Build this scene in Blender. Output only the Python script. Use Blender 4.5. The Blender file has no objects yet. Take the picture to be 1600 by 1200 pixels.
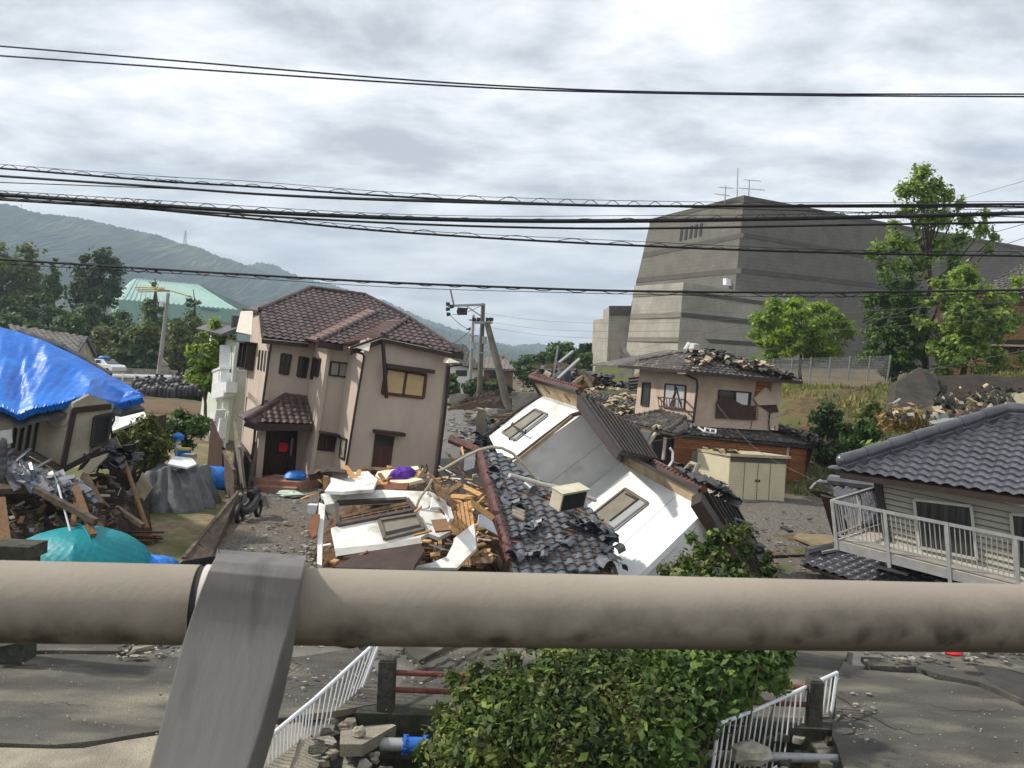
import bpy, bmesh, math, random
import numpy as np
from mathutils import Vector, Matrix
R=math.radians; V=Vector
random.seed(7); rng=np.random.default_rng(7)
sc=bpy.context.scene; col=sc.collection
# ---------------- camera ----------------
F,CX,CY,ROLL,CH=1300.0,800.0,560.0,R(2.5),5.0
cr,sr=math.cos(ROLL),math.sin(ROLL)
CAM=V((0,0,CH))
cam=bpy.data.cameras.new('camera'); camo=bpy.data.objects.new('camera',cam); col.objects.link(camo)
camo.matrix_world=Matrix(((cr,-sr,0,0),(0,0,-1,0),(sr,cr,0,CH),(0,0,0,1)))
cam.sensor_width=36; cam.lens=36*F/1600; cam.shift_y=-40/1600; cam.clip_start=.1; cam.clip_end=20000
cam.dof.use_dof=True; cam.dof.focus_distance=26; cam.dof.aperture_fstop=16
sc.camera=camo
# ---------------- sky, sun, exposure ----------------
SUN_EL,SUN_AZ=R(43),R(-82)      # azimuth from +Y towards +X
w=bpy.data.worlds.new('World'); sc.world=w; w.use_nodes=True
nt=w.node_tree; N=nt.nodes; L=nt.links; N.clear()
def nd(t,**k):
    n=N.new(t)
    for a,b in k.items(): setattr(n,a,b)
    return n
def sv(n,i,v): n.inputs[i].default_value=v
out=nd('ShaderNodeOutputWorld'); bg=nd('ShaderNodeBackground'); sv(bg,'Strength',.10); L.new(bg.outputs[0],out.inputs[0])
sky=nd('ShaderNodeTexSky',sky_type='NISHITA',sun_disc=False,sun_elevation=SUN_EL,sun_rotation=SUN_AZ)
tc=nd('ShaderNodeTexCoord'); sx=nd('ShaderNodeSeparateXYZ'); L.new(tc.outputs['Generated'],sx.inputs[0])
ma=nd('ShaderNodeMath',operation='MAXIMUM'); L.new(sx.outputs[2],ma.inputs[0]); sv(ma,1,0.0)
mb_=nd('ShaderNodeMath',operation='ADD'); L.new(ma.outputs[0],mb_.inputs[0]); sv(mb_,1,.2)
dx=nd('ShaderNodeMath',operation='DIVIDE'); L.new(sx.outputs[0],dx.inputs[0]); L.new(mb_.outputs[0],dx.inputs[1])
dy=nd('ShaderNodeMath',operation='DIVIDE'); L.new(sx.outputs[1],dy.inputs[0]); L.new(mb_.outputs[0],dy.inputs[1])
cx=nd('ShaderNodeCombineXYZ'); L.new(dx.outputs[0],cx.inputs[0]); L.new(dy.outputs[0],cx.inputs[1])
mp=nd('ShaderNodeMapping'); L.new(cx.outputs[0],mp.inputs[0]); sv(mp,'Scale',(1.0,1.3,1)); sv(mp,'Location',(3.1,1.7,0)); sv(mp,'Rotation',(0,0,R(12)))
n1=nd('ShaderNodeTexNoise'); L.new(mp.outputs[0],n1.inputs['Vector']); sv(n1,'Scale',1.9); sv(n1,'Detail',8); sv(n1,'Roughness',.58); sv(n1,'Distortion',.15)
n2=nd('ShaderNodeTexNoise'); L.new(mp.outputs[0],n2.inputs['Vector']); sv(n2,'Scale',.55); sv(n2,'Detail',3)
r1=nd('ShaderNodeValToRGB'); L.new(n1.outputs[0],r1.inputs[0])
e=r1.color_ramp.elements; e[0].position=.38; e[0].color=(5.0,5.3,5.9,1); e[1].position=.63; e[1].color=(11.4,11.4,11.4,1)
q=e.new(.5); q.color=(8.1,8.4,8.8,1)
r2=nd('ShaderNodeValToRGB'); L.new(n2.outputs[0],r2.inputs[0]); e=r2.color_ramp.elements; e[0].position=.31; e[0].color=(0,0,0,1); e[1].position=.43; e[1].color=(1,1,1,1)
# hazy brighter band low over the horizon
hb=nd('ShaderNodeMapRange'); L.new(sx.outputs[2],hb.inputs[0]); sv(hb,1,.02); sv(hb,2,.22); sv(hb,3,.55); sv(hb,4,0)
mh=nd('ShaderNodeMix',data_type='RGBA'); L.new(hb.outputs[0],mh.inputs[0]); L.new(r1.outputs[0],mh.inputs[6]); mh.inputs[7].default_value=(6.6,7.2,7.7,1)
mx=nd('ShaderNodeMix',data_type='RGBA'); L.new(r2.outputs[0],mx.inputs[0]); L.new(sky.outputs[0],mx.inputs[6]); L.new(mh.outputs[2],mx.inputs[7])
L.new(mx.outputs[2],bg.inputs[0])
sl=bpy.data.lights.new('sun','SUN'); sl.energy=4.3; sl.angle=R(2.5); sl.color=(1,.94,.86)
so=bpy.data.objects.new('sun',sl); col.objects.link(so)
sd=V((math.sin(SUN_AZ)*math.cos(SUN_EL),math.cos(SUN_AZ)*math.cos(SUN_EL),math.sin(SUN_EL)))
so.rotation_euler=sd.to_track_quat('Z','Y').to_euler(); so.location=(-30,10,40)
sc.view_settings.view_transform='Standard'; sc.view_settings.look='None'; sc.view_settings.exposure=.2; sc.view_settings.gamma=1
# ---------------- pixel geometry ----------------
def ray(x,y):
    u=(x-CX)/F; v=(CY-y)/F
    return V((u*cr-v*sr,1,u*sr+v*cr))
def P(x,y,d): return CAM+ray(x,y)*d
def G(x,y,z=0.0):
    r=ray(x,y); return CAM+r*((z-CH)/r.z)
class Pl:
    def __init__(s,p,n):
        s.p=V(p); s.n=V(n).normalized()
        if s.n.dot(CAM-s.p)<0: s.n=-s.n
    def hit(s,x,y,off=0):
        r=ray(x,y); return CAM+r*((s.p+s.n*off-CAM).dot(s.n)/r.dot(s.n))
def Pl3(a,b,c): a,b,c=V(a),V(b),V(c); return Pl(a,(b-a).cross(c-a))
def zz(x0,y0,f): return lambda x,y:(x0+x/f,y0+y/f)
def frame(yaw,lean=0,back=0):
    M=Matrix.Rotation(R(lean),3,'Y')@Matrix.Rotation(R(back),3,'X')@Matrix.Rotation(R(yaw),3,'Z')
    return M@V((1,0,0)),M@V((0,1,0)),M@V((0,0,1))
# ---------------- mesh building ----------------
class MB:
    def __init__(s): s.v=[]; s.f=[]; s.m=[]; s.mi=0
    def add(s,vs,fs):
        b=len(s.v); s.v+=[tuple(v) for v in vs]; s.f+=[tuple(b+i for i in f) for f in fs]; s.m+=[s.mi]*len(fs); return s
    def poly(s,pts): return s.add(pts,[tuple(range(len(pts)))])
    def prism(s,pts,vec):
        n=len(pts); vec=V(vec); pts=[V(p) for p in pts]
        return s.add(pts+[p+vec for p in pts],[tuple(range(n))[::-1],tuple(range(n,2*n))]+[(i,(i+1)%n,n+(i+1)%n,n+i) for i in range(n)])
    def box(s,c,dx,dy,dz):
        c,dx,dy,dz=V(c),V(dx)/2,V(dy)/2,V(dz)/2
        return s.prism([c-dx-dy-dz,c+dx-dy-dz,c+dx+dy-dz,c-dx+dy-dz],dz*2)
    def bar(s,p0,p1,w,h,up=(0,0,1)):
        p0,p1=V(p0),V(p1); d=(p1-p0); 
        if d.length<1e-6: return s
        a=d.normalized().cross(V(up)); 
        if a.length<1e-3: a=d.normalized().cross(V((1,0,0)))
        a.normalize(); b=a.cross(d.normalized()); a*=w/2; b*=h/2
        return s.prism([p0-a-b,p0+a-b,p0+a+b,p0-a+b],d)
    def path(s,pts,r,n=8,cap=True):
        pts=[V(p) for p in pts]; k=len(pts); rs=r if isinstance(r,(list,tuple)) else [r]*k
        vs=[]; a=None
        for i,p in enumerate(pts):
            t=(pts[min(i+1,k-1)]-pts[max(i-1,0)]).normalized()
            if a is None: a=t.cross(V((0,0,1)) if abs(t.z)<.9 else V((1,0,0))).normalized()
            else: a=(a-t*a.dot(t)).normalized()
            b=t.cross(a)
            for j in range(n):
                q=2*math.pi*j/n; vs.append(p+(a*math.cos(q)+b*math.sin(q))*rs[i])
        fs=[(i*n+j,i*n+(j+1)%n,(i+1)*n+(j+1)%n,(i+1)*n+j) for i in range(k-1) for j in range(n)]
        if cap: fs+=[tuple(range(n))[::-1],tuple(range((k-1)*n,k*n))]
        return s.add(vs,fs)
    def tube(s,a,b,r0,r1=None,n=8): return s.path([a,b],[r0,r1 if r1 is not None else r0],n)
    def blob(s,c,r,seg=10,rings=6,jit=0,ax=None):
        c=V(c); r=V(r) if not isinstance(r,(int,float)) else V((r,r,r)); vs=[c+V((0,0,-r.z))]
        for i in range(1,rings):
            t=math.pi*i/rings-math.pi/2
            for j in range(seg):
                q=2*math.pi*j/seg; k=1+random.uniform(-jit,jit)
                vs.append(c+V((r.x*math.cos(t)*math.cos(q),r.y*math.cos(t)*math.sin(q),r.z*math.sin(t)))*k)
        vs.append(c+V((0,0,r.z))); fs=[]
        for j in range(seg): fs.append((0,1+(j+1)%seg,1+j))
        for i in range(rings-2):
            for j in range(seg):
                a=1+i*seg+j; b=1+i*seg+(j+1)%seg; fs.append((a,b,b+seg,a+seg))
        t=len(vs)-1; b=1+(rings-2)*seg
        for j in range(seg): fs.append((b+j,b+(j+1)%seg,t))
        return s.add(vs,fs)
ORG={}
def tag(o,label=None,cat=None,group=None,kind=None):
    if label: o['label']=label
    if cat: o['category']=cat
    if group: o['group']=group
    if kind: o['kind']=kind
    return o
def thing(name,label,cat,loc,group=None):
    o=bpy.data.objects.new(name,None); o.empty_display_size=.3; col.objects.link(o); o.location=V(loc); ORG[o.name]=V(loc); return tag(o,label,cat,group)
def link(name,me,mats,parent,org,smooth):
    for m in (mats if isinstance(mats,(list,tuple)) else [mats]): me.materials.append(m)
    if smooth: me.shade_smooth()
    o=bpy.data.objects.new(name,me); col.objects.link(o)
    if parent is None: o.location=org
    else: o.parent=parent
    ORG[o.name]=V(org); return o
def build(name,mb,mats,parent=None,label=None,cat=None,group=None,kind=None,smooth=False,bevel=0):
    vs=mb.v
    if parent is not None: org=ORG[parent.name]
    else:
        a=np.array(vs); org=V((a[:,0].mean(),a[:,1].mean(),a[:,2].min()))
    me=bpy.data.meshes.new(name); me.from_pydata([(v[0]-org.x,v[1]-org.y,v[2]-org.z) for v in vs],[],mb.f)
    for m in (mats if isinstance(mats,(list,tuple)) else [mats]): me.materials.append(m)
    if any(mb.m): me.polygons.foreach_set('material_index',mb.m)
    bm=bmesh.new(); bm.from_mesh(me); bmesh.ops.recalc_face_normals(bm,faces=bm.faces); bm.to_mesh(me); bm.free()
    if smooth:
        me.shade_smooth()
        try: me.set_sharp_from_angle(angle=R(40))
        except Exception: pass
    o=bpy.data.objects.new(name,me); col.objects.link(o)
    if parent is None: o.location=org
    else: o.parent=parent
    ORG[o.name]=V(org)
    if bevel:
        b=o.modifiers.new('b','BEVEL'); b.width=bevel; b.segments=2; b.limit_method='ANGLE'
    return tag(o,label,cat,group,kind)
# ---------------- materials ----------------
def S(r,g,b): return tuple(((x/255+.055)/1.055)**2.4 if x/255>.04045 else x/255/12.92 for x in (r,g,b))
MATS={}
def mat(name,c1,c2=None,sc_=3,rough=.8,bump=0,bsc=30,metal=0,spec=.4,det=6,r=(.35,.65),c3=None,s3=.6,r3=(.5,.7),stretch=None,coat=0,trans=0,randc=0,speck=0,ss_=160):
    if name in MATS: return MATS[name]
    m=bpy.data.materials.new(name); m.use_nodes=True; t=m.node_tree; n=t.nodes; l=t.links; p=n['Principled BSDF']
    p.inputs['Roughness'].default_value=rough; p.inputs['Metallic'].default_value=metal; p.inputs['Specular IOR Level'].default_value=spec
    if coat: p.inputs['Coat Weight'].default_value=coat; p.inputs['Coat Roughness'].default_value=.15
    tcn=n.new('ShaderNodeTexCoord'); vec=tcn.outputs['Object']
    if stretch:
        mp=n.new('ShaderNodeMapping'); l.new(vec,mp.inputs[0]); mp.inputs['Scale'].default_value=stretch; vec=mp.outputs[0]
    c=c1
    if c2:
        nz=n.new('ShaderNodeTexNoise'); nz.inputs['Scale'].default_value=sc_; nz.inputs['Detail'].default_value=det; nz.inputs['Roughness'].default_value=.6; l.new(vec,nz.inputs['Vector'])
        rp=n.new('ShaderNodeValToRGB'); rp.color_ramp.elements[0].position=r[0]; rp.color_ramp.elements[1].position=r[1]; rp.color_ramp.elements[0].color=(*c1,1); rp.color_ramp.elements[1].color=(*c2,1)
        l.new(nz.outputs[0],rp.inputs[0]); o=rp.outputs[0]
        if c3:
            nz2=n.new('ShaderNodeTexNoise'); nz2.inputs['Scale'].default_value=s3; nz2.inputs['Detail'].default_value=5; l.new(vec,nz2.inputs['Vector'])
            mr=n.new('ShaderNodeMapRange'); l.new(nz2.outputs[0],mr.inputs[0]); mr.inputs[1].default_value=r3[0]; mr.inputs[2].default_value=r3[1]
            mm=n.new('ShaderNodeMix'); mm.data_type='RGBA'; l.new(mr.outputs[0],mm.inputs[0]); l.new(o,mm.inputs[6]); mm.inputs[7].default_value=(*c3,1); o=mm.outputs[2]
        if randc:
            oi=n.new('ShaderNodeNewGeometry'); hs=n.new('ShaderNodeHueSaturation'); mr=n.new('ShaderNodeMapRange'); l.new(oi.outputs['Random Per Island'],mr.inputs[0]); mr.inputs[3].default_value=1-randc; mr.inputs[4].default_value=1+randc
            l.new(mr.outputs[0],hs.inputs['Value']); l.new(o,hs.inputs['Color']); o=hs.outputs[0]
        if speck:
            n3=n.new('ShaderNodeTexNoise'); n3.inputs['Scale'].default_value=ss_; n3.inputs['Detail'].default_value=3; l.new(vec,n3.inputs['Vector'])
            m3=n.new('ShaderNodeMapRange'); l.new(n3.outputs[0],m3.inputs[0]); m3.inputs[1].default_value=.38; m3.inputs[2].default_value=.62; m3.inputs[3].default_value=1-speck; m3.inputs[4].default_value=1+speck
            h3=n.new('ShaderNodeHueSaturation'); l.new(m3.outputs[0],h3.inputs['Value']); l.new(o,h3.inputs['Color']); o=h3.outputs[0]
        l.new(o,p.inputs['Base Color'])
        col_out=o
    else:
        p.inputs['Base Color'].default_value=(*c1,1); col_out=None
    if bump:
        b=n.new('ShaderNodeTexNoise'); b.inputs['Scale'].default_value=bsc; b.inputs['Detail'].default_value=4; l.new(vec,b.inputs['Vector'])
        bu=n.new('ShaderNodeBump'); bu.inputs['Strength'].default_value=min(1,bump); bu.inputs['Distance'].default_value=.02*max(1,bump); l.new(b.outputs[0],bu.inputs['Height']); l.new(bu.outputs[0],p.inputs['Normal'])
    if trans:
        td=n.new('ShaderNodeBsdfTranslucent'); ms=n.new('ShaderNodeMixShader'); ms.inputs[0].default_value=trans
        if col_out: l.new(col_out,td.inputs[0])
        else: td.inputs[0].default_value=(*c1,1)
        l.new(p.outputs[0],ms.inputs[1]); l.new(td.outputs[0],ms.inputs[2]); l.new(ms.outputs[0],n['Material Output'].inputs[0])
    MATS[name]=m; return m
asphalt=mat('asphalt',S(64,63,58),S(87,85,78),sc_=1.2,rough=.92,bump=.8,bsc=70,c3=S(128,122,106),s3=.9,r3=(.5,.72),stretch=(.6,1.6,1),speck=.3,ss_=90)
gravel=mat('gravel',S(60,58,54),S(120,115,106),sc_=14,rough=.95,bump=1.5,bsc=22,c3=S(98,82,64),s3=.25,r3=(.45,.7),speck=.35,ss_=30)
soil=mat('soil',S(62,46,34),S(112,86,60),sc_=2.2,rough=1,bump=2.5,bsc=7,c3=S(80,86,44),s3=.6,r3=(.4,.6))
dirt=mat('yard_dirt',S(104,92,70),S(140,126,98),sc_=3,rough=1,bump=.8,bsc=25,c3=S(84,92,48),s3=.45,r3=(.46,.62))
concrete=mat('concrete',S(120,117,108),S(160,156,144),sc_=5,rough=.9,bump=.5,bsc=40,speck=.15,ss_=60,c3=S(84,82,74),s3=1.2,r3=(.5,.75))
darkconc=mat('mossy_concrete',S(44,43,38),S(78,76,66),sc_=6,rough=.95,bump=1,bsc=30,c3=S(46,56,28),s3=2.5)
pink=mat('pink_render',S(178,163,149),S(189,174,159),sc_=1.5,rough=.9,bump=.25,bsc=120,c3=S(160,145,130),s3=.6,r3=(.55,.85),stretch=(1,1,.5))
pinktile=mat('brown_glazed_tile',S(66,52,50),S(98,80,76),sc_=3.5,rough=.42,spec=.5,c3=S(50,41,42),s3=1.7,r3=(.5,.72),det=2)
brown=mat('brown_metal',S(44,33,29),S(58,44,38),sc_=4,rough=.5)
woodbrown=mat('dark_wood',S(44,28,20),S(74,46,32),sc_=3,rough=.7,stretch=(8,8,1))
glass=mat('dark_glass',S(34,38,38),S(60,66,64),sc_=.8,rough=.12,spec=.7)
curtain=mat('curtained_glass',S(128,126,116),S(152,150,138),sc_=2,rough=.3,spec=.6,stretch=(6,6,.5))
whitewall=mat('white_render',S(216,217,214),S(226,227,225),sc_=2.2,rough=.75,c3=S(180,176,164),s3=1.3,r3=(.54,.8),bump=.15,bsc=80)
soffit=mat('stained_soffit',S(190,172,140),S(150,128,98),sc_=2.5,rough=.85)
slate=mat('dark_grey_tile',S(52,52,54),S(84,84,86),sc_=5,rough=.55,spec=.5,randc=.25,c3=S(110,106,98),s3=3,r3=(.6,.75))
navy=mat('blue_grey_glazed_tile',S(60,61,66),S(80,80,87),sc_=2.5,rough=.24,spec=.7)
plaster=mat('tile_mortar',S(150,144,130),S(196,190,174),sc_=6,rough=.9)
timber=mat('raw_timber',S(158,116,72),S(200,158,106),sc_=5,rough=.8,stretch=(1,6,6),randc=.25,bump=.3)
oldwood=mat('weathered_wood',S(84,64,48),S(130,104,80),sc_=5,rough=.9,randc=.3,bump=.5)
metalw=mat('white_painted_steel',S(212,214,216),S(224,226,228),sc_=3,rough=.4)
galv=mat('galvanised_steel',S(140,142,142),S(168,170,170),sc_=6,rough=.5,metal=.4)
black=mat('black_rubber',S(22,22,24),S(34,34,36),sc_=4,rough=.6)
# ---------------- generic builders ----------------
def pip(x,y,poly):
    c=False; n=len(poly)
    for i in range(n):
        x1,y1=poly[i]; x2,y2=poly[(i+1)%n]
        if (y1>y)!=(y2>y) and x<(x2-x1)*(y-y1)/(y2-y1)+x1: c=not c
    return c
def tiles(mb,pts,e,pu=.27,pv=.25,amp=.035,step=.03,sub=6,hole=None,off=0,jit=0,up=None):
    """corrugated overlapping tile courses over the coplanar polygon pts; e = direction of the eave"""
    pts=[V(p) for p in pts]; e=V(e).normalized(); n=V((0,0,0))
    for i in range(1,len(pts)-1): n+=(pts[i]-pts[0]).cross(pts[i+1]-pts[0])
    n.normalize()
    if n.dot(up or V((0,0,1)))<0: n=-n
    e=(e-n*e.dot(n)).normalized(); s=n.cross(e)
    if s.z<0 and not up: s=-s
    o=pts[0]; uv=[((p-o).dot(e),(p-o).dot(s)) for p in pts]
    u0=min(a for a,b in uv); u1=max(a for a,b in uv); v0=min(b for a,b in uv); v1=max(b for a,b in uv)
    nu=int((u1-u0)/pu)+2; nv=int((v1-v0)/pv)+2
    cells=set()
    def put(i,j,fine):
        ju=random.uniform(-jit,jit)*pu; jn=random.uniform(0,jit)*.25; vs=[]
        for r_ in (0,1):
            for k in range(sub+1):
                t=k/sub; u=u0+(i+t)*pu+ju; v=v0+(j+r_*1.06)*pv
                h=amp*(.5+.5*math.cos(2*math.pi*(t-.28)))**.8+(step if r_==0 else 0)+.002
                if jit: h+=jn*(1-r_)*pu+random.uniform(0,jit)*.02
                vs.append(o+e*u+s*v+n*(h+off))
        for k in range(sub+1): # front lip
            t=k/sub; u=u0+(i+t)*pu+ju; v=v0+j*pv
            vs.append(o+e*u+s*(v-.014)+n*(off+amp*(.5+.5*math.cos(2*math.pi*(t-.28)))**.8-.012))
        fs=[(k,k+1,sub+2+k,sub+1+k) for k in range(sub)]+[(2*sub+2+k,2*sub+3+k,k+1,k) for k in range(sub)]
        if fine:
            keep=[]
            for f in fs:
                c=sum((vs[q] for q in f),V((0,0,0)))/4-o
                if pip(c.dot(e),c.dot(s),uv): keep.append(f)
            fs=keep
        if fs: mb.add(vs,fs)
    for j in range(nv):
        for i in range(nu):
            c=[(u0+(i+a)*pu,v0+(j+b)*pv) for a,b in ((0,0),(1,0),(0,1),(1,1))]
            ins=[pip(x,y,uv) for x,y in c]
            if not any(ins) and not pip(u0+(i+.5)*pu,v0+(j+.5)*pv,uv): continue
            if hole and hole(u0+(i+.5)*pu,v0+(j+.5)*pv): continue
            put(i,j,not all(ins))
def ridge(mb,p0,p1,r=.09,seg=.28,n=8,up=(0,0,1)):
    p0,p1=V(p0),V(p1); L_=(p1-p0).length; k=max(1,int(L_/seg)); pts=[];rs=[]
    for i in range(k):
        pts+= [p0.lerp(p1,i/k),p0.lerp(p1,(i+.97)/k)]; rs+=[r*1.18,r*.95]
    mb.path(pts,rs,n)
def wallq(mb,pts,n,t=.12):
    mb.prism(pts,-V(n)*t)
def window(root,pl,px,fm,gm,fw=.06,mull=1,out=.05,name='window',hor=0,pane=True):
    tl,tr,br,bl=[pl.hit(*p) for p in px]; n=pl.n
    m=MB()
    def B(a,b,w_): m.bar(a+n*out/2,b+n*out/2,w_,out+.02,n)
    B(tl,tr,fw); B(bl,br,fw); B(tl,bl,fw); B(tr,br,fw)
    for i in range(1,mull+1):
        t=i/(mull+1); B(tl.lerp(tr,t),bl.lerp(br,t),fw*.8)
    for i in range(1,hor+1):
        t=i/(hor+1); B(tl.lerp(bl,t),tr.lerp(br,t),fw*.6)
    f=build(name,m,fm,root)
    if pane:
        g=MB(); g.prism([p+n*.006 for p in (tl,tr,br,bl)],n*.012); build('pane',g,gm,f)
    return f
def siding(mb,tl,tr,br,bl,n,k,lap=.02,gap=.0):
    n=V(n)
    for i in range(k):
        a,b=i/k,(i+1)/k
        q=[tl.lerp(bl,a),tr.lerp(br,a),tr.lerp(br,b),tl.lerp(bl,b)]
        mb.prism([q[0]+n*.003,q[1]+n*.003,q[2]+n*lap,q[3]+n*lap],-n*.02)
def gutter(mb,pts,r=.05): mb.path(pts,r,8)
def pxpath(pl,pts,off=.05): return [pl.hit(x,y,off) for x,y in pts]
# leaf clouds (numpy)
def leafmesh(name,clumps,n,size,mat_,parent=None,flat=.35,aspect=1.9,seed=1,shell=.5,**kw):
    g=np.random.default_rng(seed); C=np.array([c[0] for c in clumps],float); RR=np.array([c[1] if hasattr(c[1],'__len__') else (c[1],)*3 for c in clumps],float)
    w_=RR.prod(1)**(2/3); k=g.choice(len(clumps),n,p=w_/w_.sum())
    d=g.normal(size=(n,3)); d/=np.linalg.norm(d,axis=1)[:,None]
    rad=np.minimum(np.abs(g.normal(size=n))*.52+.25*g.random(n),1.5); p=C[k]+d*RR[k]*rad[:,None]
    nn=d*.7+g.normal(size=(n,3))*.6+np.array([0,0,flat]); nn/=np.linalg.norm(nn,axis=1)[:,None]
    a=np.cross(nn,g.normal(size=(n,3))); a/=np.linalg.norm(a,axis=1)[:,None]; b=np.cross(nn,a)
    s=size*(.5+1.0*g.random(n)**1.5)[:,None]; a*=s*aspect/2; b*=s/2
    q=np.stack([p-a,p-b+nn*s*.12,p+a,p+b+nn*s*.12],1).reshape(-1,3)
    org=np.array(ORG[parent.name]) if parent is not None else np.array([p[:,0].mean(),p[:,1].mean(),p[:,2].min()])
    me=bpy.data.meshes.new(name); me.vertices.add(4*n); me.vertices.foreach_set('co',(q-org).astype(np.float32).ravel())
    me.loops.add(4*n); me.loops.foreach_set('vertex_index',np.arange(4*n,dtype=np.int32)); me.polygons.add(n); me.polygons.foreach_set('loop_start',np.arange(0,4*n,4,dtype=np.int32))
    me.update(); me.validate()
    return tag(link(name,me,mat_,parent,V(org),False),**kw)
def leafmat(name,c1,c2,trans=.3,sc_=.9,c3=None,rand=.35,rough=.55):
    return mat(name,c1,c2,sc_=sc_,rough=rough,spec=.3,trans=trans,randc=rand,c3=c3,s3=2.2,r3=(.5,.7))
LM={'olive':leafmat('olive_leaf',S(68,82,38),S(116,124,58)),'dark':leafmat('dark_leaf',S(42,60,30),S(82,104,52)),'mid':leafmat('mid_leaf',S(52,76,34),S(98,126,56)),
 'bright':leafmat('bright_leaf',S(98,130,38),S(160,184,66),trans=.45),'conifer':leafmat('conifer_leaf',S(62,86,36),S(108,130,54)),'spring':leafmat('spring_leaf',S(92,122,46),S(156,178,84),trans=.45),
 'shrub':leafmat('shrub_leaf',S(34,52,22),S(82,104,44),c3=S(118,124,58))}
bark=mat('bark',S(52,42,34),S(86,72,58),sc_=6,rough=1,bump=1,bsc=20)
def clumps_in(c,r,k,cr_,seed,shape='round',hollow=.35):
    g=random.Random(seed); out=[]; c=V(c); r=V(r)
    while len(out)<k:
        d=V((g.uniform(-1,1),g.uniform(-1,1),g.uniform(-1,1)))
        if shape=='cone':
            t=(d.z+1)/2; m=(1-t)**.7*.97+.03
            if d.x**2+d.y**2>m*m: continue
            q=cr_*(.55+.9*(1-t))
        else:
            if d.length>1 or d.length<hollow: continue
            q=cr_*g.uniform(.6,1.3)
        out.append((tuple(c+V((d.x*r.x,d.y*r.y,d.z*r.z))),(q,q,q*.7)))
    return out
def tree(name,label,x0,x1,yt,yb,yg,d,k=26,n=5000,leaf=.25,lm='mid',shape='round',group=None,seed=1,zg=None,clump=None,limbs=7,cat='tree',extra=None,hollow=.35,tr=None):
    """x0..x1, yt..yb = crown in the photo; yg = where the trunk meets the ground; d = distance"""
    ct=P((x0+x1)/2,(yt+yb)/2,d); rx=(x1-x0)/2/F*d; rz=(yb-yt)/2/F*d
    base=P((x0+x1)/2,yg,d)
    if zg is not None: base.z=zg
    t=thing(name,label,cat,base,group); cl=clumps_in(ct,(rx*.86,rx*.8,rz*.88),k,clump or rx*.34,seed,shape,hollow)
    if extra: cl+=[(tuple(P(ex,ey,d+ed)),(er/F*d,)*3) for ex,ey,ed,er in extra]
    m=MB(); tr=tr or max(.08,rz*.045); top=V(ct)+V((0,0,rz*(.75 if shape=='cone' else .3)))
    k_=7; pts=[base.lerp(top,i/k_)+V((random.uniform(-1,1),random.uniform(-1,1),0))*tr*(1.2 if 0<i<k_ else 0) for i in range(k_+1)]
    pts[0]=base-V((0,0,.4)); m.path(pts,[tr*(1.25-1.05*i/k_) for i in range(k_+1)],8)
    g=random.Random(seed+5)
    for c,_ in g.sample(cl,min(limbs,len(cl))):
        a=pts[g.randint(2,k_-1)]; c=V(c); mid=a.lerp(c,.5)-V((0,0,(c-a).length*.06)); m.path([a,mid,c],[tr*.5,tr*.3,tr*.12],6)
    build('trunk',m,bark,t,smooth=True)
    leafmesh('crown',cl,n,leaf,LM[lm],t,seed=seed)
    return t
def copy_tree(o,parent=None):
    c=o.copy(); col.objects.link(c); c.parent=parent
    for ch in o.children: copy_tree(ch,c)
    return c
def ss(x,a,b):
    t=min(1,max(0,(x-a)/(b-a))); return t*t*(3-2*t)
# ================= terrain =================
def chan(x,y): # culvert channel below the bridge parapet
    l=-1.95-.32*(11.7-y)*.6; r_=4.35+.03*(11.7-y)
    return ss(x,l-.1,l+.25)*(1-ss(x,r_-.25,r_+.1))*(1-ss(y,11.45,11.75))
def H(x,y):
    h=-.1*(1-ss(y,17,19))*ss(y,4,6)
    h-=2.3*chan(x,y)
    h+=4.0*ss(y-.12*(x-14),32.5,47)*ss(x,7.5,16)          # grassy slope below the hall
    h+=1.1*ss(y,72,86)*(1-ss(x,-24,-14))
    h+=4.5*ss(x,18,34)*ss(y,26,38)*(1-ss(y,44,60))*.5
    h+=.05*math.sin(x*1.7+y*.6)*math.sin(y*1.3-x*.4)*ss(y,19,24)
    if y>60: h+=4*ss(y,60,95)*ss(x,5,20)*.4
    return h
def axis(a,b,st,lo,hi,gr=1.25):
    v=list(np.arange(a,b,st)); s=st; x=v[-1]
    while x<hi: s*=gr; x+=s; v.append(x)
    s=st; x=v[0]; l=[]
    while x>lo: s*=gr; x-=s; l.append(x)
    return l[::-1]+v
xs=axis(-22,34,.33,-3500,3500); ys=axis(5,60,.33,-60,3500)
def zone(x,y):
    # pixel-free rules in metres: 0 gravel lot, 1 slope, 2 yard, 3 asphalt, 4 far grass
    if y>62: return 3 if -6.5<x+0.02*(y-60)<-2.6 and y<130 else 4
    if y<18.6: return 3 if chan(x,y)<.4 else 1
    if x>7.2 and H(x,y)>.3: return 1
    if x<-7-.22*(y-19.5) and y<42: return 2
    if x<-9 and y>=40: return 4 if y<52 else 1
    if -6.2<x<-1.6 and y>36: return 3
    if x>7 and y<25: return 1 if (math.sin(x*3.1)+math.sin(y*2.7+x)>.35) else 0
    return 0
vs=[(x,y,H(x,y)+(random.uniform(-.025,.025) if y<60 else 0)) for y in ys for x in xs]; nx=len(xs)
m=MB(); m.v=vs
for j in range(len(ys)-1):
    for i in range(nx-1):
        a=j*nx+i; m.f.append((a,a+1,a+nx+1,a+nx)); m.m.append(zone((xs[i]+xs[i+1])/2,(ys[j]+ys[j+1])/2))
fargrass=mat('far_grass',S(62,62,42),S(98,90,66),sc_=.35,rough=1,bump=1,bsc=3,c3=S(104,84,64),s3=.08,r3=(.42,.6))
streetgrey=mat('street_asphalt',S(92,90,86),S(112,109,103),sc_=2,rough=.95,bump=.4,bsc=30)
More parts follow.
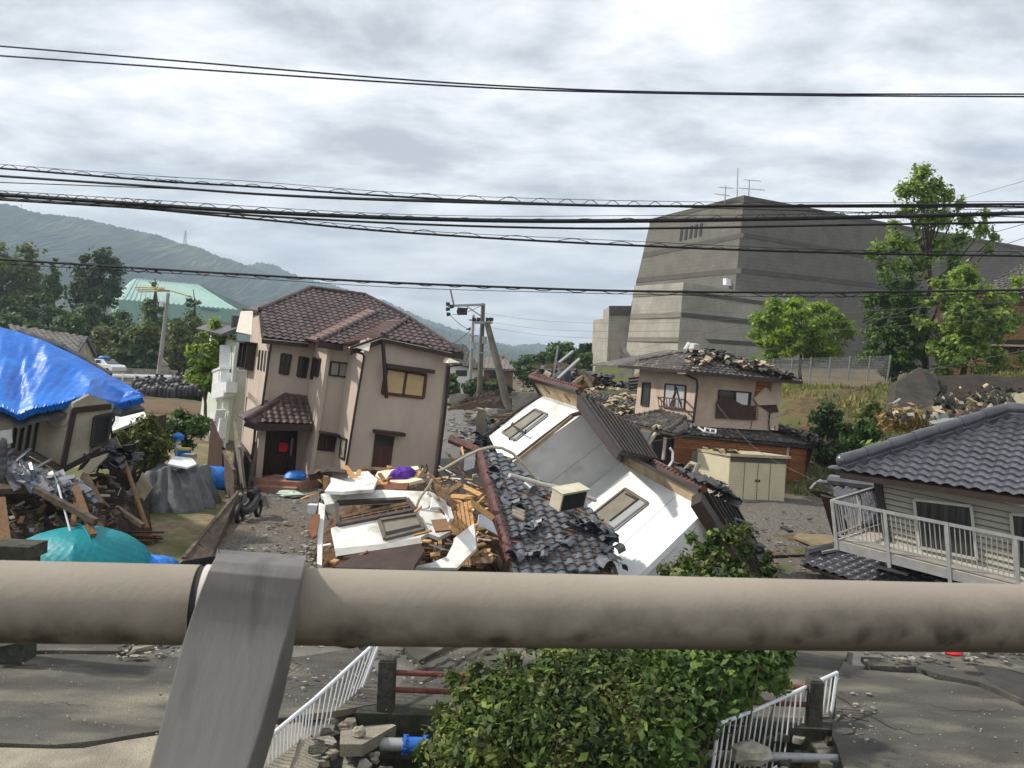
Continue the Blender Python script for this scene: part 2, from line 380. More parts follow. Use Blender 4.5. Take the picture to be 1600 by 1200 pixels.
build('ground',m,[gravel,soil,dirt,streetgrey,fargrass],kind='structure',smooth=True)
# broken asphalt slabs
def slab(name,px,z=0,t=.09,m_=asphalt,tilt=(0,0),jag=.02,**kw):
    pts=[G(x,y,z) for x,y in px]; q=[]
    c=sum(pts,V((0,0,0)))/len(pts)
    for i,p in enumerate(pts):
        n_=pts[(i+1)%len(pts)]; L_=(n_-p).length; k=max(1,int(L_/.22)); 
        for j in range(k):
            r_=p.lerp(n_,j/k); 
            if j: r_+=V((random.uniform(-1,1),random.uniform(-1,1),0))*jag
            q.append(r_)
    for r_ in q: r_.z+=tilt[0]*(r_.x-c.x)+tilt[1]*(r_.y-c.y)
    mm=MB(); mm.prism(q,(0,0,-t)); return build(name,mm,m_,kind='structure',**kw)
palec=mat('worn_pale_concrete',S(122,116,102),S(152,144,126),sc_=1.8,rough=.95,bump=.8,bsc=35,speck=.22,ss_=80,c3=S(104,100,90),s3=.8)
slab('road_slab',[(-400,1172),(0,1168),(50,1169),(85,1170),(130,1169),(160,1163),(200,1156),(245,1149),(330,1134),(418,1126),(470,1150),(440,1230),(380,1500),(-700,1600)],z=.03,m_=palec)
slab('road_slab',[(-700,1026),(0,1023),(80,1021),(180,1022),(215,1029),(240,1027),(275,1026),(330,1032),(470,1025),(560,1010),(592,1060),(600,1098),(520,1112),(440,1122),(330,1129),(245,1143),(200,1150),(160,1157),(85,1165),(50,1164),(0,1162),(-500,1166)],z=.02,tilt=(0,-.006))
slab('road_slab',[(-700,1018),(0,1017),(80,1015),(200,1016),(208,1008),(250,997),(330,990),(470,990),(560,1003),(600,985),(615,930),(-700,930)],z=.05,tilt=(0,.012))
slab('road_slab',[(1318,1030),(1338,1044),(1400,1049),(1436,1050),(1462,1060),(1500,1066),(1530,1072),(1560,1085),(1600,1103),(1850,1200),(1900,1600),(1330,1600),(1318,1200),(1300,1150),(1306,1100),(1308,1060)],z=.04,tilt=(0,-.01))
slab('road_slab',[(1345,1026),(1410,1030),(1500,1020),(1600,1012),(1900,1010),(1900,1190),(1604,1098),(1562,1078),(1530,1066),(1500,1060),(1462,1052),(1430,1041),(1405,1042),(1360,1040)],z=.06)
slab('road_slab',[(605,1100),(640,1048),(700,1015),(770,985),(1250,990),(1325,1012),(1322,1028),(1300,1060),(1296,1120),(1250,1122),(900,1110)],z=.01)
slab('road_slab',[(618,985),(760,975),(745,990),(700,1008),(655,1030),(640,1020),(625,1000)],z=.10,tilt=(.03,.02))
# dark patch of old tar on the right of the road
slab('tar_patch',[(1520,1037),(1560,1042),(1590,1050),(1640,1066),(1640,1110),(1600,1092),(1570,1078),(1540,1060)],z=.065,t=.004,m_=mat('old_tar',S(48,47,44),S(64,62,58),sc_=3,rough=.9),jag=.01)
# ================= hills =================
hillm=mat('wooded_hill',S(24,44,30),S(46,66,42),sc_=.012,rough=1,c3=S(86,92,62),s3=.0025,r3=(.56,.7),det=10)
def hill(name,ridge_px,d,depth,seed,amp=9,step=14):
    g=random.Random(seed); pts=[]; x0,x1=ridge_px[0][0],ridge_px[-1][0]
    x=x0
    while x<=x1:
        for (a,ya),(b,yb) in zip(ridge_px,ridge_px[1:]):
            if a<=x<=b: y=ya+(yb-ya)*(x-a)/(b-a); break
        pts.append(P(x,y,d)); x+=step*F/d/8*4 if False else 2.2
    n_=26; mm=MB(); W=len(pts)
    for j in range(n_+1):
        t=j/n_
        for i,p in enumerate(pts):
            tt=1-t; fold=math.sin(i*.045+3*t+seed)*.5+math.sin(i*.11+seed*2+5*t)*.3
            q=V((p.x*(1-.0*t),p.y-depth*t+fold*depth*.10*math.sin(math.pi*t),max(-3,p.z*tt**1.15-3*t)))
            k=amp*(1 if j else .55)*(1-t*.6); q+=V((g.uniform(-1,1)*k*.3,g.uniform(-1,1)*k,g.uniform(-.5,.8)*k)); mm.v.append(tuple(q))
    # back slope
    for i,p in enumerate(pts): mm.v.append((p.x,p.y+depth*.8,-3))
    for j in range(n_):
        for i in range(W-1): a=j*W+i; mm.f.append((a,a+1,a+W+1,a+W)); mm.m.append(0)
    b=(n_+1)*W
    for i in range(W-1): mm.f.append((i,i+1,b+i+1,b+i)); mm.m.append(0)
    return build(name,mm,hillm,kind='structure')
hill('hill',[(-500,330),(-250,300),(-80,306),(0,318),(20,321),(50,331),(85,337),(110,338),(140,344),(165,350),(200,358),(250,368),(285,381),(310,386),(335,398),(360,406),(385,415),(420,428),(455,438),(500,452),(560,474),(640,500),(720,524),(800,545),(900,563)],1600,900,1,amp=5)
hill('far_hill',[(300,420),(380,418),(400,411),(425,412),(440,420),(470,434),(520,446),(600,470),(660,497),(690,508),(725,518),(760,532),(800,541),(840,537),(870,545),(930,553),(1100,566),(1400,560)],2200,500,4,amp=8)
hill('distant_hill',[(700,545),(790,548),(838,538),(860,541),(900,548),(960,552),(1100,556),(1500,570),(2200,600)],2800,500,9,amp=7)
# lattice tower on the ridge
def pylon(x,yt,yb,d,label):
    a=P(x,yb,d); h=(yb-yt)/F*d; t=thing('transmission_tower',label,'pylon',a)
    mm=MB(); w_=h*.12
    for sx_ in (-1,1):
        for sy_ in (-1,1): mm.bar(a+V((sx_*w_,sy_*w_,-6)),a+V((sx_*w_*.12,sy_*w_*.12,h)),h*.022,h*.022)
    for k in range(5):
        t_=k/5; q=w_*(1-.88*t_); mm.bar(a+V((-q,-q,h*t_)),a+V((q*.85,-q*.85,h*(t_+.2))),h*.014,h*.014); mm.bar(a+V((q,-q,h*t_)),a+V((-q*.85,-q*.85,h*(t_+.2))),h*.014,h*.014)
    build('lattice',mm,galv,t); mm=MB()
    for k in (.62,.76,.9): mm.bar(a+V((-h*.16,0,h*k)),a+V((h*.16,0,h*k)),h*.018,h*.018)
    build('crossarm',mm,galv,t)
pylon(289,360,383,1590,'tall thin lattice pylon on the falling ridge of the wooded hill')
pylon(33,319,326,1590,'tiny lattice pylon at the top left of the wooded hill')
# ================= concrete hall =================
hallm=mat('dark_grey_block_wall',S(98,95,88),S(110,107,99),sc_=.6,rough=.9,bump=.3,bsc=2)
hallband=mat('darker_block_band',S(80,77,71),S(90,87,81),sc_=.8,rough=.9)
hallc=mat('pale_concrete_block',S(144,141,130),S(166,162,148),sc_=.5,rough=.9,c3=S(128,125,113),s3=.2,r3=(.5,.8))
hr,hd,hu=frame(27)
for _m in (hallm,hallc,hallband): # block coursing
    t_=_m.node_tree; n_=t_.nodes; p_=n_['Principled BSDF']; src=p_.inputs['Base Color'].links[0].from_socket
    tcx=n_.new('ShaderNodeTexCoord'); mpx=n_.new('ShaderNodeMapping'); mpx.inputs['Rotation'].default_value=(0,0,R(-27)); t_.links.new(tcx.outputs['Object'],mpx.inputs[0])
    sxx=n_.new('ShaderNodeSeparateXYZ'); t_.links.new(mpx.outputs[0],sxx.inputs[0]); ad=n_.new('ShaderNodeMath'); ad.operation='ADD'; t_.links.new(sxx.outputs[0],ad.inputs[0]); t_.links.new(sxx.outputs[1],ad.inputs[1])
    cb=n_.new('ShaderNodeCombineXYZ'); t_.links.new(ad.outputs[0],cb.inputs[0]); t_.links.new(sxx.outputs[2],cb.inputs[1])
    br=n_.new('ShaderNodeTexBrick'); t_.links.new(cb.outputs[0],br.inputs['Vector']); br.inputs['Scale'].default_value=1.0; br.inputs['Brick Width'].default_value=.9; br.inputs['Row Height'].default_value=.45 if _m is not hallc else 1.1; br.inputs['Mortar Size'].default_value=.025
    br.inputs['Color1'].default_value=(1,1,1,1); br.inputs['Color2'].default_value=(.93,.93,.93,1); br.inputs['Mortar'].default_value=(.72,.72,.72,1)
    mu=n_.new('ShaderNodeMix'); mu.data_type='RGBA'; mu.blend_type='MULTIPLY'; mu.inputs[0].default_value=.9; t_.links.new(src,mu.inputs[6]); t_.links.new(br.outputs[0],mu.inputs[7]); t_.links.new(mu.outputs[2],p_.inputs['Base Color'])
def battered(root,name,top,bot_px,d,right_px,left_px,m_,band=None,zb=2,back=30,thick=None):
    pass
hall=thing('concert_hall','huge dark grey windowless hall with sloping roofline and battered walls behind the trees','building',P(1160,560,95)-V((0,0,2)))
c0=P(1163,305,95)                       # top of the corner edge
plL=Pl(c0,-hr+V((0,0,.10))); plR=Pl(c0,-hd+V((0,0,.03)))
def edge(pa,pb,x,y): # point on intersection line of two planes nearest to a pixel row
    dr=pa.n.cross(pb.n).normalized(); p=c0; 
    # find parameter so that pixel y matches
    lo,hi=-80,80
    def py(t):
        q=p+dr*t-CAM; v=(-sr*q.x+cr*q.z)/q.y; return CY-v*F
    if dr.z>0: dr=-dr
    lo,hi=0,80
    for _ in range(60):
        mid=(lo+hi)/2
        if py(mid)<y: lo=mid
        else: hi=mid
    return p+dr*lo
cb_=edge(plL,plR,1157,590)
LT=plL.hit(1017,342); LB=plL.hit(960,590); RT1=plR.hit(1410,352); RT2=plR.hit(1640,392); RB=plR.hit(1640,620)
mm=MB(); bk=hd*45
top=[LT,c0,RT1,RT2]; bot=[LB,cb_,plR.hit(1410,610),RB]
mm.add(top+bot,[(0,1,5,4),(1,2,6,5),(2,3,7,6)])
tb=[LT+hr*.1,LT+hr*30-V((0,0,5)),RT1+hd*30-V((0,0,6)),RT2+hd*30-V((0,0,5))]
mm.add(top+tb,[(0,1,5,4),(1,2,6,5),(2,3,7,6)])
mm.add([tb[0],tb[1],tb[2],tb[3],LB,LB+hr*30,RB+hd*30,RT2,RB],[(0,1,5,4),(1,2,3,6,5),(7,3,6,8)])
build('wall',mm,hallm,hall)
def band(pl,pxs,name='wall_band',m_=hallband,off=.05):
    q=[pl.hit(x,y) for x,y in pxs]; b=MB(); b.prism(q,pl.n*off); build(name,b,m_,hall)
band(plL,[(1006,395),(1162,364),(1162,371),(1005,403)]); band(plR,[(1164,364),(1400,404),(1400,411),(1164,371)])
band(plL,[(996,434),(1158,419),(1158,427),(994,442)]); band(plR,[(1160,419),(1420,448),(1420,456),(1160,427)])
band(plL,[(1017,342),(1163,305),(1163,312),(1015,349)],name='parapet_band'); band(plR,[(1164,305.5),(1410,352.5),(1640,392.5),(1640,398),(1410,359),(1164,312)],name='parapet_band')
for k in range(5):
    x=1064+k*7.6; y=357-k*1.9
    b=MB(); q=[plL.hit(*p) for p in ((x,y),(x+4,y-1),(x+1.5,y+19),(x-2,y+20))]; b.prism(q,plL.n*.06); build('slit_window',b,black,hall)
b=MB(); q=[plL.hit(1138,437),plL.hit(1143,437),plL.hit(1143,447),plL.hit(1138,447)]; b.prism(q,plL.n*.8); build('wall_lamp',b,metalw,hall)
# pale lower block
d2=84; c2=P(1068,441,d2); p2L=Pl(c2,-hr+V((0,0,.10))); p2R=Pl(c2,-hd+V((0,0,.02)))
mm=MB(); q=[p2L.hit(991,447),c2,p2R.hit(1262,473),p2R.hit(1262,600),p2R.hit(1054,600),p2L.hit(972,600)]
cbx=(q[4]+p2L.hit(1054,600))/2; q[4]=cbx
mm.add(q+[q[0]+hr*14,q[5]+hr*14,q[2]+hr*3,q[3]+hr*3],[(0,1,4,5),(1,2,3,4),(0,1,2,8,6),(0,6,7,5),(6,8,9,7)])
build('lower_block',mm,hallc,hall)
for (ya,yb) in ((453,459),(488,496),(527,534),(558,563)):
    t_=(ya-441)/160
    lx=991-16*t_*1.1; cx_=1068-12*t_
    sl_=(447-441)/77*(1-t_*1.3)
    b=MB(); b.prism([p2L.hit(lx,ya+6*(1-t_*2)),p2L.hit(cx_,ya),p2L.hit(cx_-.4,yb),p2L.hit(lx-.6,yb+6*(1-t_*2))],p2L.n*.07); build('wall_band',b,hallband if False else mat('grey_band',S(112,109,99),S(124,120,110),sc_=1,rough=.9),hall)
    b=MB(); b.prism([p2R.hit(cx_+.3,ya),p2R.hit(1262,ya+30-t_*34),p2R.hit(1262,yb+30-t_*34),p2R.hit(cx_,yb)],p2R.n*.07); build('wall_band',b,hallband,hall)
# curved stair tower and small box left of it
mm=MB(); n_=14; cc=P(1012,500,98)+V((0,2,0)); r_=P(1010,500,90)-P(929,500,90); rr=r_.length*1.0
ring=[]; 
for k in range(n_):
    a=R(165)+R(110)*k/(n_-1); ring.append(cc+V((rr*math.cos(a)*1.1,rr*math.sin(a)*1.4,0)))
zt=P(940,495,92).z; mm.prism([V((p.x,p.y,0)) for p in ring]+[V((cc.x+rr,cc.y+6,0)),V((cc.x-rr*.9,cc.y+6,0))],V((0,0,zt))); build('curved_wall',mm,hallc,hall,smooth=True)
mm=MB(); a=P(952,479,92); b_=P(1000,479,92); mm.prism([V((a.x,a.y,0)),V((b_.x,b_.y,0)),V((b_.x,b_.y+6,0)),V((a.x,a.y+6,0))],V((0,0,a.z))); build('stair_block',mm,hallc,hall)
mm=MB(); a=P(952,478,91.9); b_=P(1000,478,91.9); mm.bar(a-V((0,0,.5)),b_-V((0,0,.5)),.3,1.0); build('parapet_band',mm,hallband,hall)
# wing wall
mm=MB(); mm.prism([P(969,543,70),P(986,566,70),P(982,592,70),P(966,575,70)],V((.5,.6,0))); build('leaning_wall_slab',mm,concrete,None,'tall thin leaning concrete slab left of the damaged tiled roof','wall')
# aerials on the roof
def aerial(x,yt,yb,arms,label,d=97):
    base=P(x,yb,d); t=thing('roof_aerial',label,'antenna',base,'aerials on the hall roof'); mm=MB(); mm.tube(base-V((0,0,1)),P(x+1,yt,d),.07,.05,6); build('mast',mm,galv,t)
    if arms:
        mm=MB()
        for (xa,ya,xb,yb2) in arms:
            a,b=P(xa,ya,d),P(xb,yb2,d); mm.bar(a,b,.07,.07)
            for k in range(6): c=a.lerp(b,(k+.5)/6); mm.bar(c-V((0,.9,.25)),c+V((0,.9,.25)),.05,.05); 
        build('aerial_boom',mm,galv,t)
aerial(1133,290,308,[(1124,293,1145,294),(1117,303,1140,306)],'low two-armed aerial left of the tall mast on the hall roof')
aerial(1152,262,306,None,'tall bare mast on the hall roof peak')
aerial(1170,281,305,[(1163,281,1188,283),(1155,294,1195,297)],'wide yagi aerial right of the tall mast on the hall roof')
# ================= turquoise gym =================
teal=mat('pale_turquoise_metal',S(140,170,160),S(152,182,172),sc_=.15,rough=.5)
teal2=mat('turquoise_cladding',S(120,156,146),S(132,166,156),sc_=.15,rough=.6)
gym=thing('sports_hall','large sports hall with pale turquoise hipped metal roof behind the trees','building',P(280,520,230))
d=235
A=P(208,436,d+25); B=P(312,446,d+35); C=P(372,479,d); D=P(184,460,d); E=P(172,467,d-4)
def g0(p,z=1): return V((p.x,p.y,z))
mm=MB(); FL=P(186,468,d-12); FR=P(372,484,d-12); LB_=P(175,466,d+30)
mm.add([A,B,FR,FL,LB_],[(0,1,2,3),(0,3,4)]); bb=B+V((0,50,-12)); mm.add([A,B,FR,bb,LB_+V((30,60,0))],[(1,2,3),(0,1,3,4)])
# standing seams
for k in range(1,24):
    t_=k/24; mm.bar(A.lerp(B,t_)+V((0,-.1,.15)),FL.lerp(FR,t_)+V((0,-.1,.15)),.35,.25)
build('roof',mm,teal,gym)
mm=MB(); mm.add([FL,FR,g0(FR,0),g0(FL,0),LB_,g0(LB_,0),bb,g0(bb,0)],[(0,1,2,3),(0,3,5,4),(1,6,7,2)])
build('wall',mm,teal2,gym)
pg=Pl(FL,(0,-1,0)); 
b=MB(); q=[pg.hit(*p) for p in ((315,480),(342,483),(342,486),(315,483))]; b.prism(q,V((0,-.4,0))); build('window',b,mat('dim_glass',S(92,120,124),S(104,130,134)),gym)
b=MB(); q=[pg.hit(*p) for p in ((313,501),(372,505),(372,512),(313,512))]; b.prism([p+V((0,-.3,0)) for p in q],V((0,-.4,0))); build('plinth',b,mat('tan_wall',S(128,118,96),S(140,130,108)),gym)
mm=MB(); q=[P(312,514,190),P(345,516,190),P(350,528,180),P(312,526,180)]; mm.prism(q,(0,0,-.5)); t=thing('low_shed','low pale green shed roof below the turquoise hall','shed',P(330,540,188)); build('roof',mm,teal,t)
mm=MB(); a,b_=q[3],q[2]; mm.prism([a+V((0,.5,-.5)),b_+V((0,.5,-.5)),g0(b_,0)+V((0,.5,0)),g0(a,0)+V((0,.5,0))],(0,6,0)); build('wall',mm,teal2,t)
# ================= pink two-storey house =================
z1=zz(360,440,7.273); z2=zz(500,460,6.667); z3=zz(300,420,3.333); z4=zz(360,580,6)
hr,hd,hu=frame(30,6)
ph=thing('leaning_house','two-storey pinkish beige house leaning right with brown glazed tile roof','house',G(560,770,0)+V((0,2,0)))
anc=G(683,742,.5)
p1=Pl(anc,-hd)                                     # big front wall
e1t=p1.hit(569,548); e1b=p1.hit(541,728)
W1=[p1.hit(576,530),p1.hit(712,553),p1.hit(681,752),p1.hit(538,752)]
s1=Pl(p1.hit(555,640),-hr)                         # strip left of it
q2=s1.hit(546,545); p2=Pl(q2,-hd)
s2=Pl(p2.hit(497,640),-hr)
q3=s2.hit(490,545); p3=Pl(q3,-hd)
s3=Pl(p3.hit(413,620),-hr)
def vcut(pl,px,yt,yb): return pl.hit(*px(yt)),pl.hit(*px(yb))
def lx(a,b): return lambda y:(a[0]+(b[0]-a[0])*(y-a[1])/(b[1]-a[1]),y)
L1=lx((569,548),(541,728)); L2o=lx((546,545),(520,720)); L2=lx((513,540),(484,738)); L3o=lx((490,541),(478,640)); L3=lx((425,528),(392,740)); L4=lx((394,500),(372,740))
m=MB()
def strip(pl,la,lb,ya,yb,ya2=None,yb2=None):
    q=[pl.hit(*la(ya)),pl.hit(*lb(ya2 or ya)),pl.hit(*lb(yb2 or yb)),pl.hit(*la(yb))]; m.prism(q,-pl.n*.14)
R1=lx((703,575),(681,752))
m.prism([p1.hit(576,528),p1.hit(705,547),p1.hit(703,575),p1.hit(681,756),p1.hit(536,760)],-p1.n*.14)
strip(s1,L2o,L1,536,760,530,760)
strip(p2,L2,L2o,530,765,534,762)
strip(s2,L3o,L2,528,765,528,765)
strip(p3,L3,L3o,520,700,526,700)
# left side wall with overhang below the first floor
m.prism([s3.hit(*p) for p in ((395,497),(412,489),(425,528),(413,625),(407,640),(383,617),(389,545))],-s3.n*.14)
m.prism([s3.hit(*p) for p in ((388,612),(409,630),(392,752),(372,740))],-s3.n*.14)
# porch walls, recess
strip(p3,lx((400,640),(392,740)),L3o,690,755)
s4=Pl(p3.hit(455,700),hr); 
wr=MB()
# hidden walls, for other viewpoints
br_=p1.hit(705,547); bb_=p1.hit(681,756); m.prism([br_,br_+hd*8,bb_+hd*8,bb_],-hr*.14)
bl_=s3.hit(395,497); m.prism([br_+hd*8,bl_,s3.hit(372,740),bb_+hd*8],-hd*.14)
build('wall',m,pink,ph)
# roofs
pitch=R(26); up=hd*math.cos(pitch)+hu*math.sin(pitch)
def rplane(p,u=None):
    u=u or up; return Pl(p,hr.cross(u))
RT=pinktile
def roof(pl,px,e,name='roof',pu=.28,pv=.27,mt=None,sheet=True,th=.08,**k):
    pts=[pl.hit(*p) for p in px]; mm=MB(); 
    if sheet: mm.prism(pts,-pl.n*th)
    tiles(mm,pts,e,pu,pv,**k); return build(name,mm,mt or RT,ph)
e_main=p3.hit(411,527)-hd*.55; rm=rplane(e_main)
roof(rm,[(411,527),(408,483),(486,452),(569,463),(641,500),(575,494),(482,534)],hr,amp=.05,step=.035)
# left slope and verge
upl=hr*math.cos(pitch)+hu*math.sin(pitch); rl=Pl(rm.hit(486,452),hd.cross(upl))
mm=MB(); mm.prism([rm.hit(486,451),rm.hit(404,485),rm.hit(404,485)-hr*.35+hd*1.2-hu*.05,rm.hit(486,451)+hd*.8-hu*.1],-hu*.08); build('roof',mm,RT,ph)
# back slopes
mm=MB(); A_=rm.hit(486,452); B_=rm.hit(569,463); C_=rm.hit(641,500)
mm.prism([A_,B_,B_+hd*5-hu*2.4,A_+hd*5-hu*2.4],-hu*.08); mm.prism([B_,C_,C_+hd*4-hu*.6+hr*2,B_+hd*5-hu*2.4],-hu*.08); build('roof',mm,RT,ph)
# middle hip: brown flank + front tiles
e_mid=p2.hit(515,536)-hd*.5; r2_=rplane(e_mid)
roof(r2_,[(498,534),(536,539),(603,504),(640,499),(591,488)],hr,amp=.05,step=.035)
flank=mat('long_brown_tile',S(104,80,74),S(122,96,88),sc_=2,rough=.5)
def flankroof(pts,nrm):
    mm=MB(); mm.prism(pts,-nrm*.06); a,b,c,d_=pts # a-b lower(eave), d-c upper ; courses
    for k in range(11):
        t_=k/11; mm.bar(a.lerp(b,t_)+nrm*.02,d_.lerp(c,t_)+nrm*.02,.035,.03,nrm)
    return build('roof_flank',mm,flank,ph)
nf=(hu-hr*.5).normalized()
flankroof([rm.hit(479,529,.02),rm.hit(574,482,.02),r2_.hit(591,487,.02),r2_.hit(498,533,.02)],nf)
# front wing roof
e_fr=p1.hit(640,540)-hd*.5; r1_=rplane(e_fr)
roof(r1_,[(598,526),(697,549),(707,550),(722,553),(640,499)],hr,amp=.05,step=.035)
flankroof([r2_.hit(534,537,.02),r2_.hit(604,500,.02),r1_.hit(637,499,.02),r1_.hit(597,525,.02)],nf)
# eave of the wing's flank + fascia boards
fas=MB()
def fascia(pa,pb,h=.2,t=.05): fas.bar(pa-hu*.1,pb-hu*.1,t,h,hu)
fascia(rm.hit(410,528),rm.hit(482,535)); fascia(rm.hit(407,483),rm.hit(411,528),.1); fascia(r2_.hit(497,534),r2_.hit(537,540)); 
fascia(r1_.hit(549,543),r1_.hit(598,526),.28); fascia(r1_.hit(598,526),r1_.hit(705,550)); fascia(r1_.hit(705,550),r1_.hit(724,553),.24); fascia(r2_.hit(537,540),r1_.hit(550,543))
fascia(r1_.hit(724,553),r1_.hit(724,553)+hd*7-hr*.1,.24); fascia(rm.hit(404,485),rm.hit(404,485)-hr*.35+hd*1.2)
build('fascia',fas,brown,ph)
rt=MB()
for a,b in ((rm.hit(485,450),rm.hit(405,484)),(rm.hit(485,450),rm.hit(569,461)),(rm.hit(569,461),rm.hit(641,498)),(r2_.hit(498,533),r2_.hit(592,487)),(r1_.hit(598,524),r1_.hit(638,497)),(r1_.hit(638,497),r1_.hit(722,552))):
    ridge(rt,a+hu*.03,b+hu*.03,.085,.3)
build('ridge_tiles',rt,RT,ph,smooth=True)
sf=MB(); sf.poly([rm.hit(384,487)+hd*.9,rm.hit(400,486)+hd*.5,rm.hit(396,524)+hd*.3,rm.hit(376,520)+hd*.8]); sf.prism([r1_.hit(556,543)+hd*.05,r1_.hit(580,536)+hd*.05,r1_.hit(577,549)+hd*.05],hd*.4); sf.prism([r1_.hit(706,560)+hd*.2,r1_.hit(722,567)+hd*.2,r1_.hit(703,568)+hd*.2],hd*.4)
build('soffit',sf,mat('cream_soffit',S(196,188,172),S(206,198,184)),ph); sf=MB(); sf.prism([r1_.hit(552,544),r1_.hit(598,528),r1_.hit(706,551),r1_.hit(706,551)+hd*.5,r1_.hit(598,528)+hd*.5,r1_.hit(552,544)+hd*.5],-hu*.02)
sf.prism([rm.hit(411,529),rm.hit(482,536),rm.hit(482,536)+hd*.55,rm.hit(411,529)+hd*.55],-hu*.02)
build('soffit',sf,mat('cream_soffit',S(196,188,172),S(206,198,184)),ph)
# windows
for px in (((440,552.5),(455,555),(450,585),(436.5,583)),((468,557),(482,560),(477,590),(464,587.5))): window(ph,p3,px,brown,glass,mull=1)
for px in (((491,559),(494,560),(489,592),(486.5,591)),((497,561),(502,561.5),(497.5,588),(493,587.5))): window(ph,s2,px,brown,glass,mull=0)
window(ph,p2,((517,565),(544,568),(541,589),(514.5,586)),brown,curtain,mull=1)
window(ph,p2,((499.5,678),(526,681),(522,704.5),(496.5,702)),brown,mat('slatted_glass',S(50,42,36),S(70,58,48),sc_=1,stretch=(20,20,.3)),mull=4)
window(ph,s1,((534.5,684),(543,687),(539,717.5),(531.5,714)),brown,curtain,mull=0)
for k in range(4):
    x=405+k*4.6; b=MB(); b.prism([s3.hit(*p) for p in ((x,547+k*.4),(x+2.6,547+k*.6),(x-.6,579+k*1.2),(x-3,577+k*1.2))],s3.n*.015); build('slit_window',b,glass,ph)
bw=window(ph,s3,((388,537),(401,537),(396,578),(383,575)),brown,curtain,mull=1,out=.35,name='bay_window')
b=MB(); b.prism([s3.hit(*p) for p in ((387,535),(403,536),(403,538),(386,537))],s3.n*.5); build('bay_roof',b,brown,bw)
yel=mat('yellowed_curtain',S(178,152,106),S(196,170,122),sc_=1.5,rough=.35,spec=.6)
wd=window(ph,p1,((604,575),(665,586),(661,621.5),(597,614)),mat('timber_brown_frame',S(74,50,38),S(88,62,46)),yel,fw=.11,mull=1)
b=MB(); b.prism([p1.hit(*p) for p in ((600,567),(674,577),(673,583),(600,574))],p1.n*.35); build('window_hood',b,brown,wd)
dr=MB(); dr.prism([p1.hit(*p) for p in ((586,678),(616,682),(608,742),(579,740))],p1.n*.04); do=build('side_door',dr,mat('red_brown_door',S(66,40,30),S(82,52,40),sc_=2,rough=.5,stretch=(6,6,.5)),ph)
b=MB(); b.prism([p1.hit(*p) for p in ((583,670),(628,675),(627,680),(582,675))],p1.n*.4); build('door_hood',b,brown,do)
b=MB(); b.prism([p1.hit(*p) for p in ((587,681),(615,684.5),(613,698),(585,695))],p1.n*.05); build('transom_pane',b,glass,do)
b=MB(); b.prism([p2.hit(*p) for p in ((497,672),(536,679),(536,683),(497,675))],p2.n*.45); b.prism([p2.hit(525,678),p2.hit(545,685),p2.hit(544,688),p2.hit(525,682)],p2.n*.5); build('window_hood',b,brown,ph)
# downpipes
dp=MB(); dp.path(pxpath(p1,[(546,545),(567,553),(569,558),(555,640),(541,728),(539,748)],.08),.045); build('downpipe',dp,brown,ph)
dp=MB(); dp.path(pxpath(s3,[(425,530),(420,560),(410,632),(404,636)],.08),.045); build('downpipe',dp,brown,ph)
dp=MB(); dp.path(pxpath(p1,[(722,569),(702,573),(696,640),(683,748)],.08),.05); build('downpipe',dp,brown,ph)
dp=MB(); dp.path(pxpath(s3,[(399,665),(397,690),(388,756)],.3),.045); build('downpipe',dp,brown,ph)
dp=MB(); a=p1.hit(598,530,.35); b_=p1.hit(604,622,.3); dp.path([a,a.lerp(b_,.5),b_],.075,6); build('hanging_downpipe',dp,brown,ph,label='loose downpipe hanging across the upstairs window')
# porch
pr=thing('x','x','x',(0,0,0)); bpy.data.objects.remove(pr)
fpl=Pl(p3.hit(440,700)-hd*1.5,-hd); fe=fpl.hit(440,662); _a,_b,_c=fpl.hit(400,660),fpl.hit(486,662),p3.hit(465,619); pr=Pl(_a,(_b-_a).cross(_c-_a))
pts=[pr.hit(*p) for p in ((400,660),(486,661),(480,623),(450,618),(445,619))]
mm=MB(); mm.prism(pts,-pr.n*.07); tiles(mm,pts,hr,.25,.25,amp=.05,step=.03); por=build('porch_roof',mm,RT,ph)
mm=MB(); 
a,b_,c_=pr.hit(447,618),pr.hit(382,655),pr.hit(400,661); mm.prism([a,b_,c_],-hu*.05); mm.prism([a,b_,b_+hd*1.2,a+hd*.3],-hu*.05); build('porch_flank',mm,RT,por)
mm=MB(); ridge(mm,pr.hit(447,617),pr.hit(384,656),.1,.28); ridge(mm,pr.hit(448,617),pr.hit(482,622),.08,.28); build('ridge_tiles',mm,RT,por,smooth=True)
mm=MB(); mm.bar(pr.hit(398,663)-hu*.1,pr.hit(486,664)-hu*.1,.08,.24,hu); mm.bar(pr.hit(383,658)-hu*.08,pr.hit(398,663)-hu*.08,.08,.2,hu); mm.bar(pr.hit(486,664)-hu*.1,pr.hit(486,664)-hu*.1+hd*1.3,.08,.24,hu); build('fascia',mm,brown,por)
mm=MB(); mm.prism([pr.hit(400,664)-hu*.02,pr.hit(486,665)-hu*.02,pr.hit(486,665)+hd*1.4,pr.hit(400,664)+hd*1.4],-hu*.03); build('porch_ceiling',mm,brown,por)
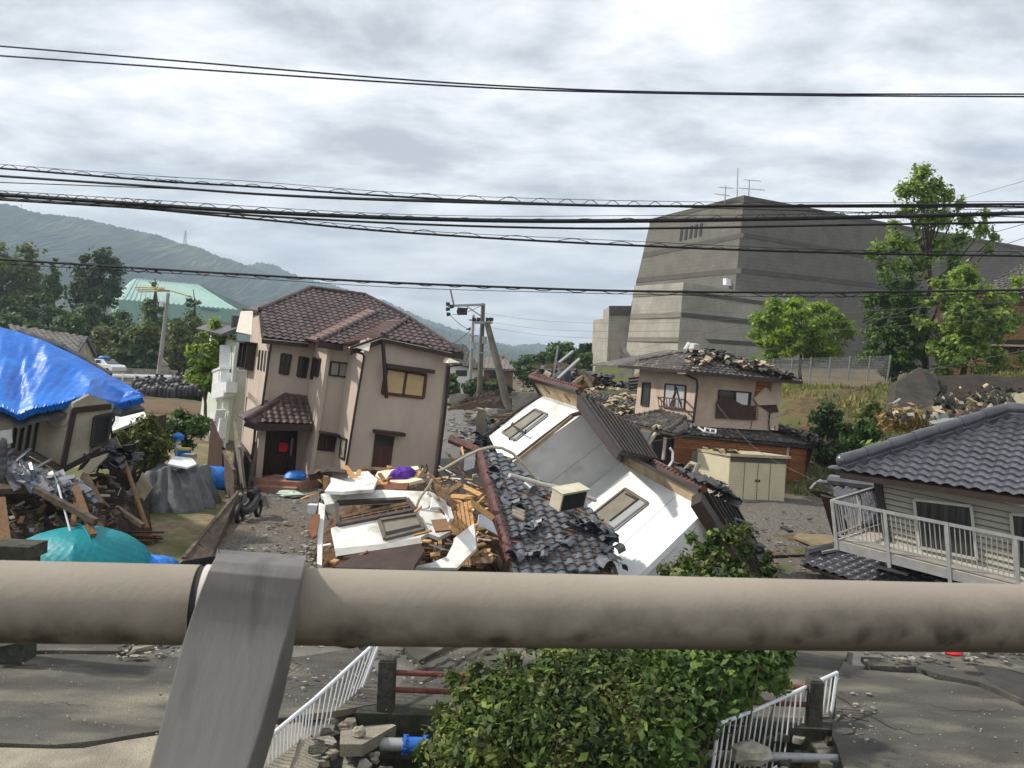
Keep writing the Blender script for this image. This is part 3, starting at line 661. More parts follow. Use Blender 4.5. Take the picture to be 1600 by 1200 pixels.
# porch side walls and post, door
pf=Pl(fe+hd*.5,-hd)
mm=MB(); mm.prism([pf.hit(*p) for p in ((407,662),(417,663),(409,747),(399,746))],hd*.25); build('porch_post',mm,pink,ph)
pd=Pl(fe+hd*1.3,-hd)
mm=MB(); mm.prism([pd.hit(*p) for p in ((412,664),(470,668),(462,745),(405,740))],hd*.06)
for k in range(1,12):
    a=pd.hit(412+k*4.8,666,.01); b_=pd.hit(405+k*4.75,742,.01); mm.bar(a,b_,.03,.03)
do=build('entrance_door',mm,mat('dark_red_wood_door',S(42,24,18),S(62,38,28),sc_=3,rough=.45),ph)
b=MB(); b.bar(pd.hit(457,685,.05),pd.hit(454,712,.05),.05,.05); build('door_handle',b,galv,do)
pj=Pl(pf.hit(478,700),hr)
mm=MB(); mm.prism([pd.hit(466,662),pf.hit(487,664),pf.hit(478,756),pd.hit(461,744)],hr*.1); build('porch_side_wall',mm,pink,ph)
no=MB(); no.prism([pd.hit(*p) for p in ((437,691),(450,693),(447,706),(435,705))],-hd*.03); nt_=build('notice_sheet',no,mat('red_paper',S(206,34,42),S(214,46,50)),ph)
no=MB()
for k in range(3):
    x=440+k*3.2; no.prism([pd.hit(*p) for p in ((x,692.5+k*.4),(x+1.6,692.8+k*.4),(x+1.4,695+k*.4),(x-.2,694.7+k*.4))],-hd*.035)
build('notice_mark',no,black,nt_)
st=MB(); a=G(396,764,.0); b_=G(470,768,.0); ax=(b_-a); st.prism([a,b_,b_+V((.3,1.4,0)),a+V((.3,1.4,0))],(0,0,.32)); st.prism([a-V((-.1,.35,0)),b_-V((.1,.35,0)),b_-V((.1,0,0)),a+V((.1,0,0))],(0,0,.16)); build('porch_step',st,mat('terracotta_step',S(134,98,82),S(160,122,102),sc_=6,rough=.8),ph)
fd=MB(); fd.prism([p1.hit(536,762),p1.hit(680,757),p1.hit(679,772),p1.hit(534,778)],-p1.n*.2); fd.prism([p2.hit(480,755),p2.hit(522,762),p2.hit(520,778),p2.hit(478,770)],-p2.n*.2); build('foundation',fd,concrete,ph)
# blue bag on the porch, pale bag
b=MB(); b.blob(G(455,752,.35)+V((0,.6,.1)),(.42,.3,.2),10,7,.16); build('tarp_bundle',b,mat('blue_tarp',S(24,98,190),S(52,134,214),sc_=6,rough=.45,bump=1.5,bsc=5),None,'crumpled blue sheet on the step of the pink house porch','tarp',group='blue tarp bundles on the ground',smooth=True)
b=MB(); b.blob(G(455,772,.05),(.5,.3,.12),10,7,.3); build('plastic_bag',b,mat('pale_green_plastic',S(164,184,168),S(200,212,196),sc_=6,rough=.5,bump=1.5,bsc=6),None,'pale green crumpled plastic lying before the porch step','plastic bag')
# ================= cream house behind it =================
cm=mat('cream_green_siding',S(186,194,178),S(200,206,190),sc_=1,rough=.8)
hr,hd,hu=frame(32,6)
ch=thing('cream_house','pale greenish cream house with side balcony standing behind the pink house','house',G(370,735,0)+V((0,4,0)))
a=G(352,708,0)+V((0,1.5,.8)); pa=Pl(a,-hd); sb=Pl(pa.hit(358,620),-hr)
mm=MB(); mm.prism([pa.hit(*p) for p in ((370,534),(400,540),(380,700),(351,692),(360,620))],hd*6); build('wall',mm,cm,ch)
mm=MB(); mm.prism([sb.hit(*p) for p in ((355,538),(370,535),(351,692),(337,676),(343,620))],-sb.n*.15); build('side_wall',mm,cm,ch)
mm=MB(); mm.prism([pa.hit(*p) for p in ((345,522),(372,512),(405,518),(405,526),(372,521),(347,526))],hd*6); build('roof',mm,slate,ch)
window(ch,pa,((374,545),(386,545),(383,579),(371,579)),metalw,curtain,mull=0)
mm=MB()
for (x0,y0,x1,y1,w_) in ((339,607,362,605,.5),(339,618,358,614,.3),(352,540,349,605,.12),(345,640,336,680,.12),(340,580,352,575,.1)): mm.bar(sb.hit(x0,y0,.3),sb.hit(x1,y1,.3),.5,w_)
mm.prism([sb.hit(*p) for p in ((349,578),(362,583),(360,606),(347,606))],sb.n*.5); mm.prism([sb.hit(*p) for p in ((341,646),(356,655),(352,685),(337,676))],sb.n*.35)
build('balcony',mm,metalw,ch)
mm=MB(); mm.prism([pa.hit(*p) for p in ((351,686),(380,692),(378,716),(349,712))],hd*5); build('foundation',mm,concrete,ch)
mm=MB(); mm.path(pxpath(pa,[(368,540),(360,620),(351,700)],.1),.05); build('downpipe',mm,metalw,ch)
mm=MB()
for k in range(3): mm.tube(pa.hit(372+k*4,494,0)+hd*.8,pa.hit(371+k*4,516,0)+hd*.8,.13,.13,8)
build('chimney_tiles',mm,slate,ch)
# ================= fallen white house =================
zw=zz(700,560,2.963); zs=zz(740,560,6); zt=zz(940,700,5.333)
U=V((.777,.186,.60)).normalized(); A_=V((.301,-.949,-.095)).normalized(); B_=U.cross(A_); 
if B_.z>0: B_=-B_
A_=(A_-U*A_.dot(U)).normalized()
wh=thing('fallen_house','white rendered house lying toppled on its side with tiled roof edge pointing right','house',G(1000,880,0))
an=P(999,895,19.2)
wA2=Pl(an,-B_)                                   # bright sky-facing wall, lower block
wB1=Pl(wA2.hit(*zw(700,560)),A_)                  # grey wall between the two bright ones
wA1=Pl(wB1.hit(*zw(480,360)),-B_)
wB2=Pl(wA2.hit(*zw(1040,850)),A_)
TL,TR,BR,BL=[wA1.hit(*zw(*p)) for p in ((430,170),(645,240),(320,468),(190,360))]
m=MB(); n_=-B_
m.prism([TL,TR,BR,wA1.hit(*zw(230,440)),BL],B_*.14)
m.prism([wB1.hit(*zw(*p)) for p in ((640,246),(700,330),(802,484),(626,622),(590,660),(470,640),(300,478),(320,466))],-A_*.14)
m.prism([wA2.hit(*zw(*p)) for p in ((802,482),(1196,702),(884,1004),(800,1040),(760,900),(740,790),(600,680),(624,622))],B_*.14)
m.prism([wB2.hit(*zw(*p)) for p in ((1196,702),(1300,780),(1440,1000),(1440,1100),(960,1100),(884,1002))],-A_*.14)
# hidden body behind
m.prism([TL,BL,BL+B_*3.2,TL+B_*3.2],A_*.12); m.prism([TL,TR,TR+B_*3,TL+B_*3.2],-U*.12)
build('wall',m,whitewall,wh)
# panel joints on the walls
m=MB(); 
for a,b in (((560,668),(1010,520)),):
    pass
m.bar(wA2.hit(*zw(800,872)),wA2.hit(*zw(1065,628)),.018,.012,B_); build('wall_joint',m,mat('joint_grey',S(150,152,148),S(160,162,158)),wh); m=MB(); m.bar(wB1.hit(*zw(440,600)),wB1.hit(*zw(730,380)),.012,.01,A_); build('wall_joint',m,mat('joint_grey',S(150,152,148),S(160,162,158)),wh)
# dark corner trims
m=MB(); m.path([wA1.hit(*zs(*p),.06) for p in ((1075,470),(1010,505),(925,530),(640,745),(400,935),(350,965))],.055,8); build('corner_downpipe',m,mat('dark_brown_pipe',S(52,38,34),S(64,48,42),sc_=5,rough=.35),wh)
m=MB(); m.path([wA1.hit(*zs(*p),.03) for p in ((640,345),(560,395),(440,470),(250,610),(150,690),(90,725))],.05,6); build('eave_trim',m,brown,wh)
m=MB(); m.bar(wB1.hit(*zs(930,545),.02),wB1.hit(*zs(380,980),.02),.09,.03,A_); m.bar(wB1.hit(*zs(1085,505),.02),wB1.hit(*zs(1385,955),.02),.07,.03,A_); build('pale_trim',m,soffit,wh)
# windows
fr_b=mat('bronze_frame',S(96,88,78),S(112,104,94),sc_=6,rough=.5)
wg=mat('dusty_screen',S(112,106,94),S(132,126,112),sc_=1.5,rough=.5)
w_=window(wh,wA1,[zs(*p) for p in ((580,485),(695,535),(390,775),(275,700))],fr_b,wg,fw=.07,mull=0)
b=MB(); b.prism([wA1.hit(*zs(*p),.03) for p in ((650,520),(695,537),(395,772),(360,745))],n_*.012); build('open_sash',b,mat('grey_sash_glass',S(150,156,156),S(168,174,174),sc_=1,rough=.2),w_)
b=MB(); b.bar(wA1.hit(*zs(652,518),.05),wA1.hit(*zs(330,760),.05),.05,.05,B_); build('sash_bar',b,brown,w_)
b=MB(); b.path([wA1.hit(*zs(*p),.22) for p in ((365,605),(372,632),(485,700),(490,672))],.028,6); b.path([wA1.hit(*zs(*p),.2) for p in ((365,605),(355,620),(372,632))],.025,6); build('hand_bracket',b,brown,w_)
w_=window(wh,wA2,[zt(*p) for p in ((200,348),(388,468),(100,690),(-70,560))],fr_b,wg,fw=.08,mull=0)
b=MB(); b.prism([wA2.hit(*zt(*p),.03) for p in ((310,425),(388,468),(110,690),(60,620))],n_*.012); build('open_sash',b,MATS['grey_sash_glass'],w_)
b=MB(); b.bar(wA2.hit(*zt(310,425),.05),wA2.hit(*zt(70,610),.05),.05,.05,B_); b.bar(wA2.hit(*zt(200,380),.04),wA2.hit(*zt(300,430),.04),.05,.04,B_); build('sash_bar',b,brown,w_)
# eaves: soffit, tiled verge and roof
o1=TL; 
def soff(pl,px,lift,name='soffit'):
    b=MB(); b.prism(px,lift); return build(name,b,soffit,wh)
# soffit plane sticks out from the wall top towards the sky
e1a,e1b=TL+n_*0,TR
s1p=Pl3(TL,TR,TL+n_*1.0+U*.12)
q=[TL,TR,s1p.hit(*zs(980,315)),s1p.hit(*zs(545,190))]
soff(None,q,U*.05)
b=MB()
for p0,p1_ in ((zs(670,285),zs(712,325)),(zs(850,345),zs(898,392))): b.bar(s1p.hit(*p0,.01),s1p.hit(*p1_,.01),.13,.02,s1p.n)
build('soffit_vent',b,mat('vent_brown',S(108,84,62),S(124,98,74)),wh)
redt=mat('red_brown_ridge_tile',S(70,44,40),S(106,68,60),sc_=6,rough=.5,randc=.2)
def verge(pa,pb,r=.11,seg=.2,nm='verge_tiles',outn=None):
    b=MB(); ridge(b,pa,pb,r,seg); k=int((pb-pa).length/seg)
    for i in range(k):
        c=pa.lerp(pb,(i+.5)/k); b.blob(c+(outn or n_)*r*.9,(.05,.05,.05),6,4)
    return build(nm,b,redt,wh,smooth=True)
v0,v1=q[3],q[2]
verge(v0+U*.08-(v1-v0)*.05,v1+U*.1)
b=MB(); b.bar(v0+n_*.0-U*.02,v1-U*.02,.08,.16,n_); b.bar(v0,TL,.1,.12,U); build('barge_board',b,brown,wh)
# dark ribbed roof seen on edge
ribm=mat('dark_brown_rib_roof',S(36,30,27),S(54,46,41),sc_=4,rough=.6,stretch=(1,1,1),randc=.2)
def ribroof(px,pl,k,name='roof_slope',t=.1,flip=False):
    a,b_,c_,d_=[pl.hit(*p) for p in px]       # a-b along ridge, d-c along eave
    m=MB(); m.prism([a,b_,c_,d_],-pl.n*t)
    for i in range(k+1):
        s_=i/k; m.bar(a.lerp(b_,s_)+pl.n*.02,d_.lerp(c_,s_)+pl.n*.02,.05,.07,pl.n)
    return build(name,m,ribm,wh)
rA=v1; rB=wB1.hit(*zs(1400,960)); rC=wB1.hit(*zs(1085,500))
rp=Pl3(rA,rB,rA+A_*-2+U*.9+B_*.9)
try_px=[zs(990,300),zw(960,470),zw(870,480),zw(720,300)]
rp1=Pl3(v1,P(*zw(820,430),21.2),P(*zw(930,440),22.6))
ribroof([zw(612,160),zw(870,318),zw(965,470),zw(805,432)],rp1,9)
b=MB(); b.prism([rp1.hit(*zw(*p)) for p in ((608,152),(806,432),(790,440),(606,200))],-U*.15-n_*.1); b.prism([rp1.hit(*zw(606,185)),rp1.hit(*zw(795,440)),wB1.hit(*zw(800,482)),wB1.hit(*zw(650,245))],-A_*.05); build('barge_board',b,brown,wh)
# lower soffit + verge
s2p=Pl3(wA2.hit(*zw(802,484)),wA2.hit(*zw(1196,702)),wA2.hit(*zw(802,484))+n_*1.0+U*.3)
q=[wA2.hit(*zw(802,484)),wA2.hit(*zw(1196,702)),s2p.hit(*zw(1182,640)),s2p.hit(*zw(800,430))]
soff(None,q,U*.05)
b=MB(); b.poly([wB2.hit(*zw(1196,702),.02),s2p.hit(*zw(1180,640)),s2p.hit(*zw(1180,640))+(wB2.hit(*zw(1440,985))-wB2.hit(*zw(1270,760))),wB2.hit(*zw(1430,1000),.02),wB2.hit(*zw(1270,775),.02)]); build('soffit',b,soffit,wh)
va,vb=s2p.hit(*zw(790,412)),s2p.hit(*zw(1178,612))
verge(va+U*.05,vb+U*.05); b=MB(); b.bar(va-U*.06,vb-U*.06,.08,.2,n_); build('barge_board',b,brown,wh)
rp2=Pl3(vb,P(*zw(1440,960),19.8),P(*zw(1500,930),20.6))
ribroof([zw(1188,612),zw(1330,690),zw(1540,1060),zw(1430,1010)],rp2,6)
b=MB(); b.prism([rp2.hit(*zw(*p)) for p in ((1176,612),(1190,640),(1440,1010),(1400,1010),(1172,660))],-rp2.n*.3); build('barge_board',b,brown,wh)
# loose grey tiles sliding off the verge
def shards(name,pts,k,size,m_,parent=None,seed=3,jit=.5,curve=True,**kw):
    g=random.Random(seed); b=MB()
    for i in range(k):
        s_=g.random()*(len(pts)-1); j=int(s_); c=V(pts[j]).lerp(V(pts[j+1]),s_-j)+V((g.gauss(0,jit),g.gauss(0,jit),abs(g.gauss(0,jit*.5))))
        M_=Matrix.Rotation(g.uniform(0,6.3),3,'Z')@Matrix.Rotation(g.uniform(-.7,.7),3,'X')@Matrix.Rotation(g.uniform(-.6,.6),3,'Y')
        a_=M_@V((size*g.uniform(.7,1.3),0,0)); b2=M_@V((0,size*g.uniform(.6,1.2),0)); n2=M_@V((0,0,1))
        r0=[c-a_/2+b2*(t-.5)+n2*(.07*math.sin(t*3.1)*size/.27) for t in (0,.33,.66,1)]; r1=[x+a_ for x in r0]
        b.add(r0+r1+[x-n2*.02 for x in r0]+[x-n2*.02 for x in r1],[(0,1,5,4),(1,2,6,5),(2,3,7,6),(8,12,13,9),(9,13,14,10),(10,14,15,11),(0,4,12,8),(3,11,15,7)])
    return build(name,b,m_,parent,**kw)
shards('loose_tiles',[s2p.hit(*zw(1010,505))+U*.12,s2p.hit(*zw(1160,585))+U*.12,rp2.hit(*zw(1250,600)),rp2.hit(*zw(1330,680))],70,.24,slate,wh,jit=.09,kind='stuff')
shards('loose_tiles',[rp2.hit(*zw(1330,760)),rp2.hit(*zw(1420,880)),rp2.hit(*zw(1470,980))],26,.24,slate,wh,seed=9,jit=.07,kind='stuff')
b=MB(); b.path([s2p.hit(*zw(x,y))+U*z for x,y,z in ((1070,545,.1),(1085,520,.3),(1110,530,.32),(1120,560,.1))],.07,8); build('curved_cap_tile',b,mat('pale_clay',S(132,124,110),S(156,146,130),sc_=6),wh)
# ================= wrecked tile roof =================
wr=thing('wrecked_roof','dark grey tiled roof lying broken over the debris with tiles peeling off its battens','roof',G(850,890,0))
za=P(*zw(160,440),21.5); zb=P(*zw(290,930),17.2); zc=P(*zw(760,985),17.4)
wp=Pl3(za,zb,zc); wn=wp.n
edgev=(wp.hit(*zw(290,930))-wp.hit(*zw(160,440))).normalized()
outl=[zw(*p) for p in ((158,425),(240,440),(330,520),(500,600),(640,690),(760,790),(765,890),(755,1000),(300,1010),(262,850),(200,620))]
m=MB(); m.prism([wp.hit(*p) for p in outl],-wn*.12); build('roof_boarding',m,mat('old_roof_board',S(54,44,36),S(86,72,58),sc_=4,rough=.95,bump=1,bsc=12),wr)
m=MB()
for k in range(15):
    t_=k/14; a=wp.hit(*zw(175+t_*110,470+t_*480)); b_=a+(wp.hit(*zw(760,790+t_*180))-a); m.bar(a+wn*.02,a.lerp(b_,1)+wn*.02,.05,.045,wn)
build('battens',m,oldwood,wr,kind='stuff')
def hole(px_list):
    return px_list
bare=[[zw(*p) for p in ((420,850),(560,850),(640,930),(620,1010),(470,1000),(400,900))],[zw(*p) for p in ((220,520),(300,530),(340,600),(320,650),(250,660))]]
bare3=[[wp.hit(*p) for p in q] for q in bare]
tp=[wp.hit(*p) for p in outl]; o_=tp[0]
def mkhole():
    e=edgev; n=V((0,0,0))
    for i in range(1,len(tp)-1): n+=(tp[i]-tp[0]).cross(tp[i+1]-tp[0])
    n.normalize(); n=-n if n.z<0 else n
    e=(e-n*e.dot(n)).normalized(); s=n.cross(e); s=-s if s.z<0 else s
    ps=[[((p-o_).dot(e),(p-o_).dot(s)) for p in q] for q in bare3]
    return lambda u,v: any(pip(u,v,q) for q in ps) or random.random()<.05
wt=mat('wet_grey_tile',S(62,66,72),S(98,102,108),sc_=4,rough=.38,spec=.6,randc=.3,c3=S(112,108,98),s3=4,r3=(.62,.74))
m=MB(); tiles(m,tp,edgev.cross(wn),.25,.23,amp=.05,step=.03,hole=mkhole(),jit=.07); build('tiles',m,wt,wr)
m=MB(); ridge(m,wp.hit(*zw(150,430),.05),wp.hit(*zw(292,940),.05),.1,.2)
for k in range(22): m.blob(wp.hit(*zw(166+k*6,440+k*22.5),.13),(.045,.045,.045),6,4)
build('verge_tiles',m,redt,wr,smooth=True)
m=MB(); m.bar(wp.hit(*zw(140,445),-.1),wp.hit(*zw(285,950),-.1),.08,.25,wn); m.bar(wp.hit(*zw(14,375)),wp.hit(*zw(160,432)),.1,.1,wn); build('barge_board',m,mat('maroon_board',S(70,42,38),S(92,58,50),sc_=4,rough=.7),wr)
m=MB(); ridge(m,P(*zw(14,374),22),P(*zw(150,432),21.4),.11,.2); build('ridge_end',m,redt,wr,smooth=True)
shards('slipped_tiles',[wp.hit(*zw(560,760),.1),wp.hit(*zw(700,800),.1),wp.hit(*zw(760,850),.1),wp.hit(*zw(740,960),.1)],38,.24,wt,wr,seed=5,jit=.11,kind='stuff')
shards('slipped_tiles',[wp.hit(*zw(300,940),.1),wp.hit(*zw(400,920),.1),wp.hit(*zw(480,870),.1),wp.hit(*zw(640,820),.1)],18,.24,wt,wr,seed=6,jit=.08,kind='stuff')
shards('slipped_tiles',[wp.hit(*zw(190,500),.1),wp.hit(*zw(230,600),.1),wp.hit(*zw(330,700),.1),wp.hit(*zw(520,640),.1)],12,.24,wt,wr,seed=7,jit=.08,kind='stuff')
shards('slipped_tiles',[wp.hit(*zw(420,760),.1),wp.hit(*zw(330,830),.1),wp.hit(*zw(420,700),.1),wp.hit(*zw(590,700),.1)],12,.22,wt,wr,seed=8,jit=.1,kind='stuff')
m=MB()
for k in range(3): m.tube(wp.hit(*zw(298,690+k*16),.1),wp.hit(*zw(355,715+k*16),.1),.055,.055,10)
build('pale_tiles',m,mat('pale_clay',S(132,124,110),S(156,146,130)),wr)
m=MB(); m.tube(wp.hit(*zw(365,585),.1),wp.hit(*zw(395,610),.12),.12,.12,12); build('cap_tile',m,wt,wr,smooth=True)
# ================= air conditioner, pipes, cushion =================
ac=thing('air_conditioner','cream outdoor air conditioner unit with dark grille perched on the broken tiles','air conditioner',wp.hit(*zw(580,660)))
c=wp.hit(*zw(565,650),.3); ax=(P(*zw(655,665),19)-P(*zw(560,630),19)).normalized(); az=V((0,0,1))-ax*ax.z; az.normalize(); ay=az.cross(ax)
gx=V((.66,-.70,-.28)).normalized(); lz=V((.12,-.2,1)); lz=(lz-gx*lz.dot(gx)).normalized(); gy=lz.cross(gx)
c=P(*zw(560,645),17.9)
m=MB(); m.box(c,gx*.32,gy*.80,lz*.40); m.bar(c+lz*.22-gy*.43,c+lz*.22+gy*.43,.36,.02,lz); build('casing',m,mat('cream_plastic',S(190,182,158),S(206,198,176),sc_=4,rough=.6),ac,bevel=.015)
m=MB(); f=c+gx*.178+gy*-.02
for k in range(7): m.bar(f-gy*.34-lz*.15+lz*.05*k,f+gy*.34-lz*.15+lz*.05*k,.012,.012,lz)
for k in range(8): m.bar(f-gy*.34+gy*.097*k-lz*.17,f-gy*.34+gy*.097*k+lz*.17,.01,.01,gx)
m.box(f-gx*.004,gx*.006,gy*.7,lz*.36); build('grille',m,black,ac)
m=MB(); pp=[zw(*p) for p in ((285,540),(330,552),(430,580),(560,610),(685,658))]; m.path([P(x,y,17.6+i*.25) for i,(x,y) in enumerate(pp)],.045,8); build('gutter_pipe',m,mat('offwhite_pvc',S(188,184,170),S(204,200,186),sc_=4,rough=.5),None,'long off-white plastic pipe leaning from the broken tiles to the air conditioner','pipe')
m=MB(); pp=[zw(*p) for p in ((-45,520),(-20,512),(0,500),(60,465),(140,425),(200,410),(250,415),(300,440),(360,500),(430,580),(460,610))]; m.path([P(x,y,18.3) for i,(x,y) in enumerate(pp)],.035,6); build('bent_conduit',m,mat('grey_beige_conduit',S(150,144,124),S(172,166,146),sc_=4,rough=.6),None,'long bent beige conduit arching over the debris beside the tiled roof','pipe',smooth=True)
m=MB(); pp=[(676,748),(668,762),(655,780),(650,795)]; m.path([P(x,y,18.3) for x,y in pp],.03,6); build('conduit_piece',m,MATS['grey_beige_conduit'],None,'short beige conduit hanging down into the splintered boards','pipe')
# ================= debris heap =================
zd=zz(470,680,5.333)
heapm=mat('splinter_heap',S(52,36,26),S(112,84,58),sc_=3,rough=1,bump=2,bsc=9,c3=S(156,142,120),s3=2,r3=(.6,.72))
def mound(name,px_c,z0,rx,ry,h,m_,label,cat='rubble',seed=1,kind=None,d=None,yaw=0,res=64,rough_=.25,pw=1.4,parent=None):
    g=np.random.default_rng(seed); c=G(*px_c,z0) if d is None else P(*px_c,d); b=MB(); n_=res
    nz=np.zeros((n_+1,n_+1)); amp=1
    for k in (5,10,21,43):
        q=g.normal(size=(k+2,k+2)); t=np.linspace(0,k,n_+1); i0=np.minimum(t.astype(int),k); f=t-i0; f=f*f*(3-2*f)
        r0=q[i0]*(1-f)[:,None]+q[i0+1]*f[:,None]; nz+=amp*(r0[:,i0]*(1-f)+r0[:,i0+1]*f); amp*=.55
    for j in range(n_+1):
        for i in range(n_+1):
            x=(i/n_*2-1); y=(j/n_*2-1); r_=max(abs(x),abs(y))**2*.5+(x*x+y*y)*.5
            k=max(0,1-r_)**(1/pw); z=h*k*(1+rough_*nz[j,i]*.7)+(.0 if k>0 else -.3)
            X=x*rx*math.cos(yaw)-y*ry*math.sin(yaw); Y=x*rx*math.sin(yaw)+y*ry*math.cos(yaw)
            b.v.append((c.x+X,c.y+Y,z0+z-.02))
    for j in range(n_):
        for i in range(n_): a=j*(n_+1)+i; b.f.append((a,a+1,a+n_+2,a+n_+1)); b.m.append(0)
    return build(name,b,m_,parent,label,cat,kind=kind)
mound('rubble_heap',(655,850),0,2.55,3.3,1.1,heapm,'brown splintered rubble heap under the torn white wall panels','rubble',3,'stuff',rough_=.35,pw=2)
wp_mat=mat('torn_white_board',S(210,210,204),S(224,224,218),sc_=3,rough=.8,c3=S(170,162,144),s3=2.5,r3=(.52,.72),bump=.3,bsc=30)
def panel(name,px,d,label,m_=wp_mat,t=.07,cat='wall panel',group=None,parent=None,edge=None):
    """d: depth at first, second and last corner"""
    a,b,c=P(*px[0],d[0]),P(*px[1],d[1]),P(*px[-1],d[2]); pl=Pl3(a,b,c); pts=[pl.hit(*p) for p in px]
    m=MB(); m.prism(pts,-pl.n*t); return build(name,m,m_,parent,label,cat,group),pl
g_='torn white wall panels in the debris heap'
# front panel with two window openings: built from strips round real frames
fp=thing('wall_panel','big torn white wall panel with two brown framed window openings in the debris','wall panel',G(600,880,.0),g_)
fpl=Pl3(P(*zd(165,490),18.6),P(*zd(1080,470),18.9),P(*zd(290,940),17.0))
def fpart(name,px,m_=wp_mat,t=.1,off=0):
    m=MB(); m.prism([fpl.hit(*zd(*p),off) for p in px],-fpl.n*t); return build(name,m,m_,fp)
fpart('panel_board',((165,490),(240,478),(420,462),(700,455),(1085,470),(1060,520),(930,560),(880,536),(300,565),(205,580),(190,520)))
fpart('panel_board',((250,775),(320,752),(940,632),(1150,600),(1240,680),(1250,800),(1150,850),(1060,815),(1000,850),(640,910),(285,945)))
fpart('panel_board',((880,536),(1060,522),(1130,500),(1150,520),(1060,600),(950,640),(925,570)),off=.01)
fpart('panel_board',((150,560),(205,580),(180,860),(175,1085),(135,1070)),t=.12)
def wframe(pa,name='window_frame',w__=.09,m_=fr_b):
    m=MB(); q=[fpl.hit(*zd(*p),.03) for p in pa]
    for i in range(4): m.bar(q[i],q[(i+1)%4],w__,.09,fpl.n)
    m2=MB(); m2.bar(q[0].lerp(q[1],.5),q[3].lerp(q[2],.5),.05,.05,fpl.n); o=build(name,m,m_,fp); return o,q
o,q=wframe(((300,565),(885,536),(945,625),(310,748)),m_=mat('brown_grey_frame',S(70,60,56),S(90,78,72),sc_=5,rough=.6))
m=MB()
for k in range(8): a=q[3].lerp(q[2],.1+k*.11); m.bar(a,a+(q[0]-q[3])*.35,.03,.03,fpl.n)
m.bar(q[3].lerp(q[0],.3),q[2].lerp(q[1],.65),.09,.05,fpl.n); m.bar(q[3].lerp(q[0],.15),q[2].lerp(q[1],.4),.05,.05,fpl.n); build('broken_lattice',m,oldwood,o)
fpart('panel_board',((650,712),(655,705),(965,660),(1028,790),(690,865),(640,870)),t=.02,off=-.12) if False else None
o,q=wframe(((652,715),(968,664),(1025,785),(700,865)),w__=.07)
m=MB(); m.prism([q[0],q[1],q[2],q[3]],-fpl.n*.01); m2=build('pane',m,mat('dusty_olive_screen',S(122,118,102),S(142,136,120),sc_=2,rough=.4),o)
m=MB(); m.prism([p+fpl.n*.02 for p in (q[3].lerp(q[0],.3),q[2].lerp(q[1],.3),q[2].lerp(q[1],.1),q[3].lerp(q[0],.1))],fpl.n*.01); build('dark_gap',m,black,o)
m=MB(); m.prism([fpl.hit(*zd(*p)) for p in ((285,945),(640,910),(1000,850),(1010,900),(640,955),(290,1010))],-fpl.n*.02+V((0,.1,0))); build('lower_edge',m,mat('grey_board_edge',S(158,156,148),S(176,174,166),sc_=4),fp)
lab=['long jagged white board lying behind the purple cushion','white board propped at the left of the debris with splintered top','pale plywood sheet tilted up next to the purple cushion']
panel('wall_panel',[zd(*p) for p in ((245,320),(560,300),(640,370),(600,450),(360,470),(200,465),(250,390))],(20.6,20.6,19.4),'jagged white board with chipped holes left of the purple cushion',group=g_)
panel('wall_panel',[zd(*p) for p in ((640,300),(975,255),(985,280),(800,330),(900,345),(1020,365),(870,405),(700,380),(620,340))],(21,21,20.6),'pale cream board sloping beneath and behind the purple cushion',mat('cream_board',S(206,192,160),S(222,210,180),sc_=3),group=g_)
panel('wall_panel',[zd(*p) for p in ((1440,735),(1465,935),(1300,1105),(900,1100),(1100,1060),(1215,1010),(1270,900),(1275,860))],(17.3,16.7,17),'curved torn white board sweeping down over the slatted wood crate',group=g_)
panel('wall_panel',[zd(*p) for p in ((1488,645),(1600,720),(1640,830),(1530,770),(1475,785))],(18,18,17.8),'small blue-white board between splinters and the verge of the broken roof',mat('cold_white_board',S(178,184,190),S(196,202,206),sc_=3),group=g_)
panel('wall_panel',[zd(*p) for p in ((1060,470),(1210,545),(1140,520),(1100,510),(1085,600),(1250,600),(1275,690),(1240,700),(1180,560),(1110,480))],(18,18,18.2),'narrow torn white strip bent between conduit and planks',group=g_)
panel('plaster_board',[zd(*p) for p in ((1065,365),(1200,470),(1280,600),(1250,690),(1170,560),(1100,450))],(18.4,18,18.3),'long grey-brown curled board twisting beside the bent conduit',oldwood,cat='board')
panel('mat_board',[zd(*p) for p in ((1085,705),(1260,690),(1290,780),(1120,800))],(17.4,17.4,17.2),'brown board with a dark hole lying on the torn white panel',mat('tan_board',S(138,106,78),S(160,126,96),sc_=3),cat='board')
panel('cardboard_sheet',[zd(*p) for p in ((90,655),(160,660),(130,830),(100,850),(68,815))],(17.8,17.8,17.2),'upright brown plywood sheet at the left end of the debris heap',mat('brown_ply',S(108,66,40),S(126,80,52),sc_=3),cat='board')
panel('roof_board',[zd(*p) for p in ((55,300),(210,255),(380,290),(370,310),(240,300),(60,330))],(21,21,20.4),'dark brown triangular roof edge poking out left of the white boards',brown,cat='board',t=.15)
panel('wood_board',[zd(*p) for p in ((525,375),(740,365),(715,415),(525,410))],(19.8,19.8,19.6),'short tan board just below the purple cushion',timber,cat='board')
panel('wood_board',[zd(*p) for p in ((365,430),(900,395),(880,450),(360,470))],(19.4,19.4,19.2),'long red-brown beam lying across the white boards',mat('red_brown_beam',S(92,54,36),S(120,76,52),sc_=3,stretch=(1,6,6)),cat='beam',t=.15)
panel('dark_board',[zd(*p) for p in ((300,1010),(1000,900),(1030,960),(950,1080),(940,1120),(280,1100),(420,1020)) ],(16.9,16.9,16.6),'dark brown sheet in shadow under the big torn wall panel',mat('dark_ply',S(46,34,28),S(64,48,40),sc_=3),cat='board')
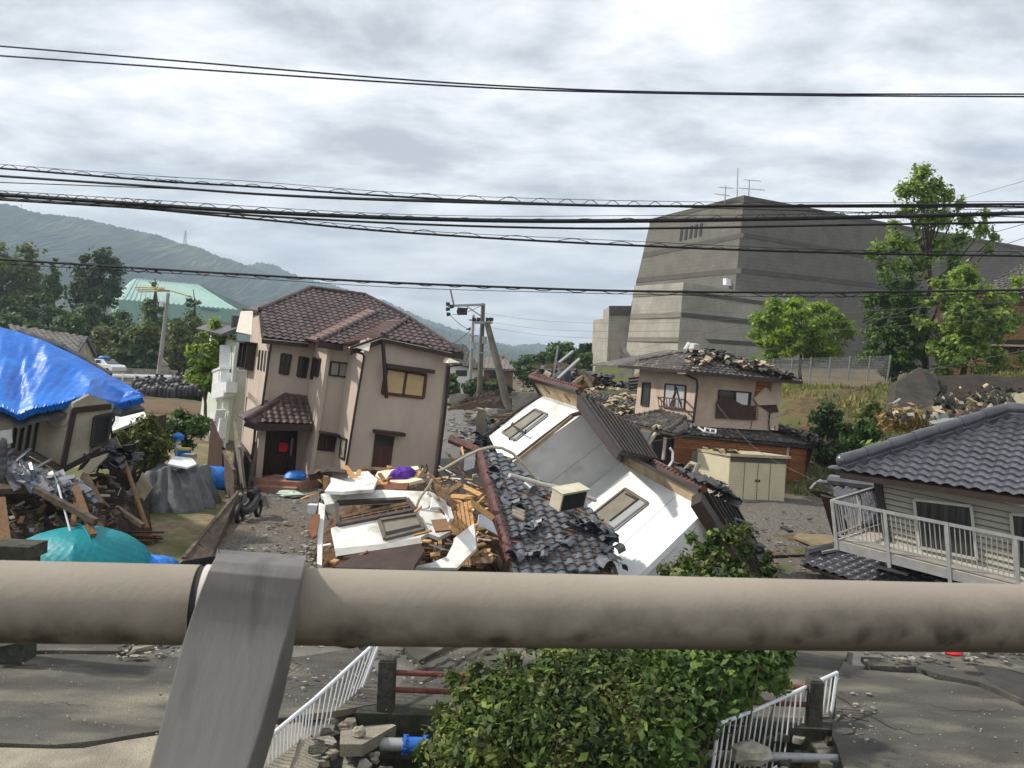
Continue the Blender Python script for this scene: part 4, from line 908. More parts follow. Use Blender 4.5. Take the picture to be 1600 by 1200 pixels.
# slatted crate
cr_=thing('slatted_pallet','pale raw timber slatted panel standing tilted in the debris','pallet',P(*zd(1400,900),17.3))
cpl=Pl3(P(*zd(1255,590),17.9),P(*zd(1415,540),17.9),P(*zd(1340,1080),16.9))
for k in range(5):
    a=k*33; m=MB(); m.prism([cpl.hit(*zd(*p)) for p in ((1258+a,588-a*.3),(1284+a,582-a*.3),(1364+a,1080-a*.05),(1336+a,1086-a*.05))],-cpl.n*.03); build('slat',m,timber,cr_)
m=MB()
for y_ in (.08,.5,.93): m.bar(cpl.hit(*zd(1255+85*y_,600+470*y_),-.05),cpl.hit(*zd(1415+70*y_,550+500*y_),-.05),.09,.04,cpl.n)
build('cross_batten',m,oldwood,cr_)
# purple cushion
cu=MB(); c=P(*zd(840,335),20.2); seg=14
pts=[];
for j in range(seg+1):
    for i in range(seg+1):
        u,v=i/seg*2-1,j/seg*2-1; k=(1-u**4)*(1-v**4)
        pts.append((u,v,k))
sx1=P(*zd(970,300),20.2)-P(*zd(715,340),20.2); sy1=P(*zd(850,285),20.5)-P(*zd(830,385),20.0)
for s_ in (1,-1):
    b0=len(cu.v)
    for u,v,k in pts:
        x=u*(1-.12*abs(v)*(1-abs(u))); cu.v.append(tuple(c+sx1*.5*(x*.72+v*.28)+sy1*.5*(v*.62-u*.38)+V((0,-.1,.17))*k**.6*s_*(1+.15*math.sin(u*9)*math.sin(v*7))))
    for j in range(seg):
        for i in range(seg): a=b0+j*(seg+1)+i; cu.f.append((a,a+1,a+seg+2,a+seg+1)); cu.m.append(0)
build('floor_cushion',cu,mat('purple_fabric',S(70,28,128),S(96,44,160),sc_=8,rough=.75,bump=1.2,bsc=14),None,'deep purple floor cushion lying on top of the debris','cushion',smooth=True)
# individual planks
plk=[((365,262),(470,385),.14,20),((495,275),(790,288),.1,21),((490,290),(455,385),.1,20.2),((720,262),(760,270),.08,21),((655,320),(700,380),.09,20),((710,400),(745,350),.09,20),((1010,280),(950,370),.08,20.4),((790,290),(960,295),.07,20.6),
((1085,590),(1145,525),.12,18),((1145,605),(1215,660),.09,17.6),((1090,440),(1145,500),.2,18.3),((940,835),(1090,795),.04,17),((950,640),(1005,595),.05,17.9),((1220,480),(1340,400),.16,19),((1250,510),(1430,520),.13,18.4),((1420,560),(1600,700),.17,18.3),
((1440,655),(1490,640),.08,17.8),((1450,790),(1530,775),.06,17.6),((1340,420),(1500,500),.12,19),((1360,560),(1300,450),.06,18.8),((1480,560),(1530,515),.04,18),((1270,770),(1140,740),.1,17.4),((1440,1050),(1600,1040),.15,16.6),((1460,920),(1530,905),.07,16.9),((1250,760),(1300,810),.1,17.1),((560,970),(330,1080),.05,16.7),((1020,880),(1080,885),.07,16.8),((1080,1000),(1160,990),.1,17),((440,1070),(520,1060),.1,16.5),((265,1060),(300,1040),.12,16.5),
((1440,1000),(1580,960),.09,17),((1500,980),(1600,1050),.09,16.9),((1350,640),(1440,600),.05,18),((1060,320),(1160,400),.07,20),((1230,160),(1360,330),.06,20.5),((1340,100),(1355,170),.05,21),((120,330),(150,290),.1,20.6),((195,330),(215,290),.1,20.6),((210,340),(205,460),.12,20)]
SEEN={}
for i,(a,b,w__,d) in enumerate(plk):
    m=MB(); m.bar(P(*zd(*a),d),P(*zd(*b),d+random.uniform(-.5,.3)),w__,.035,(0,-.6,.8)); L_='short' if (V(a)-V(b)).length<110 else 'long'
    x,y=(a[0]+b[0])/2,(a[1]+b[1])/2
    where='left of the purple cushion' if x<700 and y<480 else 'around the purple cushion' if y<480 and x<1050 else 'between the cushion and the broken roof' if y<480 else 'on the white wall panel' if x<1200 and y<830 else 'under the white wall panel' if x<1200 else 'beside the slatted pallet'
    sl_=math.degrees(math.atan2(-(b[1]-a[1]),b[0]-a[0]))%180; tl_='flat-lying' if sl_<14 or sl_>166 else 'right-rising' if sl_<65 else 'upright' if sl_<115 else 'right-falling'
    gk=f'{L_} {tl_} {"weathered" if i%3==1 else "raw pale"} splintered plank {where}'; SEEN.setdefault(gk,[]).append((x,y,build('splintered_plank',m,[timber,oldwood,timber][i%3],None,gk,'plank',group='splintered planks in the debris heap')))
for gk,l_ in SEEN.items():
    if len(l_)>1:
        l_.sort(key=lambda q:q[1]); nm=['topmost','second from the top','third from the top','lowest']
        if len(l_)<=4:
            for i,(x,y,o_) in enumerate(l_): o_['label']=gk.replace('splintered plank','plank')+', '+(nm[i] if i<len(l_)-1 else 'lowest')
g=random.Random(11); m=MB()
for i in range(620):
    x,y=g.uniform(160,1560),g.uniform(300,1090); 
    if x<1200 and 460<y<880: continue
    if x<600 and y>900: continue
    d=21.5-(y-250)/1090*1080/800*3.6; c=P(*zd(x,y),d)+V((0,0,-.1)); 
    dr_=V((g.uniform(-1,1),g.uniform(-1,1),g.uniform(-.35,.35)))*g.uniform(.15,.6); m.mi=g.choice((0,0,1,2)); m.bar(c,c+dr_,g.uniform(.03,.12),g.uniform(.01,.03),(g.uniform(-.4,.4),g.uniform(-.4,.4),1))
build('wood_splinters',m,[timber,oldwood,wp_mat],None,'loose small splinters and board scraps strewn over the heap','debris',kind='stuff')
# stones and gravel shards strewn on the ground
def strew(name,areas,k,s0,s1,m_,label,seed=1,z=None,flat=.5):
    g=random.Random(seed); m=MB(); 
    for i in range(k):
        a=g.choice(areas); x,y=g.uniform(a[0],a[2]),g.uniform(a[1],a[3]); c=G(x,y,z or 0); 
        if z is None: c.z=H(c.x,c.y)+.05
        s_=g.uniform(s0,s1)*(1.6 if g.random()<.1 else 1); q=[]
        for t in range(5):
            an=t*1.256+g.uniform(-.4,.4); q.append(c+V((math.cos(an)*s_,math.sin(an)*s_,g.uniform(-.2,.4)*s_*flat)))
        m.mi=g.randrange(len(m_)); m.prism(q,V((g.uniform(-.3,.3)*s_,g.uniform(-.3,.3)*s_,s_*flat)))
    return build(name,m,m_,None,label,'rubble',kind='stuff')
palestone=mat('pale_rubble',S(130,124,110),S(166,160,146),sc_=8,rough=.95)
strew('stone_rubble',[(640,992,900,1012),(560,985,680,1010),(1340,1000,1480,1040),(1500,1000,1600,1035),(850,1000,990,1015)],150,.02,.07,[palestone,slate,concrete],'crumbled stones and tile scraps along the far edge of the road',1,z=.12)
strew('stone_rubble',[(1170,800,1310,910),(1200,820,1300,905)],120,.02,.07,[slate,soil,soil,concrete],'tile scraps and clods on the gravel between shed and the blue grey roof',2)
strew('stone_rubble',[(1235,740,1310,775)],60,.03,.12,[slate,palestone],'tile scraps beside the cream shed',3)
strew('stone_rubble',[(380,765,490,870),(470,830,500,900)],120,.02,.07,[palestone,slate,concrete],'pale shards on the gravel lane in front of the porch',4)
strew('stone_rubble',[(690,640,760,740),(700,650,740,700)],120,.05,.15,[palestone,slate,concrete],'broken stones scattered in the street behind the white house',5)
strew('stone_rubble',[(620,1010,770,1090),(1310,1080,1370,1160),(420,1000,600,1100)],130,.008,.035,[concrete,asphalt,palestone],'gravel crumbs on the cracked near road',6,z=.05)

wk=mat('debris_cable',S(40,40,42),S(56,56,58),rough=.5)
for i,pp in enumerate((((1140,330),(1200,390),(1290,370),(1350,420),(1420,400)),((1180,300),(1260,330),(1330,300),(1450,340)),((990,300),(1010,260),(1050,250),(1060,290),(1020,310)))):
    m=MB(); q=[V(P(*zd(*p),19.6)) for p in pp]; r_=[]
    for a,b in zip(q,q[1:]):
        for k in range(5): r_.append(a.lerp(b,k/5)+V((0,0,.04*math.sin(k+i))))
    m.path(r_,.014,5); build('loose_cable',m,wk,None,['black cable snaking over the planks right of the cushion','thin black cable above the planks behind the bent conduit','black coil of cable just right of the purple cushion'][i],'cable',smooth=True)
g=random.Random(21); m=MB()
for i in range(10):
    a=P(*zd(1360+i*9,300-i*3),19.8); m.bar(a,a+V((.02,0,.42)),.03,.015)
build('broken_rack',m,metalw,None,'row of thin white slats standing up left of the broken roof verge','rack')
# ================= blue-grey roofed house on the right =================
zr=zz(1200,620,3.75)
rh=thing('sunken_house','grey sided house with blue grey tiled roof sunk onto its crushed ground floor','house',G(1480,905,0)+V((0,1,0)))
Rr=V((math.cos(R(38)),-math.sin(R(38)),-.06)).normalized(); Rd=V((math.sin(R(38)),math.cos(R(38)),0)).normalized(); Ru=Rr.cross(Rd); Ru=-Ru if Ru.z<0 else Ru
dk=Pl(P(*zr(400,835),18.6),Ru)                     # deck surface
fr=Pl(dk.hit(*zr(400,835)),-Rd)                    # deck front
wl=Pl(dk.hit(*zr(712,850)),-Rd)                    # house wall
side=mat('grey_lap_siding',S(158,156,142),S(170,168,154),sc_=2,rough=.8,bump=.2,bsc=40)
navt=navy
m=MB(); q=[wl.hit(*zr(*p)) for p in ((672,490),(1700,690),(1700,1120),(712,850))]; m.prism(q,-wl.n*.15); build('wall',m,side,rh)
m=MB(); siding(m,q[0],q[1],q[2],q[3],wl.n,11,.045); build('siding_boards',m,side,rh)
m=MB()
for i in range(1,11): t_=i/11; m.bar(q[0].lerp(q[3],t_)+wl.n*.044-Ru*.01,q[1].lerp(q[2],t_)+wl.n*.044-Ru*.01,.012,.02,Ru)
build('siding_shade_lines',m,mat('lap_shade_dark',S(84,82,74),S(98,95,86)),rh,kind='stuff')  # dark bars stand in for the shade under each lap board
m=MB(); a=wl.hit(*zr(645,490)); b_=wl.hit(*zr(705,845)); m.bar(a+wl.n*.05,b_+wl.n*.05,.16,.1,wl.n); m.prism([a,b_,b_+Rd*7,a+Rd*7],Rr*.15); build('corner_post',m,mat('dark_corner',S(50,48,46),S(62,60,58)),rh)
nf_=mat('pale_alu_frame',S(170,170,162),S(184,184,176),sc_=3,rough=.4)
dg=mat('dark_curtain_glass',S(38,40,40),S(74,74,70),sc_=1.2,rough=.15,spec=.6,stretch=(10,10,.4))
wl2=Pl(wl.p+wl.n*.06,wl.n)
o=window(rh,wl2,[zr(*p) for p in ((858,600),(1192,640),(1226,950),(888,880))],nf_,dg,fw=.06,mull=0,name='sliding_window')
b=MB(); b.bar(wl.hit(*zr(1035,625),.04),wl.hit(*zr(1062,915),.04),.06,.04,Rd); build('sash_bar',b,black,o)
window(rh,wl2,[zr(*p) for p in ((1425,685),(1640,705),(1660,1060),(1452,1000))],nf_,dg,fw=.06,mull=0,name='sliding_window')
# roof
ee=wl.hit(*zr(1100,540))-Rd*.65+Ru*.0
epl=Pl(ee,-Rd); e0,e1=epl.hit(*zr(425,440)),epl.hit(*zr(1700,620))
rpit=R(27); rup=Rd*math.cos(rpit)+Ru*math.sin(rpit); rpl=Pl3(e0,e1,e0+rup)
rpx=[zr(*p) for p in ((425,440),(440,388),(1405,95),(1800,135),(1800,634))]
m=MB(); pts=[rpl.hit(*p) for p in rpx]; m.prism(pts,-rpl.n*.08); build('roof_deck',m,brown,rh)
# S-shaped Japanese tiles
m=MB(); tiles(m,pts,e1-e0,.27,.24,amp=.055,step=.038,sub=8); build('roof_tiles',m,navt,rh,smooth=True)
m=MB()
pA,pB,pC=rpl.hit(*zr(432,384),.12),rpl.hit(*zr(1400,78),.12),rpl.hit(*zr(1800,110),.12)
for off,r_ in ((0,.13),(-.13,.11)):
    ridge(m,pA+Ru*(off+.05),pB+Ru*(off+.05),r_,.6,10); ridge(m,pB+Ru*(off+.05),pC+Ru*(off+.05),r_,.6,10)
m.blob(pA+Ru*.05,(.14,.14,.14),10,6); build('ridge_tiles',m,navt,rh,smooth=True)
m=MB(); m.bar(pA-Ru*.18,pB-Ru*.18,.22,.3,Ru); m.bar(pB-Ru*.18,pC-Ru*.18,.22,.3,Ru); build('ridge_base',m,navt,rh)
m=MB(); m.blob(rpl.hit(*zr(405,418)),(.22,.16,.07),10,6); build('corner_cap_tile',m,navt,rh,smooth=True)
m=MB(); m.prism([pB,pA,pA+Rd*6+Rr*.2,pB+Rd*4-Ru*1.2],-Ru*.05); m.prism([pB,pC,pC+Rd*5-Ru*2.4,pB+Rd*5-Ru*2.4],-Ru*.05); build('back_slope',m,navt,rh)
m=MB(); m.prism([e0-Ru*.05,e1-Ru*.05,e1-Ru*.05+Rd*.7,e0-Ru*.05+Rd*.7],-Ru*.04); build('soffit',m,side,rh)
m=MB(); m.bar(e0-Ru*.08,e1-Ru*.08,.05,.12,Ru); build('fascia',m,brown,rh)
# deck
c0_=fr.hit(*zr(400,835)); c1_=fr.hit(*zr(1700,1165)); dw=dk.hit(*zr(690,735))-c0_
m=MB(); q=[c0_,c1_,c1_+Rd*2.2,dk.hit(*zr(720,850)),dk.hit(*zr(690,735))]; m.prism(q,-Ru*.06); dko=build('deck_floor',m,mat('deck_boards',S(176,168,154),S(196,188,174),sc_=4,rough=.8,stretch=(1,1,1)),rh)
m=MB()
for k in range(7): 
    m.bar(c0_.lerp(q[4],k/7)+Ru*.006,c0_.lerp(q[4],k/7)+(c1_-c0_)*.9+Ru*.006,.012,.004,Ru)
build('deck_joint',m,brown,dko,kind='stuff')
ral=mat('aluminium_rail',S(150,150,146),S(170,170,166),sc_=4,rough=.42,metal=.3)
m=MB(); m.bar(c0_-Ru*.12,c1_-Ru*.12,.06,.2,Ru); m.bar(c0_-Ru*.12,q[4]-Ru*.12,.06,.2,Ru); build('deck_beam',m,ral,dko)
# railing front and side
rail=thing('deck_railing','grey metal balustrade with thin vertical bars round the deck of the blue grey roofed house','railing',c0_)
t0,t1=fr.hit(*zr(372,610)),fr.hit(*zr(1700,875)); sdpl=Pl3(c0_,q[4],t0); t2=sdpl.hit(*zr(640,528))
m=MB(); m.bar(t0,t1,.075,.06,Ru); build('top_rail',m,ral,rail); m=MB(); m.bar(t0,t2,.07,.05,Ru); build('top_rail',m,ral,rail)
b0_,b1_=fr.hit(*zr(400,808)),fr.hit(*zr(1700,1130)); b2_=sdpl.hit(*zr(682,700))
m=MB(); m.bar(b0_,b1_,.05,.04,Ru); build('bottom_rail',m,ral,rail); m=MB(); m.bar(b0_,b2_,.05,.04,Ru); build('bottom_rail',m,ral,rail)
for (x0,y0,x1,y1) in ((375,612,405,895),(685,680,712,1000),(1045,735,1068,1100),(1450,830,1468,1130)):
    m=MB(); a,b_=fr.hit(*zr(x0,y0),.02),fr.hit(*zr(x1,y1),.02); m.bar(a,b_,.07,.06,Rd); build('post',m,ral,rail)
m=MB(); a,b_=sdpl.hit(*zr(530,560)),sdpl.hit(*zr(545,775)); m.bar(a,b_,.09,.08,Rd); build('post',m,ral,rail)
for k in range(1,44):
    t_=k/44; a=t0.lerp(t1,t_*.98); b_=b0_.lerp(b1_,t_*.98+.002)
    if (a-CAM).y<0.5: continue
    m=MB(); m.bar(a,b_,.018,.018,Rd); build('baluster',m,ral,rail)
for k in range(1,17):
    t_=k/17; m=MB(); m.bar(t0.lerp(t2,t_),b0_.lerp(b2_,t_),.018,.018,Rr); build('baluster',m,ral,rail)
# crushed storey below the wall
b4=wl.hit(*zr(712,850)); b5=wl.hit(*zr(1700,1110)); m=MB(); m.prism([b4+Rd*.3,b5+Rd*.3,V((b5.x,b5.y,-.1))+Rd*.8,V((b4.x,b4.y,-.1))+Rd*.9],Rd*5); build('crushed_storey',m,woodbrown,rh)
# crushed lower roof
lw=thing('lower_roof','lower blue grey tiled roof crushed flat on the soil under the deck','roof',G(1330,905,0))
lp=Pl3(G(*zr(210,985),.28),G(*zr(700,1120),.28),G(*zr(240,930),.28)+Rd*1.2+V((0,0,.5)))
pts=[lp.hit(*zr(*p)) for p in ((205,985),(230,950),(430,890),(620,880),(700,900),(1150,1100),(1300,1180),(640,1140))]
m=MB(); m.prism(pts,-lp.n*.06); build('roof_deck',m,brown,lw)
m=MB(); tiles(m,[lp.hit(*zr(*p)) for p in ((205,985),(232,950),(430,905),(620,880),(1150,1100),(1300,1180),(640,1140))],pts[7]-pts[0],.27,.24,amp=.055,step=.038,sub=8); build('roof_tiles',m,navt,lw,smooth=True)
m=MB(); 
for of,r_ in ((.16,.1),(.03,.1)): ridge(m,lp.hit(*zr(225,945))+Ru*of,lp.hit(*zr(520,885))+Ru*of,r_,.5)
build('ridge_tiles',m,navt,lw,smooth=True)
for (x0,y0,x1,y1) in ((315,912,480,882),(650,995,820,1040),(985,1080,1150,1120)):
    m=MB(); m.bar(lp.hit(*zr(x0,y0),.12),lp.hit(*zr(x1,y1),.12),.09,.06,Ru); build('metal_strip',m,ral,lw)
# second lower roof behind the deck
zq=zz(1200,620,3.75)
l2=thing('rear_lower_roof','small blue grey tiled roof with dark boarded side seen behind the deck railing','roof',P(*zr(500,760),20.5))
l2p=Pl3(P(*zr(380,500),22.2),P(*zr(650,520),20.8),P(*zr(560,760),20.0))
pts=[l2p.hit(*zr(*p)) for p in ((375,510),(660,530),(690,720),(520,770),(400,640))]
m=MB(); m.prism(pts,-l2p.n*.06); tiles(m,pts,pts[3]-pts[4],.27,.24,amp=.055,step=.038,sub=8); build('roof_tiles',m,navt,l2,smooth=True)
m=MB(); ridge(m,l2p.hit(*zr(372,488),.1),l2p.hit(*zr(650,520),.1),.13,.6); m.blob(l2p.hit(*zr(345,505)),(.3,.15,.08),8,5); build('ridge_tiles',m,navt,l2,smooth=True)
m=MB(); m.prism([P(*zr(*p),20.8) for p in ((310,580),(400,600),(480,780),(400,860),(375,800))],(.1,.3,0)); m.prism([P(*zr(*p),21.4) for p in ((262,552),(345,560),(400,588),(330,592))],(0,.3,-.06)); build('boarded_side',m,woodbrown,l2)
m=MB(); m.prism([G(*zr(*p),.05) for p in ((150,830),(180,812),(400,825),(430,880),(380,905),(270,880))],(0,0,.07)); build('door_panel',m,mat('muddy_board',S(112,98,72),S(136,120,90),sc_=3,rough=.9),None,'long muddy tan board lying on the ground left of the deck','board')
m=MB(); m.bar(G(*zr(40,935),.05),G(*zr(300,930),.05),.1,.08); build('dark_beam',m,brown,None,'dark straight beam lying flat in front of the blue grey lower roof','beam')
m=MB(); m.bar(G(*zr(85,768),.06),G(*zr(132,792),.06),.16,.1); build('dark_log',m,brown,None,'short dark piece of wood alone on the gravel lot','log')
# ================= cream shed =================
z8=zz(930,520,4.286)
sh=thing('storage_shed','cream metal storage shed with ribbed double doors standing before the damaged tiled house','shed',G(1160,787,0))
a=G(*z8(888,1125),0); fl=Pl(a,V((.10,-1,0))); ls=Pl(a,V((-.80,-.6,0)))
f0,f1,f2,f3=fl.hit(*z8(905,828)),fl.hit(*z8(1280,845)),fl.hit(*z8(1262,1140)),a
s0_,s1_=ls.hit(*z8(692,800)),ls.hit(*z8(690,1010))
shm=mat('cream_shed_metal',S(206,198,168),S(216,208,180),sc_=2,rough=.6); fin=fl.n
m=MB(); bk=V((s0_.x-f0.x,s0_.y-f0.y,0)); m.prism([f3,f2,f2+bk,f3+bk],V((0,0,f0.z-f3.z))); build('body',m,shm,sh)
m=MB()
for k in range(22):
    z_=(k+.5)/22; a_=f0.lerp(f3,z_); b_=f1.lerp(f2,z_)
    m.bar(a_+fin*.012,b_+fin*.012,.03,.045,V((0,0,1))); m.bar(a_+ls.n*.012,a_+bk+ls.n*.012,.03,.045,V((0,0,1)))
build('ribs',m,shm,sh)
m=MB()
for t_ in (.26,.5,.72): m.bar(f0.lerp(f1,t_)+fin*.03,f3.lerp(f2,t_)+fin*.03,.015,.015,fin)
m.bar(f0-V((0,0,.1))+fin*.02,f1-V((0,0,.1))+fin*.02,.05,.18,V((0,0,1))); build('door_gap',m,mat('shed_shadow_gap',S(70,66,58),S(84,80,70)),sh)
for t_ in (.475,.53): m=MB(); c=f0.lerp(f1,t_).lerp(f3.lerp(f2,t_),.52); m.box(c+fin*.05,(.05,0,0),(0,.04,0),(0,0,.09)); build('door_handle',m,black,sh)
m=MB(); up_=V((0,0,.02)); m.prism([f0+fin*.12-V((.05,0,0))+up_,f1+fin*.12+V((.12,0,0))+up_,f1+bk+V((.12,0,0))+up_,f0+bk-V((.05,0,0))+up_],(0,0,.1)); build('shed_roof',m,mat('shed_roof',S(168,156,128),S(188,176,148),sc_=3,rough=.7),sh)
m=MB(); m.bar(f3+fin*.04+V((0,0,.04)),f2+fin*.04+V((0,0,.04)),.05,.08); build('sill',m,concrete,sh)
shards('debris_on_shed',[f0+bk*.9+V((0,0,.14)),f0+bk*.3+V((.1,0,.14)),f0+V((0,.1,.14)),f0+V((.3,.2,.14))],22,.22,mat('tan_clay',S(128,112,88),S(160,142,114),sc_=6),None,seed=3,jit=.06,label='broken clay tiles resting on the edge of the shed roof',cat='broken tiles',kind='stuff')
# ================= damaged two-storey tiled house =================
hr,hd,hu=frame(24,3)
th=thing('damaged_house','beige two-storey house with disordered grey tile roof and timber slat walls behind the shed','house',G(1180,775,0)+V((0,2,0)))
hr=V((.93,.35,-.03)).normalized(); hd=V((-.36,.93,0)).normalized(); hu=V((.03,0,1)).normalized()
beige=mat('beige_render',S(178,160,144),S(192,174,156),sc_=1.5,rough=.9,bump=.2,bsc=90,c3=S(150,136,122),s3=.8,r3=(.55,.8))
f_=Pl(P(*z8(672,625),34.0),-hd); l_=Pl(f_.hit(*z8(672,500)),-hr)
m=MB(); m.prism([f_.hit(*z8(*p)) for p in ((688,255),(1250,310),(1225,600),(1172,655),(660,625))],-f_.n*.15); m.prism([l_.hit(*z8(*p)) for p in ((300,225),(688,255),(660,625),(455,560),(262,560))],-l_.n*.15)
a=f_.hit(*z8(1245,310)); b_=f_.hit(*z8(1225,655)); m.prism([a,a+hd*6,b_+hd*6,b_],-hr*.15)
build('wall',m,beige,th)
slat=mat('orange_timber_slats',S(126,78,46),S(164,110,68),sc_=3,rough=.75,stretch=(.6,.6,7),randc=.3)
def slats(root,pl,px,k,nm='timber_slats',mt=None):
    q=[pl.hit(*p) for p in px]; m=MB(); m.prism([p+pl.n*.01 for p in q],pl.n*.02); 
    for i in range(k): t_=(i+.5)/k; m.bar(q[0].lerp(q[3],t_)+pl.n*.05,q[1].lerp(q[2],t_)+pl.n*.06,.06,.62*(q[0]-q[3]).length/k,hu)
    return build(nm,m,mt or slat,root)
slats(th,f_,[z8(*p) for p in ((1085,300),(1180,312),(1165,440),(1062,440))],9)
m=MB(); m.prism([f_.hit(*z8(*p),.08) for p in ((1135,362),(1200,425),(1205,480),(1090,485),(1058,440))],f_.n*.06); build('peeling_render',m,beige,th,label='loose flap of render hanging over the exposed timber slats')
m=MB(); m.prism([f_.hit(*z8(*p),.02) for p in ((1090,485),(1210,480),(1225,530),(1170,535),(1110,495))],f_.n*.04); build('dark_breach',m,woodbrown,th)
m=MB(); m.path([f_.hit(*z8(*p),.06) for p in ((1170,535),(1162,600),(1168,655))],.03,5); m.path([f_.hit(*z8(*p),.03) for p in ((1050,590),(1042,645))],.012,4); build('wall_crack',m,black,th)
window(th,l_,[z8(*p) for p in ((323,335),(372,338),(360,488),(310,483))],mat('dark_frame',S(50,44,40),S(60,54,50)),glass,mull=0)
w_=window(th,l_,[z8(*p) for p in ((474,343),(610,355),(600,510),(462,498))],MATS['dark_frame'],mat('white_curtain_glass',S(150,154,152),S(176,180,178),sc_=2,rough=.25),mull=1)
m=MB(); m.bar(l_.hit(*z8(545,365),.06),l_.hit(*z8(500,495),.06),.04,.04,hr); m.bar(l_.hit(*z8(540,365),.06),l_.hit(*z8(575,495),.06),.04,.04,hr); build('torn_frame',m,MATS['dark_frame'],w_)
def balc(root,pl,px,k,out=.5,nm='window_rail'):
    q=[pl.hit(*p,out) for p in px]; q2=[pl.hit(*p,.02) for p in px]; m=MB()
    m.bar(q[0],q[1],.05,.05); m.bar(q[3],q[2],.07,.07); m.bar(q[0],q2[0],.05,.05); m.bar(q[1],q2[1],.05,.05); m.bar(q[3],q2[3],.05,.05); m.bar(q[2],q2[2],.05,.05)
    for i in range(k+1): t_=i/k; m.bar(q[0].lerp(q[1],t_),q[3].lerp(q[2],t_),.025,.025)
    return build(nm,m,mat('rusty_rail',S(74,46,38),S(96,64,54),sc_=8,rough=.8),root)
balc(th,l_,[z8(*p) for p in ((420,430),(598,448),(596,510),(428,492))],9)
w_=window(th,f_,[z8(*p) for p in ((825,385),(1040,400),(1028,520),(822,500))],MATS['dark_frame'],glass,mull=1)
m=MB(); m.prism([f_.hit(*z8(*p),.03) for p in ((945,400),(1025,405),(1018,485),(985,480),(945,460))],f_.n*.01); build('curtain',m,mat('white_curtain',S(196,198,196),S(214,216,214)),w_)
m=MB(); m.prism([f_.hit(*z8(*p),.06) for p in ((835,420),(880,425),(985,482),(1060,488),(1070,585),(805,572),(810,470))],f_.n*.04); build('wooden_screen',m,mat('brown_slat_screen',S(56,40,34),S(78,56,48),sc_=3,stretch=(8,8,1)),w_)
m=MB(); 
for k in range(9): y=490+k*11; m.bar(f_.hit(*z8(1062,y),.1),f_.hit(*z8(1092,y+3),.1),.02,.03)
m.bar(f_.hit(*z8(1076,485),.1),f_.hit(*z8(1070,585),.1),.03,.03); build('side_rail',m,MATS['rusty_rail'],w_)
m=MB(); m.path([f_.hit(*z8(*p),.1) for p in ((590,272),(680,315),(685,360),(655,605))],.05,6); build('downpipe',m,brown,th)
# roofs
e0=f_.hit(*z8(690,262))-hd*.6; rup=hd*math.cos(R(24))+hu*math.sin(R(24))
fr_=Pl3(f_.hit(*z8(700,262))-hd*.7,f_.hit(*z8(1300,318))-hd*.7,f_.hit(*z8(700,262))-hd*.7+rup)
lup=hr*math.cos(R(22))+hu*math.sin(R(22)); lrp=Pl3(l_.hit(*z8(400,240))-hr*.7,l_.hit(*z8(600,258))-hr*.7,l_.hit(*z8(400,240))-hr*.7+lup)
grt=mat('weathered_grey_tile',S(62,60,58),S(96,92,86),sc_=5,rough=.7,randc=.25,c3=S(140,130,112),s3=2.5,r3=(.58,.72))
m=MB(); pts=[lrp.hit(*z8(*p)) for p in ((160,222),(300,180),(560,130),(690,110),(640,240),(620,262))]; m.prism(pts,-lrp.n*.08); tiles(m,pts,hd,.28,.26,amp=.05,step=.035,jit=.03); build('roof_left',m,grt,th)
m=MB(); pts=[fr_.hit(*z8(*p)) for p in ((610,262),(700,112),(820,115),(960,165),(1160,240),(1390,330))]; m.prism(pts,-fr_.n*.08); tiles(m,pts,hr,.28,.26,amp=.05,step=.035,jit=.22); build('roof_front',m,grt,th)
claym=mat('pale_clay_bedding',S(150,134,108),S(186,172,146),sc_=5,rough=.95,randc=.2)
shards('jumbled_tiles',[fr_.hit(*z8(*p),.1) for p in ((660,190),(720,150),(850,160),(900,200),(1050,240),(1200,280),(1330,320))],170,.26,grt,th,seed=2,jit=.2,kind='stuff')
shards('exposed_clay',[fr_.hit(*z8(*p),.12) for p in ((660,240),(720,190),(740,140),(900,200),(1000,240),(1080,215),(1180,270))],110,.24,claym,th,seed=4,jit=.2,kind='stuff')
m=MB(); ridge(m,lrp.hit(*z8(300,180),.08),lrp.hit(*z8(560,132),.08),.1); ridge(m,lrp.hit(*z8(560,132),.08),lrp.hit(*z8(690,108),.1),.12)
build('ridge_tiles',m,grt,th,smooth=True)
m=MB(); m.path([lrp.hit(*z8(*p),.2) for p in ((600,120),(625,75),(650,82),(640,110),(690,102))],.1,8); m.bar(lrp.hit(*z8(650,85),.3),lrp.hit(*z8(680,92),.3),.25,.2); build('displaced_cap',m,mat('white_lime_plaster',S(176,176,170),S(196,196,190)),th)
m=MB(); m.bar(lrp.hit(*z8(160,225)),lrp.hit(*z8(622,264)),.1,.12,hu); m.bar(fr_.hit(*z8(610,266)),fr_.hit(*z8(1385,334)),.1,.14,hu); build('fascia',m,brown,th)
m=MB(); p_=fr_.hit(*z8(1385,332)); m.prism([fr_.hit(*z8(960,165)),p_,p_+hd*7,fr_.hit(*z8(820,115))+hd*4],-hu*.06); m.prism([lrp.hit(*z8(160,222)),lrp.hit(*z8(560,130)),fr_.hit(*z8(820,115))+hd*4,lrp.hit(*z8(160,222))+hd*3],-hu*.06); build('back_slope',m,grt,th)
m=MB(); m.prism([fr_.hit(*z8(620,266))-hu*.03,fr_.hit(*z8(1380,334))-hu*.03,fr_.hit(*z8(1380,334))-hu*.03+hd*.75,fr_.hit(*z8(620,266))-hu*.03+hd*.75],-hu*.03); build('soffit',m,soffit,th)
